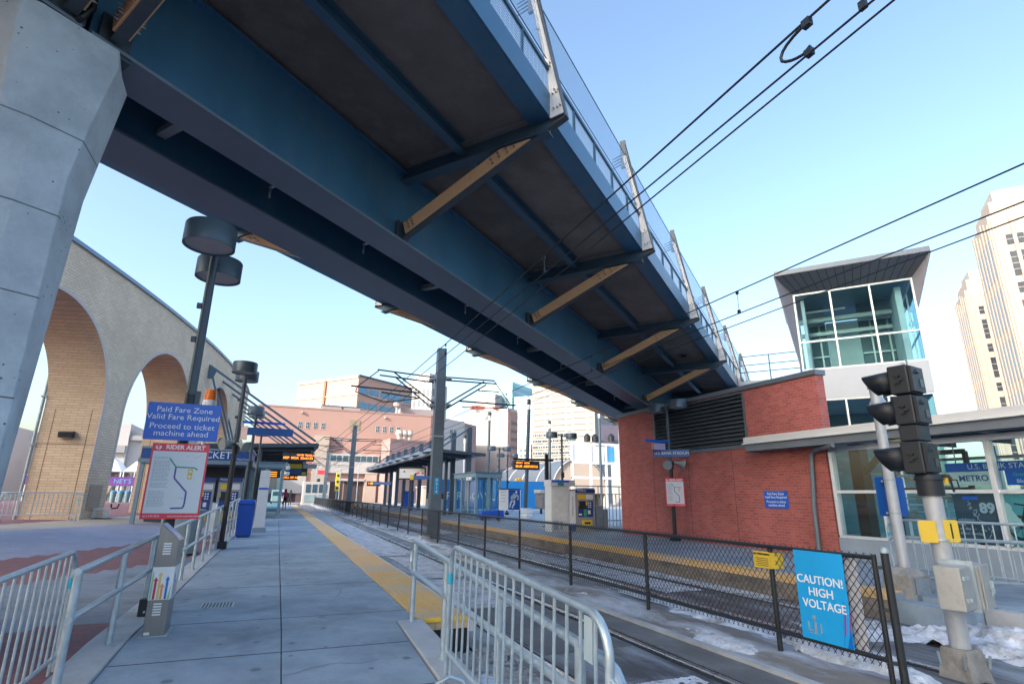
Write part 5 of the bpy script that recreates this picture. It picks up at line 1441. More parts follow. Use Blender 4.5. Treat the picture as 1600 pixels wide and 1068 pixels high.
# person walking away with a pink pack
M_coat = mat("dark_coat", (.02, .02, .028), .85, 0, .3, 8)
def person(label, X, Y, Z, h, top, bag=None, hair=(.02, .016, .014)):
    t = thing("person", label, "person", (X, Y, Z))
    k = h / 1.7
    vs = [(0, 0, .90), (.0, .0, 1.12), (0, .0, 1.36), (0, .0, 1.46), (0, .01, 1.55), (0, .015, 1.64), (-.09, 0, .86), (-.10, .10, .48), (-.10, .02, .08), (-.10, .16, .03), (.09, 0, .86), (.10, -.12, .48), (.10, -.28, .12), (.10, -.20, .04), (-.20, .0, 1.36), (-.25, -.05, 1.10), (-.24, .05, .86), (.20, 0, 1.36), (.25, .05, 1.10), (.23, .14, .88)]
    es = [(0, 1), (1, 2), (2, 3), (3, 4), (4, 5), (0, 6), (6, 7), (7, 8), (8, 9), (0, 10), (10, 11), (11, 12), (12, 13), (2, 14), (14, 15), (15, 16), (2, 17), (17, 18), (18, 19)]
    rad = [.15, .14, .16, .065, .085, .10, .10, .07, .05, .04, .10, .07, .05, .04, .075, .05, .035, .075, .05, .035]
    me = bpy.data.meshes.new("body"); me.from_pydata([(a * k, b_ * k, c * k) for a, b_, c in vs], es, [])
    o = bpy.data.objects.new("body", me); COL.objects.link(o); o.parent = t
    sk_ = o.modifiers.new("skin", 'SKIN'); 
    for i, sv in enumerate(me.skin_vertices[0].data):
        sv.radius = (rad[i] * k, rad[i] * k * .85); sv.use_root = (i == 0)
    sb = o.modifiers.new("sub", 'SUBSURF'); sb.levels = 2; sb.render_levels = 2
    me.materials.append(top)
    b = MB(); b.lathe((X, Y + .01, Z + 1.50 * k), [(.001, 0), (.09, .02), (.115, .10), (.11, .17), (.06, .225), (.001, .235)], 14); b.build("hair", mat("dark_hair", hair, .7, 0, .3, 20), t, smooth=True)
    if bag:
        b = MB(); b.box((X - .15, Y - .30, Z + 1.02 * k), (X + .15, Y - .15, Z + 1.42 * k)); b.build("backpack", bag, t, bevel=.05)
    return t
person("person in dark clothing with a pink backpack walking away along the left platform", .66, 57, PZ, 1.74, M_coat, mat("pink_pack", (.75, .05, .18), .6, 0, .1, 5))
# ================================================================== fence between the tracks
FX = 5.44
FY0, FY1 = 3.93, 96.0
FB, FT = .27, 1.165
fn = thing("chain_link_fence", "long black chain link fence standing between the two tracks", "fence", (FX, 30, 0))
post_y = [5.20, 7.66, 10.1]
post_y = [5.22, 7.70, 10.2, 12.75, 15.2, 17.7, 20.2, 22.7, 25.2, 27.6, 30.2, 32.7, 35.2, 37.8, 40.3, 42.8, 45.4, 48.0, 50.5, 53, 55.5, 58, 60.5, 63, 66, 69, 72, 75, 78, 81, 84, 87, 90, 93, 96]
for i, y in enumerate(post_y):
    b = MB(); lean = .05 if i == 9 else 0
    b.tube((FX + .03, y, -.02), (FX + .03 + lean * 1.5, y - lean * 4, FT + .02), .030, 8 if i > 6 else 12); 
    if i < 3: b.cbox((FX + .03, y, .012), (.22, .20, .02))
    b.build("post", M_black, fn, smooth=True)
b = MB(); b.tube((FX + .06, 3.85, -.05), (FX + .06, 3.85, FT + .05), .036, 16); b.build("end_post", M_black, fn, smooth=True)
b = MB(); b.lathe((FX + .06, 3.85, FT + .05), [(.043, 0), (.043, .02), (.032, .045), (.001, .055)], 16); b.build("post_cap", M_galvdk, fn, smooth=True)
b = MB()
b.tube((FX, FY0, FT), (FX, FY1, FT), .022, 8); b.tube((FX, FY0, FB), (FX, FY1, FB), .024, 8)
b.tube((FX + .01, FY0, .0), (FX + .01, FY0, FT + .03), .024, 10)
for z in (.25, .70, 1.08): b.bar((FX + .01, FY0, z), (FX + .06, 3.85, z), .03, .03)
b.build("rails", M_black, fn, smooth=True)
# woven wire: two families of slanting strands and the twisted tips
M_mesh = mat("black_vinyl_wire", (.016, .019, .023), .4, 0, 0)
b = MB(); CELL = .078
def strand(y0, z0, y1, z1, xo, r):
    a = Vector((FX + xo, y0, z0)); c = Vector((FX + xo, y1, z1)); d = (c - a).normalized()
    u = Vector((1, 0, 0)); w = d.cross(u)
    A = [a + u * r, a + w * r, a - u * r, a - w * r]; B = [p + (c - a) for p in A]
    b.add(A + B, [(i, (i + 1) % 4, 4 + (i + 1) % 4, 4 + i) for i in range(4)])
zb, zt2 = .195, FT + .035
hh = zt2 - zb
def fam(y0, y1, cell, r):
    run = hh * .80
    n = int((y1 - y0) / cell)
    for i in range(-int(run / cell) - 1, n + 1):
        ya = y0 + i * cell
        for sgn in (1, -1):
            p, q = (ya, ya + run) if sgn > 0 else (ya + run, ya)
            # clip to the panel
            pa, pb = (p, zb), (q, zt2)
            lo_, hi_ = y0, y1
            def clip(A_, B_):
                (ya_, za_), (yb_, zb_) = A_, B_
                t0, t1 = 0., 1.
                dy = yb_ - ya_
                for bound, s in ((lo_, 1), (hi_, -1)):
                    f0 = s * (ya_ - bound); f1 = s * (yb_ - bound)
                    if f0 < 0 and f1 < 0: return None
                    if f0 < 0: t0 = max(t0, f0 / (f0 - f1))
                    elif f1 < 0: t1 = min(t1, f0 / (f0 - f1))
                if t0 >= t1: return None
                return (ya_ + dy * t0, za_ + (zb_ - za_) * t0), (ya_ + dy * t1, za_ + (zb_ - za_) * t1)
            cc = clip(pa, pb)
            if cc: strand(cc[0][0], cc[0][1], cc[1][0], cc[1][1], .0022 * sgn + .024, r)
fam(FY0 + .02, 22.7, CELL, .0042)
fam(22.7, 50, CELL * 1.5, .0048)
fam(50, 96, CELL * 3, .009)
b.build("wire_mesh", M_mesh, fn)

# CAUTION banner: front face in the fence plane, back face turned away
M_ban = mat("banner_sky_blue", (.018, .40, .86), .35, 0, .10, .9)
M_ban2 = mat("banner_deep_blue", (.005, .16, .58), .35, 0, .1, 2)
cs = thing("caution_sign", "bright blue high voltage warning board wired to the near end of the fence", "sign", (FX - .03, 4.53, .7))
ya, yb = 4.835, 4.245; z0, z1 = .285, 1.165
b = MB(); xq = FX - .032; b.slab([(xq, ya, z0), (xq, yb, z0), (xq, yb, z1), (xq, ya, z1)], (.008, 0, 0)); pn = b.build("front_board", M_ban, cs)
b = MB(); b.slab([(FX + .05, 4.75, z0), (FX + .05, 4.155, z0), (FX + .05, 4.155, z1 - .01), (FX + .05, 4.75, z1 - .01)], (.008, 0, 0)); b.build("rear_board", mat("board_back_white", (.55, .58, .66), .5, 0, .05, 3), cs)
X_ = (0, -1, 0)
for s_, dz in (("CAUTION!", .875), ("HIGH", .755), ("VOLTAGE", .635)):
    text("lettering", s_, M_textw, cs, (xq - .001, 4.545 - (.02 if s_ == "VOLTAGE" else 0), dz), X_, UP, .118, bold=.0012, sx=.98 if s_ != "HIGH" else 1.05)
M_mag = mat("streak_magenta", (.40, .03, .28), .4, 0, 0)
b = MB()
for dy in (0, .05):
    b.slab([(xq - .001, 4.31 - dy, .40), (xq - .001, 4.325 - dy, .40), (xq - .001, 4.295 - dy, .62), (xq - .001, 4.282 - dy, .62)], (-.001, 0, 0))
b.build("streak", M_mag, cs)
b = MB(); b.slab([(xq - .0012, 4.31, .287), (xq - .0012, 4.25, .287), (xq - .0012, 4.25, .48)], (-.001, 0, 0)); b.slab([(xq - .0012, 4.345, .30), (xq - .0012, 4.34, .30), (xq - .0012, 4.285, .72), (xq - .0012, 4.29, .72)], (-.001, 0, 0)); b.build("corner_streak", M_ban2, cs)
M_slv = mat("emblem_silver", (.45, .50, .56), .35, .4, .1, 10)
text("emblem_letters", "L I I", M_slv, cs, (xq - .001, 4.665, .405), X_, UP, .125, bold=.003, sx=.9)
b = MB()
c0 = (4.662, .505)
pts = [(xq - .0015, c0[0] - .024 * math.cos(a * .5236), c0[1] + .020 * math.sin(a * .5236)) for a in range(12)]
b.slab(pts, (-.001, 0, 0)); b.slab([(xq - .0015, 4.672, .37), (xq - .0015, 4.652, .37), (xq - .0015, 4.658, .485), (xq - .0015, 4.666, .485)], (-.001, 0, 0)); b.slab([(xq - .0015, 4.68, .352), (xq - .0015, 4.644, .352), (xq - .0015, 4.652, .37), (xq - .0015, 4.672, .37)], (-.001, 0, 0)); b.slab([(xq - .0015, 4.735, .345), (xq - .0015, 4.60, .345), (xq - .0015, 4.60, .349), (xq - .0015, 4.735, .349)], (-.001, 0, 0))
b.build("emblem_trophy", M_slv, cs)
ye_ = thing("warning_sign", "small yellow warning plate folded round the fence post", "sign", (FX - .04, 5.28, 1.0))
b = MB(); b.slab([(FX - .035, 5.42, .92), (FX - .035, 5.17, .92), (FX - .035, 5.17, 1.105), (FX - .035, 5.42, 1.105)], (.004, 0, 0)); b.build("front_plate", M_yel2, ye_)
b = MB(); b.slab([(FX - .03, 5.165, .925), (FX + .12, 5.12, .925), (FX + .12, 5.12, 1.10), (FX - .03, 5.165, 1.10)], (0, .004, 0)); b.build("side_plate", M_yel2, ye_)
text("lettering", "NO TRESPASSING", M_textk, ye_, (FX - .037, 5.295, 1.075), X_, UP, .030, bold=.0006)
b = MB()
for k in range(5): b.box((FX - .0362, 5.20, .945 + k * .02), (FX - .0352, 5.39 - .02 * (k % 2), .951 + k * .02))
b.build("small_print", M_textk, ye_)

# ================================================================== signal pole in the right foreground
M_alp = mat("pale_pole_paint", (.43, .46, .50), .4, .2, .10, 6, dirt=(.30, .30, .30), dscale=5, dlo=.55, dhi=.75)
M_sig = mat("signal_black", (.013, .018, .026), .5, .05, .15, 5)
sp_ = thing("signal_pole", "pale pole with a black three lamp rail signal and grey control boxes", "signal", (6.62, 4.0, 0))
SX, SY = 6.63, 4.0
b = MB(); b.loft([[(SX - .17, SY - .17, -.05), (SX + .17, SY - .17, -.05), (SX + .17, SY + .17, -.05), (SX - .17, SY + .17, -.05)], [(SX - .125, SY - .125, .27), (SX + .125, SY - .125, .27), (SX + .125, SY + .125, .27), (SX - .125, SY + .125, .27)]]); b.build("footing", mat("footing_grey", (.30, .30, .29), .8, 0, .2, 6, dirt=(.15, .14, .13), dscale=4), sp_, bevel=.012)
b = MB()
for dx, dy in ((-.15, -.1), (.15, -.1), (-.15, .12), (.13, -.16)): b.tube((SX + dx, SY + dy, .10), (SX + dx * 1.1, SY + dy * 1.1, .22), .014, 6)
b.each("anchor_bolt", M_galvdk, sp_)
b = MB(); b.tube((SX, SY, .26), (SX, SY, 1.80), .090, 24); b.build("pole", M_alp, sp_, smooth=True)
b = MB(); b.tube((SX, SY, 1.76), (SX, SY, 1.93), .125, 24); b.tube((SX, SY, 1.93), (SX, SY, 1.985), .14, 24, r2=.12); b.build("mount_collar", M_sig, sp_, smooth=True)
b = MB()
for z in (1.30, 1.02): b.tube((SX, SY, z), (SX, SY, z + .02), .101, 24); b.box((SX + .09, SY - .03, z - .01), (SX + .13, SY + .01, z + .03))
b.each("strap_band", M_galv, sp_)
fw = Vector((-.17, .985, 0)).normalized(); rt = Vector((fw.y, -fw.x, 0))      # lamps face away up the line
def SG(f, r, z): return Vector((SX, SY, 0)) + fw * f + rt * r + UP * z
def sbox(b, f0, f1, r0, r1, z0, z1, tp=0.):
    return b.hexa([SG(f0, r0, z0), SG(f1, r0, z0), SG(f1, r1, z0), SG(f0, r1, z0), SG(f0, r0, z1), SG(f1, r0, z1), SG(f1, r1, z1), SG(f0, r1, z1)])
hd_ = thing  # alias keeps names short below
for k, (zb_, zt_) in enumerate(((1.99, 2.35), (2.53, 2.87), (2.88, 3.22))):
    b = MB(); sbox(b, -.05, .16, -.165, .165, zb_, zt_ - .006); sec = b.build("lamp_section", M_sig, sp_, bevel=.018)
    b = MB(); sbox(b, -.085, -.052, -.145, .145, zb_ + .02, zt_ - .03); b.lathe(tuple(SG(-.07, -.04, zt_ - .09)), [(.001, .05), (.03, .02), (.05, -.02), (.001, -.03)], 8); bk = b.build("back_door", M_sig, sec, bevel=.012)
    b = MB(); sbox(b, -.092, -.0855, .02, .10, zb_ + .08, zb_ + .17); b.build("door_label", mat("signal_label", (.06, .075, .09), .4, .2, 0), bk)
    b = MB()
    cz = (zb_ + zt_) / 2
    # cut-away cap visor: half tube, longer at the top
    n = 18; rr = .140
    V0 = []; V1 = []
    for i in range(n + 1):
        a = R(-62) + R(304) * i / n
        u = math.sin(a - R(90) + R(0)); 
        ang = R(-62 + 304 * i / n)
        xx = rr * math.cos(ang); zz = rr * math.sin(ang)
        ln = .165 + (.34 - .165) * (zz + rr) / (2 * rr)
        V0.append(SG(.158, xx, cz + zz)); V1.append(SG(.158 + ln, xx, cz + zz - .02))
    vs = V0 + V1; N = n + 1
    b.add(vs, [(i, i + 1, N + i + 1, N + i) for i in range(n)])
    vo = b.build("visor", M_sig, sec, smooth=True)
    sm_ = vo.modifiers.new("thick", 'SOLIDIFY'); sm_.thickness = .006
    b = MB(); p = SG(.162, 0, cz); q = SG(.170, 0, cz); b.tube(p, q, .125, 20); b.build("lens", mat("dark_lens", (.03, .02, .02), .1, 0, 0), sec)
    b = MB()
    for zz in (cz - .03, cz + .03): b.tube(SG(.05, -.165, zz), SG(.05, -.195, zz), .014, 6)
    sbox(b, .03, .09, -.192, -.168, cz - .05, cz - .035); sbox(b, .03, .09, -.192, -.168, cz + .03, cz + .045); sbox(b, .0, .05, -.185, -.168, cz - .02, cz + .0)
    b.build("latch", M_sig, sec)
b = MB(); sbox(b, -.045, .15, -.15, .15, 2.352, 2.525); b.build("spacer_section", M_sig, sp_, bevel=.01)
b = MB(); b.path([SG(.0, .0, 3.21), SG(.0, .0, 3.30)], .012, 6); b.path([SG(.04, .05, 3.21), SG(.05, .05, 3.27), SG(.08, .05, 3.27)], .008, 6); b.build("top_bolt", M_galvdk, sp_)
b = MB(); b.path([SG(-.10, .06, 1.97), SG(-.16, .10, 1.95), SG(-.17, .12, 1.80)], .012, 6); b.path([SG(-.10, .1, 1.93), SG(-.2, .16, 1.93), SG(-.21, .16, 1.83)], .009, 6); sbox(b, -.16, -.10, .02, .12, 1.955, 1.985); b.build("cable_clips", M_sig, sp_)
b = MB(); sbox(b, -.15, -.12, .05, .09, 1.88, 1.96); b.build("yellow_tag", M_yel2, sp_)
# yellow plates clamped to the pole
def ytag(label, cx, cy, cz, xd, lett):
    s, x, n = sign("pole_plate", label, "sign", (cx, cy, cz), xd, .155, .225, M_yel2, .006, rad=.02)
    if lett:
        b = MB(); c = Vector((cx, cy, cz)) + n * .001; b.slab([c - x * .009 - UP * .075, c + x * .009 - UP * .075, c + x * .009 + UP * .075, c - x * .009 + UP * .075], n * .001); b.build("bar_mark", M_textk, s)
        b = MB()
        for zz in (.09, -.09):
            p = c + UP * zz; b.tube(p, p + n * .003, .006, 8)
        b.build("rivets", M_galvdk, s)
    return s
ytag("yellow plate with a black vertical bar, on the right of the signal pole", SX + .03, SY - .115, 1.40, (.93, -.37, 0), True)
ytag("plain yellow plate edge-on at the left of the signal pole", SX - .14, SY + .02, 1.39, (.35, -.93, 0), False)
# control boxes
bxn = thing("control_box", "grey steel control cabinet strapped to the signal pole, open side plates", "cabinet", (SX, SY, .9))
M_cab = mat("cabinet_grey", (.40, .41, .40), .5, .2, .12, 4, dirt=(.25, .24, .22), dscale=4, dlo=.5, dhi=.75)
fr_ = Vector((.28, -.96, 0)).normalized(); sd_ = Vector((.96, .28, 0))
def CB(s, f, z): return Vector((SX, SY, 0)) + sd_ * s + fr_ * f + UP * z
def cbx(b, s0, s1, f0, f1, z0, z1): return b.hexa([CB(s0, f0, z0), CB(s1, f0, z0), CB(s1, f1, z0), CB(s0, f1, z0), CB(s0, f0, z1), CB(s1, f0, z1), CB(s1, f1, z1), CB(s0, f1, z1)])
b = MB(); cbx(b, -.03, .28, .10, .28, .665, 1.07); b.build("case", M_cab, bxn, bevel=.01)
b = MB(); cbx(b, -.035, .285, .283, .30, .66, 1.075); b.build("door", M_cab, bxn, bevel=.006)
b = MB(); cbx(b, .20, .225, .302, .33, .80, .92); cbx(b, .19, .24, .302, .315, .77, .80); cbx(b, .17, .20, .302, .318, .84, .90); b.build("latch", M_galv, bxn)
b = MB(); cbx(b, -.13, .15, -.02, .098, 1.075, 1.11); cbx(b, -.13, .15, -.02, .098, .64, .66); cbx(b, -.135, -.11, .02, .27, .64, 1.12); b.build("mount_plate", M_galv, bxn)
b = MB()
for s in (-.09, .0, .1): b.tube(CB(s, .10, 1.09), CB(s, .12, 1.09), .013, 6)
b.build("bolts", M_galvdk, bxn)
b2 = thing("control_box", "grey control cabinet on the far side of the signal pole with a cone knob", "cabinet", (SX + .3, SY + .2, .9))
b = MB(); cbx(b, .29, .56, -.16, .17, .68, 1.06); b.build("case", mat("cabinet_blue_grey", (.33, .37, .41), .45, .2, .08, 4), b2, bevel=.012)
b = MB(); p = CB(.46, .172, .98); b.tube(p, p + fr_ * .03, .028, 10, r2=.012); cbx(b, .40, .53, .172, .177, .78, .80); cbx(b, .285, .30, .12, .18, .66, 1.07); b.build("knob", M_galv, b2)
b3 = thing("control_box", "beige-grey cabinet with hinges at the left of the signal pole", "cabinet", (SX - .3, SY + .1, .9))
b = MB(); cbx(b, -.50, -.15, .02, .24, .68, 1.08); b.build("case", M_cab, b3, bevel=.012)
b = MB()
for z in (.78, .98): cbx(b, -.47, -.33, .243, .26, z - .018, z + .018); cbx(b, -.40, -.36, .262, .275, z - .012, z + .02)
b.each("hinge", M_galv, b3)
b = MB(); cbx(b, -.48, -.17, .242, .2465, .71, 1.05); b.build("door_panel", M_cab, b3, bevel=.003)

# second pole with blue sign, on its concrete foot
p2 = thing("sign_pole", "slim pale pole on a tapered concrete foot carrying a blue board", "pole", (9.30, 6.2, PZ))
QX, QY = 9.27, 6.2
b = MB(); b.loft([[(QX - .26, QY - .24, .10), (QX + .26, QY - .24, .10), (QX + .26, QY + .24, .10), (QX - .26, QY + .24, .10)], [(QX - .24, QY - .22, .60), (QX + .24, QY - .22, .60), (QX + .24, QY + .22, .60), (QX - .24, QY + .22, .60)], [(QX - .12, QY - .12, .70), (QX + .12, QY - .12, .70), (QX + .12, QY + .12, .70), (QX - .12, QY + .12, .70)]]); ft_ = b.build("foot", MATS["footing_grey"], p2, bevel=.015)
b = MB(); b.box((QX - .17, QY - .246, .30), (QX + .15, QY - .242, .56)); b.build("foot_hatch", M_galvdk, ft_)
b = MB(); b.tube((QX, QY, .69), (QX, QY, 3.56), .085, 20, r2=.075); b.build("pole", M_alp, p2, smooth=True)
b = MB(); b.tube((QX, QY, 3.55), (QX, QY, 3.64), .10, 20); b.tube((QX + .22, QY + .12, 2.1), (QX + .22, QY + .12, 3.3), .05, 12); b.tube((QX + .22, QY + .12, 3.3), (QX + .22, QY + .12, 3.52), .15, 14, r2=.04); b.build("cap", M_alp, p2, smooth=True)
b = MB()
for z in (1.50, 2.02): b.tube((QX, QY, z), (QX, QY, z + .02), .09, 16)
b.each("band", M_galvdk, p2)
s, x, n = sign("blue_board", "plain blue board edge clamped behind the slim pale pole", "sign", (QX + .16, QY + .12, 1.77), (.95, -.31, 0), .50, .62, mat("board_blue", (.008, .085, .36), .4, 0, .06, 2), .01, rad=.03)
b = MB()
for z in (2.01, 1.51):
    b.box((QX - .05, QY + .085, z - .015), (QX + .09, QY + .115, z + .015))
b.each("clamp", M_galvdk, s)
# ramp rail before the pavilion
rr_ = thing("handrail", "galvanised rail with bars rising along the pavilion ramp", "handrail", (10.0, 5, PZ))
b = MB(); b.path([(9.75, 6.6, 1.02), (9.75, 6.7, 1.05), (9.75, 6.62, 1.12), (9.75, 4.6, 1.16), (9.75, 1.0, 1.26)], .026, 10); b.path([(9.75, 6.5, .50), (9.75, 4.6, .62), (9.75, 1.0, .72)], .022, 10); b.build("rails", M_galv, rr_, smooth=True)
for y in (6.45, 4.75, 2.6):
    b = MB(); b.tube((9.75, y, PZ - .04), (9.75, y, 1.13), .03, 10); b.build("post", M_galv, rr_, smooth=True)
b = MB()
for k in range(34):
    y = 6.3 - k * .15; b.tube((9.75, y, .52 + (6.3 - y) * .06), (9.75, y, 1.12 + (6.3 - y) * .02), .008, 6)
b.build("bars", M_galv, rr_)
# ================================================================== far platform furniture
lamp_post("street_lamp", "double drum lamp standing close before the red brick wall with station name sign", (12.2, 15.5, PZ), 4.55, 'y')
hs = thing("loudspeaker", "pair of grey horn loudspeakers on the lamp before the brick wall", "loudspeaker", (12.2, 15.5, 2.85))
horn(hs, (12.18, 15.4, 2.88), (-.7, -.4, -.25)); horn(hs, (12.22, 15.4, 2.88), (.75, -.45, -.2))
b = MB(); b.box((12.12, 15.42, 2.80), (12.28, 15.58, 2.90)); b.build("bracket", M_black, hs)
s, x, n = sign("station_name_sign", "blue station name sign lettered U.S. BANK STADIUM on the lamp before the brick wall", "sign", (12.18, 15.38, 3.17), (.80, -.60, 0), 1.22, .24, mat("name_panel_blue", (.02, .10, .33), .4, 0, .06, 2), .03)
text("lettering", "U.S. BANK STADIUM", M_textw, s, Vector((12.18, 15.38, 3.17)) + n * .002, x, UP, .125)
s, x, n = sign("direction_sign", "small violet and orange direction plate under a blue bar left of the station name sign", "sign", (11.72, 15.45, 3.38), (1, .0, 0), .55, .22, mat("plate_violet", (.42, .40, .62), .5, 0, .1, 2), .02)
b = MB(); b.box((11.44, 15.425, 3.28), (11.52, 15.43, 3.48)); b.build("orange_end", mat("plate_orange", (.60, .30, .12), .5, 0, 0), s)
b = MB(); b.box((11.22, 15.46, 3.52), (12.18, 15.54, 3.60)); b.build("bar", M_signblue, s)
s, x, n = sign("rider_alert_sign", "small red bordered rider alert board on the lamp before the brick wall", "sign", (12.22, 15.38, 1.90), (.90, -.43, 0), .62, .90, M_signred, .008)
alert_board(s, (12.22, 15.38, 1.90), (.90, -.43, 0), 1.0)

# right canopy with masts and tie rods
cr = thing("station_canopy", "right platform canopy of blue grey steel with a row of masts and tie rods", "canopy", (11, 54, 4.5))
CY = [37.6, 41.5, 45.1, 48.7, 52.3, 55.9, 59.5, 63.2, 66.8, 70.4]
b = MB(); b.hexa([(9.85, 37.4, 4.62), (13.1, 37.4, 4.42), (13.1, 70.8, 4.42), (9.85, 70.8, 4.62), (9.85, 37.4, 4.68), (13.1, 37.4, 4.48), (13.1, 70.8, 4.48), (9.85, 70.8, 4.68)]); b.build("roof_deck", M_cano, cr)
b = MB(); b.tube((9.75, 37.3, 4.55), (9.75, 70.9, 4.55), .11, 12); b.build("gutter", mat("pale_gutter", (.36, .36, .38), .4, .3, .1, 2), cr, smooth=True)
b = MB(); b.hexa([(9.7, 37.2, 4.60), (13.3, 37.2, 4.40), (13.3, 37.38, 4.40), (9.7, 37.38, 4.60), (9.7, 37.2, 4.80), (13.3, 37.2, 4.60), (13.3, 37.38, 4.60), (9.7, 37.38, 4.80)]); b.build("end_beam", M_dksteel, cr)
for y in CY:
    b = MB(); b.box((12.0, y - .16, PZ), (12.32, y + .16, 6.42)); b.build("mast", M_post, cr)
    b = MB(); b.bar((12.05, y, 6.28), (9.85, y, 4.72), .10, .10, up=(0, 1, 0)); b.bar((12.05, y + .35, 6.2), (9.85, y + .35, 4.72), .07, .07, up=(0, 1, 0)); b.build("tie_rod", M_cano, cr)
    b = MB(); b.hexa([(9.85, y + .2, 4.36), (12.0, y + .2, 4.20), (12.0, y + .34, 4.20), (9.85, y + .34, 4.36), (9.85, y + .2, 4.61), (12.0, y + .2, 4.47), (12.0, y + .34, 4.47), (9.85, y + .34, 4.61)]); b.build("joist", M_dksteel, cr)
for y in CY[:-1]:
    b = MB(); b.loft([[(10.0 + .75 * math.cos(a * .5236), y + 1.9 + 1.2 * math.sin(a * .5236), 4.69) for a in range(12)], [(10.0 + .35 * math.cos(a * .5236), y + 1.9 + .6 * math.sin(a * .5236), 4.95) for a in range(12)]]); b.build("roof_dome", mat("dome_grey", (.25, .30, .33), .4, .1, .1, 3), cr)
for y in (39.5, 50.5, 61.5):
    b = MB(); b.box((11.0, y - .1, PZ), (11.2, y + .1, 4.45)); b.build("column", M_post, cr)
shelter("blue grey glazed shelter at the near end of the right platform, beside blue bench wrap", 11.0, 12.5, 32.3, 36.6, 3.12, 2, 3)
cm = thing("loudspeaker", "white dome loudspeakers on the near shelter of the right platform", "loudspeaker", (10.9, 33.5, 2.9))
for dy in (0, .55):
    b = MB(); b.lathe((10.82, 32.9 + dy, 2.62), [(.001, .2), (.10, .19), (.13, .10), (.10, 0), (.001, -.04)], 14); b.build("dome", M_white, cm, smooth=True)
b = MB(); b.path([(10.9, 32.9, 2.75), (10.8, 32.9, 2.9), (10.8, 33.45, 2.9), (10.9, 33.45, 2.75)], .025, 8); b.build("arm", M_galv, cm)
bw = thing("bench", "low bench wrapped in blue sheeting in front of the right shelter", "bench", (11.6, 31.3, PZ))
b = MB(); b.hexa([(10.85, 31.0, PZ + .12), (12.35, 31.0, PZ + .12), (12.35, 31.7, PZ + .12), (10.85, 31.7, PZ + .12), (10.95, 31.05, .86), (12.3, 31.05, .95), (12.3, 31.65, .95), (10.95, 31.65, .86)]); b.build("blue_sheet", mat("blue_sheeting", (.01, .07, .40), .45, 0, .2, 3, .4, 6), bw, bevel=.05)
b = MB()
for x0 in (11.0, 12.0): b.box((x0, 31.2, PZ), (x0 + .12, 31.5, PZ + .118))
b.each("leg", M_dksteel, bw)
# display on a cantilever pole
dpole = thing("display_pole", "black post with a cross arm holding the amber display on the right platform", "pole", (11.66, 24, PZ))
b = MB(); b.box((11.59, 23.93, PZ), (11.73, 24.07, 3.66)); b.build("post", M_black, dpole)
b = MB(); b.box((9.95, 23.95, 3.33), (12.0, 24.05, 3.42)); b.build("arm", M_black, dpole)
b = MB(); b.cbox((11.66, 24, PZ + .02), (.32, .32, .04)); b.build("base_plate", M_black, dpole)
led_board("train_display", "amber train display hung from the black cross arm on the right platform", (10.63, 23.93, 3.11), (1, 0, 0), 1.28, .40, [("TRACK 1   1:26 PM", -.45, .24, .20, 'LEFT'), ("BLUE  AIRPORT", -.46, -.16, .34, 'LEFT'), ("15", .42, -.16, .34, 'RIGHT')], th=.3)
led_board("train_display", "small amber display hanging under the far end of the right canopy", (10.3, 68, 2.95), (.9, -.43, 0), 1.6, .55, [("7 MIN  :15", 0, 0, .5, 'CENTER')])
# hanging white map board and name strip under the canopy
s, x, n = sign("map_board", "white framed board with a red and black figure hung under the right canopy", "sign", (10.3, 47.3, 3.48), (.72, -.69, 0), 2.6, .92, M_white, .06)
c = Vector((10.3, 47.3, 3.48))
def onb(u, v, d=.004): return c + x * u + UP * v + n * d
b = MB()
for p, q in (((-1.3, .46), (1.3, .46)), ((-1.3, -.46), (1.3, -.46)), ((-1.3, -.46), (-1.3, .46)), ((1.3, -.46), (1.3, .46))):
    b.bar(onb(*p), onb(*q), .12, .06, up=n)
b.build("frame", M_black, s)
b = MB(); b.slab([onb(.2, -.3), onb(.35, -.3), onb(.55, .0), onb(.35, .05)], n * .002); b.slab([onb(.0, -.18), onb(.02, -.23), onb(.45, -.05), onb(.4, .02)], n * .003); b.slab([onb(-.9, .1), onb(-.6, .1), onb(-.75, .25)], n * .002); b.build("black_figure", M_textk, s)
b = MB(); b.slab([onb(.42, -.1, .008), onb(.75, -.02, .008), onb(.72, .1, .008), onb(.45, .06, .008)], n * .002); b.slab([onb(.9, -.05), onb(1.15, -.1), onb(1.2, .05), onb(1.0, .08)], n * .002); b.build("red_figure", M_signred, s)
s, x, n = sign("station_name_sign", "blue station name strip with a yellow end hung beside the white map board", "sign", (10.3, 42.4, 3.02), (.72, -.69, 0), 2.7, .26, MATS["name_panel_blue"], .05)
b = MB(); c = Vector((10.3, 42.4, 3.02)); b.slab([c - x * 1.35 - UP * .17 + n * .004, c - x * 1.05 - UP * .17 + n * .004, c - x * 1.05 + UP * .2 + n * .004, c - x * 1.35 + UP * .2 + n * .004], n * .01); b.build("yellow_end", M_yel2, s)
s, x, n = sign("station_name_sign", "blue station name strip with a yellow end at the far end of the right canopy", "sign", (10.3, 62, 2.9), (.72, -.69, 0), 2.3, .3, MATS["name_panel_blue"], .05)
b = MB(); c = Vector((10.3, 62, 2.9)); b.slab([c - x * 1.5 - UP * .15 + n * .004, c - x * 1.17 - UP * .15 + n * .004, c - x * 1.17 + UP * .15 + n * .004, c - x * 1.5 + UP * .15 + n * .004], n * .01); b.build("yellow_end", M_yel2, s)
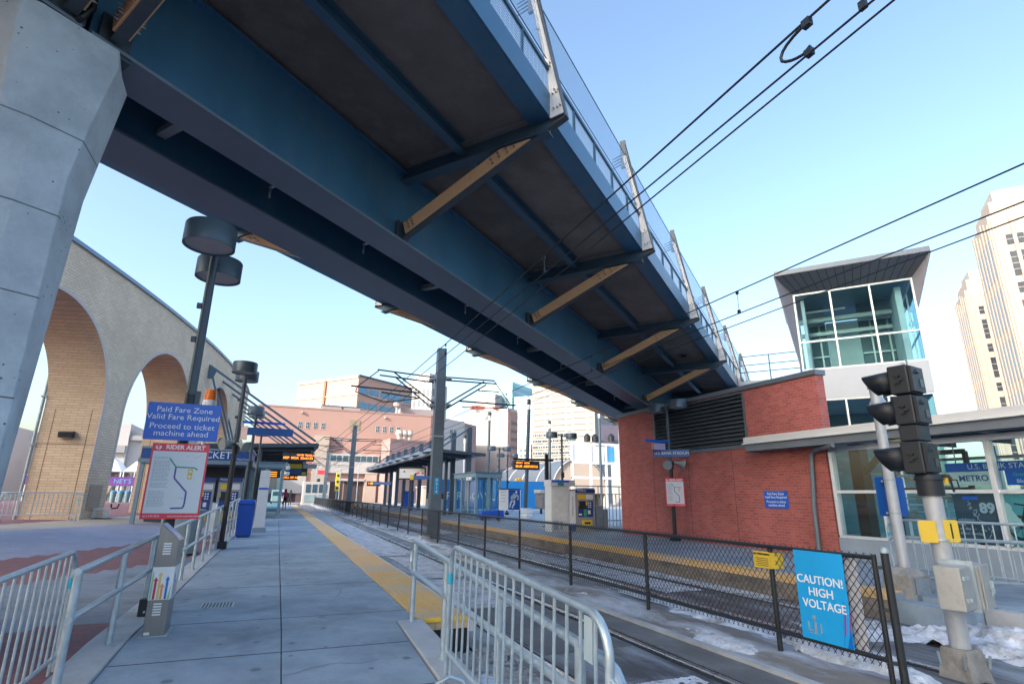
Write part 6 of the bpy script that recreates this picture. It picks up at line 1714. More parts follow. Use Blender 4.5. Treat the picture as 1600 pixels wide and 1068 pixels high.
# bins under the canopy
bn2 = thing("litter_bin", "blue litter bin under the right canopy", "bin", (12.9, 59.5, PZ))
b = MB(); b.box((12.3, 59.2, PZ), (13.3, 60.0, 2.0)); b.build("body", M_bin, bn2, bevel=.05)
b = MB(); b.box((12.28, 59.18, 2.002), (13.32, 60.02, 2.12)); b.build("lid", M_bin, bn2, bevel=.05)
bn3 = thing("litter_bin", "grey bin with a black hood behind the catenary mast", "bin", (10.8, 41, PZ))
b = MB(); b.box((10.2, 40.6, PZ), (11.35, 41.6, 1.45)); b.build("body", mat("bin_grey_steel", (.28, .32, .34), .5, .2, .1, 3), bn3, bevel=.03)
b = MB(); b.box((10.22, 40.62, 1.452), (11.33, 41.58, 1.85)); b.build("hood", M_black, bn3, bevel=.06)
# blue event hoarding, screens behind the platform
hb_ = thing("event_hoarding", "long blue hoarding with white capital letters behind the right shelter", "hoarding", (15, 47, PZ))
b = MB(); b.box((12.0, 47.5, PZ + .25), (23.5, 47.6, 3.05)); b.build("panel", mat("hoarding_blue", (.015, .24, .62), .4, 0, .25, .25), hb_)
text("lettering", "SUPER BOWL LIVE", M_textw, hb_, (12.28, 47.48, 1.65), (1, 0, 0), UP, .95, align="LEFT")
b = MB()
for k in range(7): b.box((12.5 + k * 1.8, 47.62, PZ), (12.62 + k * 1.8, 47.9, 3.0))
b.each("brace", M_galvdk, hb_)
s, x, n = sign("event_board", "board half white notice and half blue photo of a football player", "board", (11.93, 29.2, 1.52), (1, 0, 0), 1.28, 1.12, M_white, .05)
c = Vector((11.93, 29.2, 1.52))
def ob(u, v, d=.002): return c + x * u + UP * v + n * d
b = MB(); b.slab([ob(-.10, -.53), ob(.60, -.53), ob(.60, .53), ob(-.10, .53)], n * .002); ph = b.build("photo_panel", mat("photo_blue", (.01, .07, .32), .4, 0, .35, 2), s)
b = MB()
def limb(p, q, w0, w1):
    p0 = ob(*p, .006); q0 = ob(*q, .006); d = (q0 - p0).normalized(); sd = d.cross(n)
    b.slab([p0 - sd * w0, q0 - sd * w1, q0 + sd * w1, p0 + sd * w0], n * .002)
limb((.20, .06), (.30, .30), .09, .13); b.slab([ob(.36 + .065 * math.cos(k * .7854), .41 + .075 * math.sin(k * .7854), .007) for k in range(8)], n * .002)
limb((.18, .06), (.28, -.18), .075, .05); limb((.28, -.18), (.12, -.40), .05, .03); limb((.12, -.40), (.19, -.44), .03, .025); limb((.20, .06), (.05, -.14), .07, .05); limb((.05, -.14), (-.02, -.42), .045, .03)
limb((.22, .27), (.06, .14), .05, .04); limb((.06, .14), (.10, -.02), .038, .03); limb((.38, .27), (.50, .16), .05, .04); limb((.50, .16), (.45, .02), .038, .03); limb((.42, .02), (.50, .06), .05, .05)
b.build("player_picture", mat("player_pale", (.45, .55, .68), .5, 0, .35, 9), ph)
b = MB()
for k in range(4): b.slab([ob(-.55, .38 - k * .16), ob(-.25, .38 - k * .16), ob(-.25, .41 - k * .16), ob(-.55, .41 - k * .16)], n * .002)
b.build("notice_text", MATS["print_grey"], s)
b = MB()
for u in (-.62, .62): b.box((11.93 + u - .03, 29.255, PZ), (11.93 + u + .03, 29.31, 2.1))
b.bar(ob(-.64, .57, -.02), ob(.64, .57, -.02), .06, .05); b.each("leg", M_black, s)
pl_ = thing("light_mast", "tall dark light mast in a white ribbed planter foot behind the right platform", "mast", (14.9, 33.3, PZ))
b = MB(); b.tube((14.68, 33.3, PZ + .5), (14.9, 33.3, 7.3), .12, 12); b.build("mast", M_post, pl_, smooth=True)
b = MB(); b.lathe((14.68, 33.3, PZ), [(.001, 0), (.40, 0), (.44, .2), (.40, .24), (.44, .4), (.40, .44), (.42, .62), (.001, .63)], 18); b.build("planter_foot", M_white, pl_, smooth=True)
b = MB(); b.tube((14.9, 33.3, 7.3), (14.9, 33.3, 7.65), .10, 12); b.build("white_collar", M_white, pl_, smooth=True)
b = MB(); b.tube((14.9, 33.3, 7.65), (14.9, 33.3, 8.0), .13, 12); b.build("lamp_cap", M_black, pl_, smooth=True)
for k, (x_, y_, zt_, lab) in enumerate(((21.8, 60, 10.2, "tall dark light mast in front of the white warehouse"), (18.9, 60, 7.4, "short slim light mast left of the drum lamp on the far plaza"), (28.6, 58, 9.4, "dark light mast directly behind the display post"), (36.6, 60, 11.4, "dark light mast close to the left edge of the brick house"))):
    t = thing("light_mast", lab, "mast", (x_, y_, PZ))
    b = MB(); b.tube((x_, y_, PZ), (x_, y_, zt_), .16 if k != 1 else .1, 10); b.build("mast", M_post if k != 1 else M_white, t, smooth=True)
    b = MB(); b.tube((x_, y_, zt_), (x_, y_, zt_ + .55), .14, 10); b.build("white_collar", M_white, t, smooth=True)
    b = MB(); b.tube((x_, y_, zt_ + .55), (x_, y_, zt_ + .9), .18, 10); b.build("lamp_cap", M_black, t, smooth=True)
lamp_post("street_lamp", "double drum lamp beyond the right shelter, beside the football board", (13.87, 36, PZ), 4.65, 'x')
lamp_post("street_lamp", "double drum lamp rising above the right ticket machine", (13.53, 26, PZ), 4.60, 'x')
lamp_post("street_lamp", "single distant drum lamp in front of the dome, left of the shelter", (16.1, 40, PZ), 4.5, 'x')
ticket_machine("ticket machine with a yellow tray on the right platform beside the white info panel", 11.28, 12.16, 20.5, PZ, 1.66)
ip = thing("info_cabinet", "wide pale grey map cabinet left of the right ticket machine", "cabinet", (10.7, 20.7, PZ))
b = MB(); b.box((10.16, 20.5, PZ), (11.0, 21.1, 2.12)); b.build("body", mat("cabinet_pale", (.60, .63, .65), .4, .2, .08, 2), ip, bevel=.02)
b = MB(); b.box((10.14, 20.47, 2.123), (11.24, 21.12, 2.37)); b.build("header", mat("header_pale", (.50, .53, .60), .4, 0, .1, 2), ip)
b = MB(); b.box((10.18, 20.462, 2.27), (10.96, 20.468, 2.36)); b.build("blue_strip", M_signblue, ip)
b = MB(); b.box((10.44, 20.462, 2.14), (10.72, 20.468, 2.26)); b.build("green_strip", mat("strip_green", (.02, .25, .18), .4, 0, 0), ip)
b = MB(); b.box((10.26, 20.485, .85), (10.88, 20.497, 1.98)); mp_ = b.build("map_case", mat("map_sheet", (.62, .64, .64), .25, 0, .08, 5), ip)
b = MB()
for k in range(9):
    b.box((10.32 + .06 * (k % 3), 20.480, 1.0 + .1 * k), (10.42 + .1 * (k % 4), 20.4835, 1.012 + .1 * k))
b.build("map_print", MATS["print_grey"], mp_)
b = MB(); b.box((10.24, 20.485, .45), (10.48, 20.497, .78)); b.box((10.56, 20.485, .45), (10.66, 20.497, .76)); b.each("hatch", M_galvdk, ip)
b = MB(); b.box((11.003, 20.48, PZ + .3), (11.25, 20.56, 1.95)); b.build("white_banner", M_white, ip)
b = MB(); b.box((11.003, 20.475, PZ + .12), (11.25, 20.555, PZ + .298)); b.build("blue_foot", M_signblue, ip)
text("banner_lettering", "Fare Card Readers", MATS["navy_letter"], ip, (11.125, 20.477, 1.35), (0, 0, -1), (1, 0, 0), .10)
gr = thing("steel_cabinet", "row of ribbed grey steel cabinets right of the ticket machine", "cabinet", (12.6, 22, PZ))
b = MB()
for k, (x0, x1, z1) in enumerate(((12.35, 12.62, 2.1), (12.64, 12.95, 2.1), (13.0, 13.35, 1.35), (13.37, 13.6, 1.2))): b.box((x0, 21.8, PZ), (x1, 22.4, z1))
b.each("case", mat("cabinet_steel_blue", (.36, .43, .47), .4, .3, .1, 3), gr, bevel=.01)
b = MB(); b.box((12.4, 21.76, 1.3), (12.58, 21.79, 1.34)); b.box((13.05, 21.76, .9), (13.3, 21.79, .93)); b.each("handle", M_galv, gr)
fg = thing("railing_fence", "thin grey picket railing left of the brick house", "fence", (14.8, 24, PZ))
b = MB(); b.box((13.2, 24.0, 2.2), (17.5, 24.05, 2.25)); b.box((13.2, 24.0, 1.85), (17.5, 24.05, 1.88)); b.box((13.2, 24.0, .6), (17.5, 24.05, .65))
for k in range(22): b.box((13.25 + k * .2, 24.01, PZ), (13.28 + k * .2, 24.04, 2.2 if k % 6 == 0 else 1.85))
b.build("pickets", M_galvdk, fg)
gen = thing("generator_trailer", "grey generator cabinet on a tow frame in front of the blue hoarding", "generator", (19, 42, PZ))
b = MB(); b.box((19.9, 42, .75), (21.5, 43.2, 1.95)); b.build("housing", mat("generator_grey", (.20, .19, .18), .6, .1, .15, 3), gen, bevel=.08)
b = MB(); b.box((19.8, 41.95, 1.96), (20.9, 43.25, 2.25)); b.build("hood", mat("generator_cream", (.45, .42, .38), .6, 0, .1, 3), gen, bevel=.05)
b = MB(); b.box((21.4, 42.5, .75), (22.6, 42.65, .85)); b.box((19.9, 42.1, PZ), (20.05, 42.25, .76)); b.tube((20.6, 41.9, .62), (20.6, 42.1, .62), .26, 16); b.build("chassis", M_black, gen)
dg = thing("excavator", "small yellow excavator arm raised in front of the pale dome building", "excavator", (26, 62, PZ))
b = MB(); b.bar((25.2, 62, 1.2), (26.3, 62, 3.7), .4, .5); b.bar((26.3, 62, 3.7), (27.6, 62, 3.1), .35, .4); b.bar((27.6, 62, 3.1), (27.5, 62, 2.2), .3, .5); b.build("boom", mat("digger_yellow", (.72, .40, .04), .5, 0, .1, 2), dg, bevel=.05)
b = MB(); b.box((24.0, 61.2, 1.0), (25.6, 62.8, 2.5)); b.build("cab", MATS["digger_yellow"], dg, bevel=.1)
b = MB(); b.box((23.6, 61.0, PZ), (26.0, 61.6, 1.0)); b.box((23.6, 62.4, PZ), (26.0, 63.0, 1.0)); b.each("track", M_black, dg, bevel=.2)
sc = thing("stage_scaffold", "white lighting scaffold with speakers left of the brick house", "scaffold", (46, 70, PZ))
b = MB()
for z in (4.2, 6.3, 9.0):
    b.box((38.0, 70, z), (46.5, 70.3, z + .35))
for x0 in (38.0, 41.0, 43.6, 46.3): b.box((x0, 70.01, PZ), (x0 + .28, 70.29, 9.0))
for k in range(18): b.bar((38 + k * .47, 70.15, 9.02), (38.24 + k * .47, 70.15, 9.33), .06, .08)
b.build("truss", M_white, sc)
b = MB(); b.box((38.3, 70.1, 6.7), (40.9, 70.2, 8.9)); b.box((41.4, 70.1, 6.7), (43.4, 70.2, 8.9)); b.each("white_sheet", M_white, sc)
b = MB(); b.box((43.9, 70.1, 6.7), (45.2, 70.2, 8.9)); b.build("blue_sheet", mat("sheet_blue", (.08, .35, .70), .5, 0, .2, 1), sc)
b = MB(); b.box((43.5, 71, 9.35), (46.6, 71.6, 12.2)); b.build("back_panel", mat("violet_grey_panel", (.18, .16, .21), .6, 0, .1, 1), sc)
for k, (x0, z0) in enumerate(((40.7, 9.9), (42.0, 9.9), (44.8, 10.1))):
    b = MB(); b.lathe((x0, 70.2, z0 - .5), [(.001, 0), (.45, .1), (.5, .8), (.2, 1.2), (.001, 1.25)], 10); b.build("spotlight", M_black, sc, smooth=True)

# ================================================================== overhead line
M_wirek = mat("overhead_wire_black", (.02, .03, .045), .5, .2, 0)
M_mast = mat("mast_grey_blue", (.12, .155, .19), .5, .3, .14, 2.5)
def catenary(label, Y, plate):
    t = thing("catenary_mast", label, "mast", (5.95, Y, 0), "overhead line masts")
    X = 5.95
    b = MB(); b.loft([[(X - .24, Y - .18, -.05), (X + .24, Y - .18, -.05), (X + .24, Y + .18, -.05), (X - .24, Y + .18, -.05)], [(X - .19, Y - .16, 7.9), (X + .19, Y - .16, 7.9), (X + .19, Y + .16, 7.9), (X - .19, Y + .16, 7.9)]]); b.build("mast", M_mast, t, bevel=.01)
    b = MB(); b.cbox((X - .35, Y + .05, .05), (.35, .5, .22)); b.build("footing", M_kerb, t)
    b = MB()
    for z in (6.55, 5.40):
        b.box((X - .42, Y - .05, z - .05), (X - .20, Y + .40, z + .05)); b.box((X + .20, Y - .40, z - .05), (X + .40, Y + .05, z + .05))
    b.box((X - .25, Y - .19, 4.05), (X + .25, Y - .165, 4.12)); b.build("bracket", M_galvdk, t)
    if plate:
        b = MB(); b.box((X - .10, Y - .19, 1.75), (X + .10, Y - .172, 2.40)); pt = b.build("number_plate", mat("plate_cyan", (.02, .30, .60), .4, 0, .05, 3), t)
        for k, ch in enumerate("DE14"):
            text("lettering", ch, M_textw, pt, (X, Y - .192, 2.30 - k * .15), (1, 0, 0), UP, .13)
    def arm(nm, pts, r, yo):
        b = MB()
        for p, q in zip(pts, pts[1:]): b.tube((p[0], Y + yo, p[1]), (q[0], Y + yo, q[1]), r, 8)
        b.build(nm, M_wirek, t)
    for yo, tail in ((.0, 0), (.35, .0)):
        o = -.0 if yo == 0 else -.15
        arm("top_tube", [(5.75, 6.60 + o), (3.25 - o, 6.71 + o)], .032, yo)
        arm("diagonal_tube", [(5.75, 5.45 + o), (3.95 - o, 6.66 + o)], .032, yo)
    arm("register_tube", [(2.25, 5.95), (5.05, 5.88)], .035, .05); arm("register_drop", [(3.3, 6.68), (2.5, 5.95), (2.45, 5.72), (3.6, 5.38), (5.05, 5.64)], .022, .05); arm("steady_arm", [(3.5, 5.80), (5.1, 5.66)], .03, .1)
    for yo, o in ((0, 0), (-.3, -.2)):
        arm("top_tube", [(6.15, 6.66 + o), (8.45, 6.70 + o)], .032, yo)
        arm("diagonal_tube", [(6.15, 5.42 + o), (7.95 , 6.62 + o)], .032, yo)
    arm("register_tube", [(6.80, 5.66), (9.5, 5.66)], .035, 0); arm("register_drop", [(8.45, 6.66), (9.2, 5.72)], .022, 0); arm("steady_arm", [(7.7, 6.19), (8.7, 6.21)], .025, 0); arm("steady_arm", [(7.0, 5.42), (9.1, 5.52), (9.15, 5.66)], .02, .1)
    return t
catenary("large grey overhead line mast in the middle of the picture with a cyan number plate", 22.7, True)
catenary("smaller overhead line mast beyond the middle one, before the pink building", 53, False)
catenary("farthest overhead line mast at the end of the fence", 83, False)
# contact and messenger wires with droppers
def wire(label, X, zf, droppers, zlow=None, r=.012, loopy=None):
    t = thing("overhead_wire", label, "wire", (X, 20, zf(20)), "overhead wires")
    ys = [-8 + 2.0 * k for k in range(int(118 / 2))]
    b = MB(); b.path([(X, y, zf(y)) for y in ys], r, 6); b.build("cable", M_wirek, t, smooth=True)
    for y in droppers:
        b = MB(); b.tube((X, y, zf(y) - .01), (X, y, zlow(y) + .02), .005, 5); b.cbox((X, y, zlow(y) + .03), (.035, .05, .07)); b.cbox((X, y, zf(y) - .03), (.03, .05, .06)); b.build("dropper", M_wirek, t)
    return t
near_hi = lambda y: 5.40 + .0008 * (y - 10) ** 2 * .3
near_mid = lambda y: 5.10 + .00012 * (y - 10) ** 2
near_lo = lambda y: 4.98 - .018 * (y - 2) if y < 12 else 4.80 - .0045 * (y - 12)
w1 = wire("messenger wire over the near track, highest of its three, with the looped jumper", 3.5, near_hi, (1.95, 7.25, 13, 21, 31, 42), near_mid, .0115)
b = MB(); b.path([(3.5, 2.34, 5.39), (3.5, 2.43, 5.385), (3.5, 2.51, 5.372), (3.5, 2.58, 5.35), (3.5, 2.625, 5.32), (3.5, 2.65, 5.28), (3.5, 2.645, 5.24), (3.5, 2.61, 5.205), (3.5, 2.56, 5.175), (3.5, 2.51, 5.155), (3.5, 2.45, 5.14), (3.5, 2.38, 5.165)], .013, 10); b.cbox((3.5, 2.38, 5.385), (.05, .07, .07)); b.cbox((3.5, 2.40, 5.115), (.05, .06, .06)); b.build("jumper_loop", M_wirek, w1, smooth=True)
wire("middle wire of the three over the near track", 3.5, near_mid, (), None, .0095)
wire("lowest wire of the three over the near track", 3.5, near_lo, (), None, .0085)
far_hi = lambda y: 5.40 - .004 * y + .00006 * y * y
far_mid = lambda y: 4.96 - .0018 * y
far_lo = lambda y: 4.80 - .006 * y if y < 20 else 4.68
w2 = wire("messenger wire over the far track, highest of its three", 7.38, far_hi, (7.15, 12.4, 18.5, 27, 37), far_mid, .011)
b = MB(); b.path([(7.38, 11.9, 5.36), (7.36, 11.75, 5.30), (7.36, 11.7, 5.1), (7.38, 11.8, 4.98)], .012, 6); b.build("jumper_loop", M_wirek, w2, smooth=True)
wire("middle wire of the three over the far track", 7.38, far_mid, (), None, .0095)
wire("lowest wire of the three over the far track", 7.38, far_lo, (), None, .0085)
# ================================================================== downtown behind the station
AV = Vector((-.615, .788, 0)); BV = Vector((.788, .615, 0))       # the two street directions
def poly_tower(b, P, la, lb, z0, z1):
    """block with near corner P, going la along AV and lb along BV"""
    P = Vector((P[0], P[1], 0)); q = [P, P + BV * lb, P + BV * lb + AV * la, P + AV * la]
    return b.prism([(p.x, p.y) for p in q], z0, z1)
M_pink = mat("pink_render", (.43, .265, .225), .85, 0, .06, .12)
M_cream = mat("cream_stone", (.46, .375, .31), .85, 0, .06, .15)
M_whiteb = mat("white_render", (.48, .45, .425), .8, 0, .04, .1)
M_win = mat("far_window_glass", (.06, .11, .15), .12, .2, .3, .15)
M_winp = mat("pale_window_glass", (.30, .40, .42), .15, .2, .3, .12)
M_grey = mat("grey_block", (.33, .32, .33), .85, 0, .06, .2)
M_greyp = mat("pale_side_wall", (.52, .49, .48), .85, 0, .05, .2)

# pink low building across the street
pk = thing("pink_office_building", "long flat roofed pink building across the street with small square windows", "building", (15, 130, 0))
PYY = 130
b = MB(); b.prism([(-6, PYY), (32.2, PYY), (33.2, PYY + .8), (33.2, 175), (-6, 175)], -.1, 20.0); b.build("wall", M_pink, pk)
b = MB(); b.prism([(-6.1, PYY - .1), (32.2, PYY - .1), (33.3, PYY + .7), (33.3, 175.1), (-6.1, 175.1)], 20.003, 20.35); b.build("coping", mat("pink_coping", (.38, .24, .20), .8, 0, .05, .3), pk)
def window(parent, x0, x1, z0, z1, y, m=None):
    b = MB(); b.box((x0, y - .06, z0), (x1, y - .003, z1)); w = b.build("window", M_whiteb, parent)
    b = MB(); xm = (x0 + x1) / 2; zm = (z0 + z1) / 2; e = .1
    for a0, a1 in ((x0 + e, xm - e / 2), (xm + e / 2, x1 - e)):
        for c0, c1 in ((z0 + e, zm - e / 2), (zm + e / 2, z1 - e)): b.box((a0, y - .08, c0), (a1, y - .061, c1))
    b.build("pane", M_win, w)
for xc in (2.75, 4.35, 5.95, 7.6, 19.65, 21.25, 22.85, 24.45): window(pk, xc - .42, xc + .42, 15.6, 17.1, PYY)
b = MB(); b.box((13.3, PYY - .10, 15.8), (15.6, PYY - .003, 18.1)); b.build("wall_panel", mat("olive_panel", (.30, .25, .17), .7, 0, .1, .5), pk)
b = MB(); b.box((11.0, PYY - .1, 13.0), (11.8, PYY - .003, 14.0)); b.build("vent", M_grey, pk)
for x0 in (2.9, 21.2): 
    b = MB(); b.box((x0 - .2, PYY - .5, 18.9), (x0 + .2, PYY - .003, 19.3)); b.build("wall_camera", M_whiteb, pk)
b = MB(); b.box((9.6, PYY - .9, 6.2), (20.4, PYY - .003, 10.4)); bnd = b.build("white_storey", M_whiteb, pk)
for k in range(8):
    b = MB(); b.box((9.9 + k * 1.3, PYY - .96, 8.75), (11.0 + k * 1.3, PYY - .903, 10.0)); b.build("window", M_win, bnd)
b = MB(); b.box((6.2, PYY - 1.2, -.05), (9.2, PYY - .003, 14.2)); b.box((17.6, PYY - .8, -.05), (20.2, PYY - .003, 6.19)); b.each("cream_pier", M_cream, pk)
b = MB(); b.box((-.5, PYY - .5, 1.8), (5.2, PYY - .003, 6.5)); b.build("white_canopy_wall", M_whiteb, pk)
b = MB()
for k in range(7): b.box((-.2 + k * .75, PYY - .56, 7.0), (.35 + k * .75, PYY - .005, 8.0))
b.each("row_window", M_win, pk)
M_dkop = mat("dark_opening", (.07, .05, .05), .8, 0, .3, .5)
b = MB(); b.box((10.2, PYY - .05, -.05), (13.0, PYY - .003, 4.4)); b.box((13.3, PYY - .05, -.05), (17.4, PYY - .003, 4.4)); b.box((-3, PYY - .05, -.05), (3.5, PYY - .003, 1.7)); b.each("dark_entrance", M_dkop, pk)
b = MB(); b.box((12.0, PYY - 1.0, 4.6), (17.5, PYY - .2, 5.0)); b.build("entrance_canopy", M_whiteb, pk)
bp = thing("pink_wing", "lower pink wing with a shaded side right of the pink building front", "building", (27, 126, 0))
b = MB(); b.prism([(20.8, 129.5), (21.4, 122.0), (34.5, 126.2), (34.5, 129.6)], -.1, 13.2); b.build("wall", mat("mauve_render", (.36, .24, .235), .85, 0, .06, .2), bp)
b = MB(); b.prism([(20.7, 129.6), (21.35, 121.9), (34.6, 126.1), (34.6, 129.7)], 13.203, 13.6); b.build("coping", MATS["pink_coping"], bp)
for k in range(3):
    b = MB(); b.lathe((24.2 + k * 1.2, 127 + k * .1, 13.6), [(.5, 0), (.5, 1.0), (.9, 1.6), (.7, 2.4), (.001, 2.5)], 10); b.build("roof_vent", M_whiteb, bp)
b = MB(); b.box((22.4, 121.0, -.05), (23.1, 121.6, 6)); b.box((22.5, 121.2, 5.4), (29, 121.7, 6.4)); b.build("portal", M_greyp, bp)
sdw = thing("pale_side_building", "pale building with paired windows right of the pink one, pink gable beside it", "building", (40, 134, 0))
b = MB(); b.prism([(33.8, 129.6), (42.5, 135.5), (36, 172), (33.8, 172)], -.1, 20.0); b.build("wall", M_greyp, sdw)
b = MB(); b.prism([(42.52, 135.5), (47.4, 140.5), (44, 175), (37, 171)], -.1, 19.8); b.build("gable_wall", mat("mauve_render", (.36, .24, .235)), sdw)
d = Vector((8.7, 5.9, 0)).normalized(); nrm = Vector((d.y, -d.x, 0))
for row, zc in ((0, 16.3), (1, 11.2)):
    for k in (1.6, 5.2, 6.7):
        c = Vector((33.8, 129.6, zc)) + d * k + nrm * .03
        b = MB(); b.bar(c - d * .5, c + d * .5, .05, 2.6); w = b.build("window", M_whiteb, sdw)
        b = MB()
        for zz in (-.65, .65):
            for s in (-.24, .24): b.bar(c + d * (s - .16) + UP * zz + nrm * .03, c + d * (s + .16) + UP * zz + nrm * .03, .03, 1.0)
        b.build("pane", M_win, w)

# stepped office building behind
so = thing("stepped_office", "pink and cream office block with three long window bands, its right side in shade", "building", (19.6, 176.5, 0))
C0 = Vector((19.6, 176.5, 0)); L1 = Vector((2.1, 198.4, 0)); R1 = Vector((40.1, 191.7, 0))
dl = (L1 - C0); dr = (R1 - C0)
b = MB(); pts = [C0, R1, R1 + dl, L1]; b.prism([(p.x, p.y) for p in pts], -.1, 38.0); b.build("wall", mat("rosy_stone", (.50, .33, .27), .85, 0, .06, .12), so)
nl = Vector((dl.y, -dl.x, 0)).normalized(); nl = nl if nl.dot(Vector((-1, -1, 0))) > 0 else -nl
nr = Vector((dr.y, -dr.x, 0)).normalized()
def facebar(parent, nm, P, dv, n, f0, f1, z0, z1, m, pr=.12):
    b = MB(); a = P + dv * f0; c = P + dv * f1
    b.hexa([a + UP * z0 + n * .01, c + UP * z0 + n * .01, c + UP * z0 + n * pr, a + UP * z0 + n * pr, a + UP * z1 + n * .01, c + UP * z1 + n * .01, c + UP * z1 + n * pr, a + UP * z1 + n * pr])
    return b.build(nm, m, parent)
for z in (33.0, 28.3, 23.8):
    facebar(so, "white_sill", C0, dl, nl, 0.0, 1.0, z - .9, z - .5, M_whiteb, .3); facebar(so, "white_sill", C0, dr, nr, 0.0, 1.0, z - .9, z - .5, M_whiteb, .3)
    for f0, f1 in ((.04, .30), (.34, .40), (.44, .48), (.56, .74), (.78, .95)):
        facebar(so, "window", C0, dl, nl, f0, f1, z - .3, z + 1.6, M_winp, .1)
    for f0, f1 in ((.03, .18), (.20, .36), (.40, .62), (.64, .80), (.83, .97)):
        facebar(so, "window", C0, dr, nr, f0, f1, z - .3, z + 1.6, MATS.get("blue_band_glass") or mat("blue_band_glass", (.10, .22, .34), .15, .2, .2, .2), .1)
facebar(so, "rust_column", C0, dl, nl, .50, .53, 12, 38.0, mat("rust_brick", (.33, .16, .10), .85, 0, .1, .5), .5)
facebar(so, "parapet", C0, dl, nl, 0, 1, 37.4, 38.3, M_whiteb, .35); facebar(so, "parapet", C0, dr, nr, 0, 1, 38.0, 38.5, M_dksteel, .35)
rb = thing("roof_plant_house", "grey flat roof plant house on top of the pink building", "plant house", (12, 150, 20))
b = MB(); b.box((8, 148, 20.4), (17.5, 153, 23.6)); b.build("wall", M_grey, rb)
b = MB(); b.box((12.8, 147.9, 20.4), (13.1, 147.99, 23.6)); b.build("joint", M_dkop, rb)
b = MB(); b.box((7.9, 147.9, 23.603), (17.6, 153.1, 23.8)); b.build("roof", M_dksteel, rb)
rb = thing("roof_plant_house", "long low grey parapet block at the right end of the pink roof", "plant house", (30, 150, 20))
b = MB(); b.box((27, 142, 20.4), (36, 150, 23.5)); b.build("wall", mat("mauve_grey", (.30, .27, .28), .85, 0, .05, .3), rb)
b = MB(); b.lathe((25.8, 141, 20.3), [(.25, 0), (.25, 3.0), (.9, 3.4), (.9, 4.2), (.001, 4.3)], 10); b.build("vent_stack", M_whiteb, rb)

def slot_tower(label, P, la, lb, z1, wall, rows, cols_a, cols_b, rowh, z0w, m=M_win, pr=.25, name="office_tower", frac=.5, side=True, wallb=None):
    t = thing(name, label, "tower", (P[0], P[1], 0))
    b = MB(); poly_tower(b, P, la, lb, -.1, z1); b.build("wall", wall, t)
    P_ = Vector((P[0], P[1], 0)); na = -BV; nb = -AV
    if wallb:
        b = MB(); a = P_ - AV * .02; b.hexa([a + UP * 0, a + BV * lb, a + BV * lb + AV * .01, a + AV * .01, a + UP * z1, a + BV * lb + UP * z1, a + BV * lb + AV * .01 + UP * z1, a + AV * .01 + UP * z1]); b.build("side_wall", wallb, t)
    for r_ in range(rows):
        z = z0w + r_ * rowh
        b = MB()
        for f0, f1 in cols_a:
            p, q = P_ + AV * (la * f0), P_ + AV * (la * f1)
            b.hexa([p + na * .01 + UP * z, q + na * .01 + UP * z, q + na * pr + UP * z, p + na * pr + UP * z, p + na * .01 + UP * (z + rowh * frac), q + na * .01 + UP * (z + rowh * frac), q + na * pr + UP * (z + rowh * frac), p + na * pr + UP * (z + rowh * frac)])
        if side:
            for f0, f1 in cols_b:
                p, q = P_ + BV * (lb * f0), P_ + BV * (lb * f1)
                b.hexa([p + nb * .01 + UP * z, q + nb * .01 + UP * z, q + nb * pr + UP * z, p + nb * pr + UP * z, p + nb * .01 + UP * (z + rowh * frac), q + nb * .01 + UP * (z + rowh * frac), q + nb * pr + UP * (z + rowh * frac), p + nb * pr + UP * (z + rowh * frac)])
        b.build("window_row", m, t)
    return t
# cream slab tower with horizontal slots
M_slot = mat("dark_slot_glass", (.14, .13, .125), .5, 0, .3, .4)  # dark glass for the slot window rows
M_creamt = mat("cream_panel", (.37, .345, .31), .8, 0, .04, .08)
t = slot_tower("broad cream tower with long horizontal slot windows, right of the light masts", (118.2, 197.3), 29.2, 22, 66, M_creamt, 24, [(.03, .10), (.13, .33), (.36, .43), (.46, .68), (.71, .78), (.81, .97)], [], 2.55, 3.0, M_slot, .15, frac=.20, side=False, wallb=mat("shaded_cream", (.34, .32, .32), .8, 0, .05, .2))  # side wall in a darker cream, its shade put into the colour
P_ = Vector((118.2, 197.3, 0))
for r_ in range(6):
    z = 14.2 + r_ * 2.55
    b = MB(); rnd = random.Random(r_)
    f = .30
    while f < .98:
        w = rnd.uniform(.008, .03); p, q = P_ + AV * (29.2 * f), P_ + AV * (29.2 * min(.985, f + w))
        b.hexa([p - BV * .16 + UP * z, q - BV * .16 + UP * z, q - BV * .22 + UP * z, p - BV * .22 + UP * z, p - BV * .16 + UP * (z + .75), q - BV * .16 + UP * (z + .75), q - BV * .22 + UP * (z + .75), p - BV * .22 + UP * (z + .75)]); f += w + rnd.uniform(.006, .02)
    b.build("dark_windows", M_win, t)
gt = thing("grey_tower", "plain grey tower partly hidden behind the broad cream tower", "tower", (140, 219, 0))
b = MB(); poly_tower(b, (140.2, 214.5), 16, 24, -.1, 58); b.build("wall", M_grey, gt)
b = MB()
for k in range(9):
    p = Vector((140.2, 214.5, 0)) + BV * (1.5 + k * 2.5); b.hexa([p - AV * .01, p + BV * 1.1 - AV * .01, p + BV * 1.1 - AV * .12, p - AV * .12, p - AV * .01 + UP * 57, p + BV * 1.1 - AV * .01 + UP * 57, p + BV * 1.1 - AV * .12 + UP * 57, p - AV * .12 + UP * 57])
b.each("pilaster", M_greyp, gt)
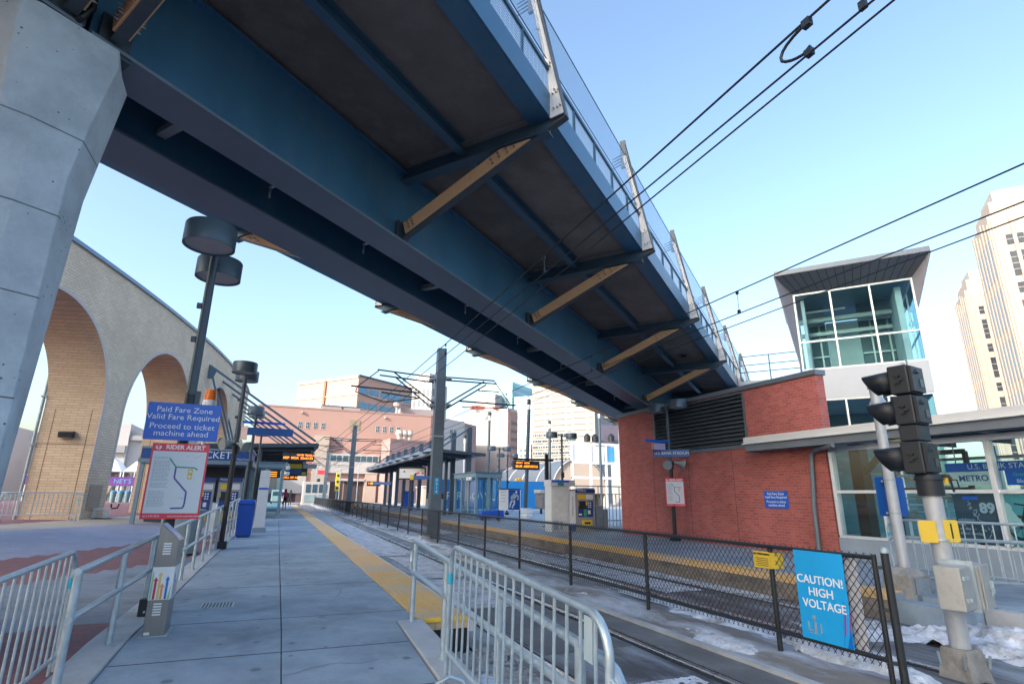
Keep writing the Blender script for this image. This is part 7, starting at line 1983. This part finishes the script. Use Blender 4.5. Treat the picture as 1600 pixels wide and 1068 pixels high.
# teal and blue glass towers
M_tealg = mat("teal_curtain_wall", (.20, .38, .40), .15, .3, .18, .08)
M_blueg = mat("blue_curtain_wall", (.16, .27, .36), .15, .3, .15, .1)
slot_tower("teal glass tower with a pale stone front, left of the cream tower", (119, 290), 22, 26, 66, M_tealg, 17, [(.03, .97)], [(.03, .97)], 3.6, 4, M_blueg, .1, frac=.62)
b = thing("stone_front_tower", "pale square topped tower in front of the teal glass one", "tower", (106, 292, 0)); bb = MB(); poly_tower(bb, (108.5, 290), 13, 10, -.1, 58); bb.build("wall", M_whiteb, b)
bb = MB()
for k in range(6):
    p = Vector((108.5, 290, 0)) + AV * (1.2 + 2 * k); bb.hexa([p - BV * .01, p + AV * .5 - BV * .01, p + AV * .5 - BV * .1, p - BV * .1, p - BV * .01 + UP * 52, p + AV * .5 - BV * .01 + UP * 52, p + AV * .5 - BV * .1 + UP * 52, p - BV * .1 + UP * 52])
bb.each("groove", M_greyp, b)
slot_tower("slim blue glass tower behind the tall light mast", (116, 251), 12.5, 12, 51.5, M_blueg, 15, [(.02, .98)], [(.02, .98)], 3.3, 2, mat("blue_spandrel", (.30, .40, .47), .3, .2, .1, .1), .06, frac=.3)
slot_tower("small pale tower with dotted windows at the foot of the slim blue glass tower", (103, 228), 7.5, 7, 24.5, M_whiteb, 9, [(.1, .25), (.35, .5), (.6, .75)], [(.1, .3), (.45, .65)], 2.4, 2, M_win, .1, frac=.5)
# white tower with arched top bays, far left
wt = slot_tower("white stone tower with tall window bays, seen behind the overhead line arms", (69.5, 283), 20, 14, 60, M_whiteb, 9, [(.06, .15), (.21, .30), (.36, .45), (.51, .60), (.66, .75), (.81, .9)], [(.08, .2), (.3, .42), (.52, .64), (.74, .86)], 5.6, 8, mat("tower_window_grey", (.12, .15, .19), .3, .0, .2, .2), .15, frac=.7)
b = MB(); poly_tower(b, tuple(Vector((69.5, 283, 0)) + AV * 4 + BV * 3)[:2], 11, 8, 60.01, 66); b.build("penthouse", M_whiteb, wt)
b = MB(); poly_tower(b, tuple(Vector((69.5, 283, 0)) + AV * 1 + BV * 1)[:2], 18, 12, 60.005, 62.5); b.build("cornice", M_greyp, wt)
# white warehouse and its narrow pink end
ww = thing("white_warehouse", "broad windowless white building with a pink patterned end", "building", (57, 145, 0))
b = MB(); b.prism([(57.9, 144.4), (61.8, 146.6), (66, 180), (47.4, 177.3)], -.1, 26.0); b.build("wall", M_whiteb, ww)
b = MB(); b.prism([(58.05, 144.25), (61.95, 146.45), (62.02, 146.75), (57.95, 144.38)], .1, 25.2); pe = b.build("pink_end", M_pink, ww)
d = Vector((3.9, 2.2, 0)).normalized(); nn = Vector((d.y, -d.x, 0))
for k in range(9):
    c = Vector((58.05, 144.25, 3.5 + k * 2.3)) + nn * .04
    b = MB(); b.bar(c + d * 1.5, c + d * 4.2, .08, .85); b.build("window_row", mat("dusky_window", (.16, .12, .13), .4, .1, .3, .6), pe)
b = MB(); rnd = random.Random(3)
for k in range(60):
    c = Vector((58.05, 144.25, .8 + k * .39)) + nn * .04; u = rnd.uniform(.1, .9)
    b.bar(c + d * u, c + d * (u + .35), .06, .26)
b.build("mosaic_strip", M_greyp, pe)
b = MB(); b.box((49, 150, 26.02), (53, 152, 26.9)); b.box((55, 148, 26.02), (57, 149, 26.7)); b.each("roof_plant", mat("roof_red", (.50, .16, .12), .7, 0, .1, .5), ww)
# low beige block and dome hall
lb = thing("beige_wall_building", "low beige lit building below the grey barrel roof", "building", (35, 96, 0))
b = MB(); b.prism([(24, 100), (44, 96), (47, 110), (26, 114)], -.1, 3.1); b.build("wall", M_cream, lb)
b = MB(); b.prism([(23.8, 99.8), (44.2, 95.8), (47.2, 110.2), (25.8, 114.2)], 3.103, 3.35); b.build("coping", M_whiteb, lb)
for k in range(5):
    b = MB(); p = Vector((26 + k * 3.6, 99.58 - k * .72, 0)); b.box((p.x, p.y - .12, .9), (p.x + 1.6, p.y - .01, 2.4)); b.build("window", M_winp, lb)
dh_ = thing("barrel_roof_hall", "hall with a big pale grey ribbed barrel roof and white end arch", "hall", (62, 110, 0))
NP = Vector((55.0, 98, 0)); FP = Vector((62.5, 214, 0)); ax = (FP - NP).normalized(); sx = Vector((ax.y, -ax.x, 0)); RW = 6.0
prof = [(-RW * math.cos(math.pi * k / 24), 2.4 + 6.7 * math.sin(math.pi * k / 24)) for k in range(25)]
M_shell = mat("barrel_roof_metal", (.10, .125, .165), .5, .1, .08, .1)
b = MB()
L = (FP - NP).length; seg = 24
vs = []; fs = []
for i in range(seg + 1):
    for (u, z) in prof: p = NP + ax * (L * i / seg) + sx * u; vs.append((p.x, p.y, z))
n = len(prof)
for i in range(seg):
    for j in range(n - 1): a = i * n + j; fs.append((a, a + 1, a + n + 1, a + n))
b.add(vs, fs); b.build("roof_shell", M_shell, dh_, smooth=True)
for i in range(0, 13):
    b = MB(); t0 = L * i / 12 * .98
    for (u0, z0), (u1, z1) in zip(prof, prof[1:]):
        tw = .0
        p = NP + ax * t0 + sx * u0; q = NP + ax * t0 + sx * u1
        b.hexa([Vector((p.x, p.y, z0)), Vector((q.x, q.y, z1)), Vector((q.x, q.y, z1)) + ax * .35, Vector((p.x, p.y, z0)) + ax * .35, Vector((p.x, p.y, z0 + .15)), Vector((q.x, q.y, z1 + .15)), Vector((q.x, q.y, z1 + .15)) + ax * .35, Vector((p.x, p.y, z0 + .15)) + ax * .35])
    b.build("roof_rib", M_greyp if i else M_whiteb, dh_)
b = MB(); b.slab([Vector(((NP + sx * u + ax * .5).x, (NP + sx * u + ax * .5).y, z)) for u, z in prof], ax * .3); b.build("end_wall", M_cream, dh_)
b = MB()
for s in (-1, 1):
    p = NP + sx * (s * RW * .985); q = FP + sx * (s * RW * .985)
    b.bar(Vector((p.x, p.y, 1.2)), Vector((q.x, q.y, 1.2)), .4, 2.7)
b.build("side_wall", M_cream, dh_)
wh = thing("white_annex", "plain white building just left of the brick house", "building", (78, 112, 0))
b = MB(); b.prism([(72.5, 110), (84, 100), (92, 118), (80, 126)], -.1, 16.5); b.build("wall", M_whiteb, wh)
b = MB(); b.prism([(72.3, 109.9), (84.1, 99.7), (92.2, 118.1), (79.9, 126.2)], 16.503, 16.9); b.build("coping", M_greyp, wh)

# ribbed cream towers at the right edge
M_stone = mat("warm_tower_stone", (.42, .35, .295), .8, 0, .05, .12)
M_twin = mat("tower_window_dark", (.035, .045, .055), .3, .0, .3, .3)
M_twinb = mat("tower_window_blue", (.09, .16, .26), .3, .0, .3, .2)
def rib_tower(label, P, z1, k=1.0):
    """left face along +BV with tall ribs; right face along -AV with window groups"""
    t = thing("stone_tower", label, "tower", (P[0], P[1], 0), None)
    P_ = Vector((P[0], P[1], 0)); la = 15 * k; lb = 11 * k
    b = MB(); q = [P_, P_ - AV * la, P_ - AV * la + BV * lb, P_ + BV * lb]; b.prism([(p.x, p.y) for p in q], -.1, z1); b.build("wall", M_stone, t)
    def blk(a0, a1, b0, b1, z0, z2, nm, m):
        bb = MB(); q = [P_ - AV * a0 + BV * b0, P_ - AV * a1 + BV * b0, P_ - AV * a1 + BV * b1, P_ - AV * a0 + BV * b1]; bb.prism([(p.x, p.y) for p in q], z0, z2); return bb.build(nm, m, t)
    blk(.8, la - .6, .7, lb - .6, z1 + .01, z1 + 2.6 * k, "upper_tier", M_stone); blk(1.8, la - 1.5, 1.8, lb - 1.5, z1 + 2.62 * k, z1 + 5.0 * k, "crown_tier", mat("crown_stone", (.42, .385, .35), .8, 0, .05, .2))
    # ribs and strips on the left face (plane a=0, seen from the north-west)
    for i in range(6):
        b0 = lb * (.04 + .17 * i)
        bb = MB(); n_ = AV; p = P_ + BV * b0 + n_ * .01; bb.hexa([p, p + BV * .7 * k, p + BV * .7 * k + n_ * .16, p + n_ * .16, p + UP * (z1 - 1.5 + (i % 3) * .8), p + BV * .7 * k + UP * (z1 - 1.5 + (i % 3) * .8), p + BV * .7 * k + n_ * .16 + UP * (z1 - 1.5 + (i % 3) * .8), p + n_ * .16 + UP * (z1 - 1.5 + (i % 3) * .8)]); bb.build("rib", M_stone, t)
    for tier in range(6):
        zt_ = z1 - 4.0 - tier * 8.4 * k
        bb = MB()
        for i in range(5):
            b0 = lb * (.04 + .17 * i) + .75 * k; p = P_ + BV * b0 + AV * .012
            bb.hexa([p, p + BV * .75 * k, p + BV * .75 * k + AV * .1, p + AV * .1] and [p + UP * (zt_ - 6.6 * k), p + BV * .75 * k + UP * (zt_ - 6.6 * k), p + BV * .75 * k + AV * .1 + UP * (zt_ - 6.6 * k), p + AV * .1 + UP * (zt_ - 6.6 * k), p + UP * zt_, p + BV * .75 * k + UP * zt_, p + BV * .75 * k + AV * .1 + UP * zt_, p + AV * .1 + UP * zt_])
        bb.build("window_strip", M_twinb, t)
        # small dark windows on the right face (normal -BV)
        for (a0, a1, d0, d1) in ((.12, .27, 0, 1.7), (.12, .27, 3.0, 7.2), (.45, .62, 0, 1.7), (.45, .62, 3.0, 7.2), (.78, .93, 0, 1.7), (.78, .93, 3.0, 7.2)):
            z_a, z_b = zt_ - d1 * k, zt_ - d0 * k
            bb = MB(); p = P_ - AV * (la * a0) - BV * .012; q = P_ - AV * (la * a1) - BV * .012
            bb.hexa([p + UP * z_a, q + UP * z_a, q + UP * z_a - BV * .1, p + UP * z_a - BV * .1, p + UP * z_b, q + UP * z_b, q + UP * z_b - BV * .1, p + UP * z_b - BV * .1]); w = bb.build("window", M_twin, t)
            bb = MB(); m_ = p.lerp(q, .5) - BV * .12
            bb.bar(m_ + UP * z_a, m_ + UP * z_b, .08, .08, up=AV); nn_ = max(1, int((z_b - z_a) / (1.4 * k)))
            for j in range(1, nn_ + 1):
                zz = z_a + (z_b - z_a) * j / (nn_ + 1); bb.bar(p - BV * .12 + UP * zz, q - BV * .12 + UP * zz, .06, .06)
            bb.build("pane_bars", M_greyp, w)
    for i in range(7):
        a0 = la * (.02 + .155 * i); bb = MB(); p = P_ - AV * a0 - BV * .01
        bb.hexa([p, p - AV * .5 * k, p - AV * .5 * k - BV * .35, p - BV * .35, p + UP * (z1 - .6), p - AV * .5 * k + UP * (z1 - .6), p - AV * .5 * k - BV * .35 + UP * (z1 - .6), p - BV * .35 + UP * (z1 - .6)]); bb.build("pilaster", M_stone, t)
    bb = MB(); p = P_ - AV * (la * .36) - BV * .02
    bb.hexa([p + UP * (z1 - 8 * k), p - AV * 2.4 * k + UP * (z1 - 8 * k), p - AV * 2.4 * k - BV * 1.2 + UP * (z1 - 8 * k), p - BV * 1.2 + UP * (z1 - 8 * k), p + UP * (z1 - 7.4 * k), p - AV * 2.4 * k + UP * (z1 - 6.8 * k), p - AV * 2.4 * k - BV * 1.2 + UP * (z1 - 6.8 * k), p - BV * 1.2 + UP * (z1 - 7.4 * k)]); bb.build("eave_canopy", M_grey, t)
    return t
rib_tower("taller ribbed cream stone tower cut off by the right picture edge", (105.2, 46.5), 48.2, 1.0)
rib_tower("lower ribbed cream stone tower left of the taller one at the right", (134.5, 66.5), 46.4, 1.0)
# plain building left of the arcade, seen through the arch
gb2 = thing("pale_grey_building", "pale grey building with a stepped roof seen through the second arch", "building", (-24, 112, 0))
b = MB(); b.box((-34, 112, -.1), (-24.6, 130, 12.9)); b.box((-24.59, 113, -.1), (-14, 130, 11.8)); b.build("wall", M_greyp, gb2)
b = MB(); b.box((-24.5, 112.2, 10.2), (-17, 112.99, 11.0)); b.box((-20, 112.2, 6.0), (-17, 112.99, 7.4)); b.box((-20, 112.2, 8.6), (-18.6, 112.99, 9.6)); b.box((-34, 111.3, 8.0), (-24.7, 111.99, 9.2)); b.each("ledge", M_grey, gb2)
b = MB(); b.box((-24.6, 112.9, 1.0), (-24.55, 113, 9.0)); b.build("downpipe", M_galvdk, gb2)
for k, (x0, x1, y0, y1, h, lab) in enumerate(((-75, -46, 118, 140, 13, "plain white building seen past the left arch, nearest one"), (-130, -85, 150, 180, 22, "pale distant block far beyond the left arch"))):
    t = thing("distant_block", lab, "building", (x0, y0, 0))
    b = MB(); b.box((x0, y0, -.1), (x1, y1, h)); b.build("wall", M_whiteb if k == 0 else M_greyp, t)
    for r_ in range(int(h / 3.6)):
        for j in range(int((x1 - x0) / 5)):
            b = MB(); b.box((x0 + 1.2 + j * 5, y0 - .08, 1.4 + r_ * 3.6), (x0 + 3.6 + j * 5, y0 - .005, 3.0 + r_ * 3.6)); b.build("window", M_win, t)
# unseen slab added far behind the viewpoint to cast its shadow over the station
SH = Vector((math.sin(SUN_AZ), math.cos(SUN_AZ), 0)); PH = Vector((-SH.y, SH.x, 0))
if PH.y < 0: PH = -PH
def SP(d, q): p = SH * d + PH * q; return (p.x, p.y)
c_ = SP(230, 25)
st_ = thing("light_blocker_slab", "tall grey slab added out of view behind the viewpoint to shade the station", "building", (c_[0], c_[1], 0))
SLAB_H = 12 + 229 * math.tan(SUN_EL)
b = MB(); b.prism([SP(200, 63.5), SP(200, -14), SP(240, -14), SP(240, 63.5)], -.1, SLAB_H); b.build("wall", mat("blocker_grey", (.36, .37, .39), .7, .0, .1, .05), st_)
for r_ in range(28):
    z0 = 4 + r_ * (SLAB_H - 6) / 28; p0 = Vector(SP(199.95, -12) + (z0,)); p1 = Vector(SP(199.95, 62) + (z0,)); b = MB(); b.slab([p0, p1, p1 + UP * 1.9, p0 + UP * 1.9], -SH * .1); b.build("blocker_band", M_win, st_)
c_ = SP(220, -85)
sl2 = thing("light_blocker_slab", "lower dark block added out of view to keep bright sky off the tower glass", "building", (c_[0], c_[1], 0))  # added to block the bright sky mirrored in the stair tower glass
b = MB(); b.prism([SP(200, -60), SP(200, -112), SP(240, -112), SP(240, -60)], -.1, 104); b.build("wall", mat("blocker_dark", (.16, .17, .19), .6, 0, .1, .05), sl2)
for r_ in range(26):
    z0 = 4 + r_ * 3.8; p0 = Vector(SP(199.95, -110) + (z0,)); p1 = Vector(SP(199.95, -62) + (z0,)); b = MB(); b.slab([p0, p1, p1 + UP * 1.9, p0 + UP * 1.9], -SH * .1); b.build("blocker_band", M_win, sl2)
# street life at the far end of the platform
bo_ = thing("ticket_booth", "white and blue booth on the street beyond the platform end", "booth", (8, 96, 0))
b = MB(); b.box((3.6, 96, -.02), (7.6, 99, 3.6)); b.build("walls", M_whiteb, bo_)
b = MB(); b.box((3.9, 95.93, .4), (5.6, 95.99, 1.6)); b.box((5.9, 95.93, .4), (7.3, 95.99, 1.6)); b.each("blue_panel", M_winp, bo_)
b = MB(); b.box((4.0, 95.93, 1.9), (4.7, 95.99, 3.2)); b.box((5.0, 95.93, 1.9), (5.7, 95.99, 3.2)); b.box((6.0, 95.93, 1.9), (7.2, 95.99, 3.2)); b.each("window", M_win, bo_)
for k, (x, y, h, lab) in enumerate(((9.9, 104, 9.0, "thin curved street lamp between the two far overhead line masts"), (13.2, 106, 7.5, "thin curved street lamp right of the second overhead line mast"), (6.3, 103, 8.5, "thin street lamp left of the farthest overhead line mast"))):
    t = thing("curved_street_lamp", lab, "street lamp", (x, y, 0), "thin curved street lamps")
    b = MB(); b.path([(x, y, 0), (x, y, h - 1.0), (x + .1, y, h - .3), (x + .5, y, h), (x + 1.2, y, h)], .07, 8); b.build("pole", M_galvdk, t, smooth=True)
    b = MB(); b.cbox((x + 1.4, y, h - .03), (.7, .25, .12)); b.build("lamp_head", M_galvdk, t)
ts_ = thing("traffic_signal", "yellow traffic signal at the street crossing beyond the fence", "traffic signal", (8.9, 98, 0))
b = MB(); b.tube((8.9, 98, 0), (8.9, 98, 4.6), .09, 8); b.build("pole", M_galvdk, ts_)
b = MB(); b.box((8.6, 97.6, 2.2), (9.2, 98.0, 5.2)); b.build("housing", M_yel2, ts_, bevel=.05)
b = MB()
for z in (2.7, 3.7, 4.7): b.tube((8.9, 97.5, z), (8.9, 97.6, z), .2, 10)
b.build("lens", M_black, ts_)
ts_ = thing("traffic_signal", "dark traffic signal and red sign on a pole left of the yellow signal", "traffic signal", (5.7, 101, 0))
b = MB(); b.tube((5.7, 101, 0), (5.7, 101, 6.5), .08, 8); b.build("pole", M_galvdk, ts_)
b = MB(); b.box((5.85, 100.7, 2.6), (6.35, 101, 4.2)); b.build("housing", M_black, ts_, bevel=.05)
b = MB(); b.box((5.85, 100.8, 4.9), (7.1, 100.85, 5.6)); b.build("red_sign", M_signred, ts_)
t = thing("white_van", "small white delivery van parked on the street beyond the platform", "van", (1.5, 103, 0))
b = MB(); b.hexa([(-1.0, 103, .4), (1.0, 103, .4), (1.0, 107.5, .4), (-1.0, 107.5, .4), (-1.0, 103, 2.3), (1.0, 103, 2.3), (1.0, 106.2, 2.3), (-1.0, 106.2, 2.3)]); b.build("body", M_whiteb, t, bevel=.12)
b = MB()
for x0 in (-1.0, .8):
    for y0 in (103.9, 106.6): b.tube((x0, y0, .38), (x0 + .2, y0, .38), .38, 14)
b.each("wheel", M_black, t)
b = MB(); b.box((-.8, 102.97, 1.35), (.8, 102.995, 2.0)); b.build("rear_window", M_win, t)
person("person in dark clothing standing at the far platform end", 1.35, 70, PZ, 1.72, M_coat)
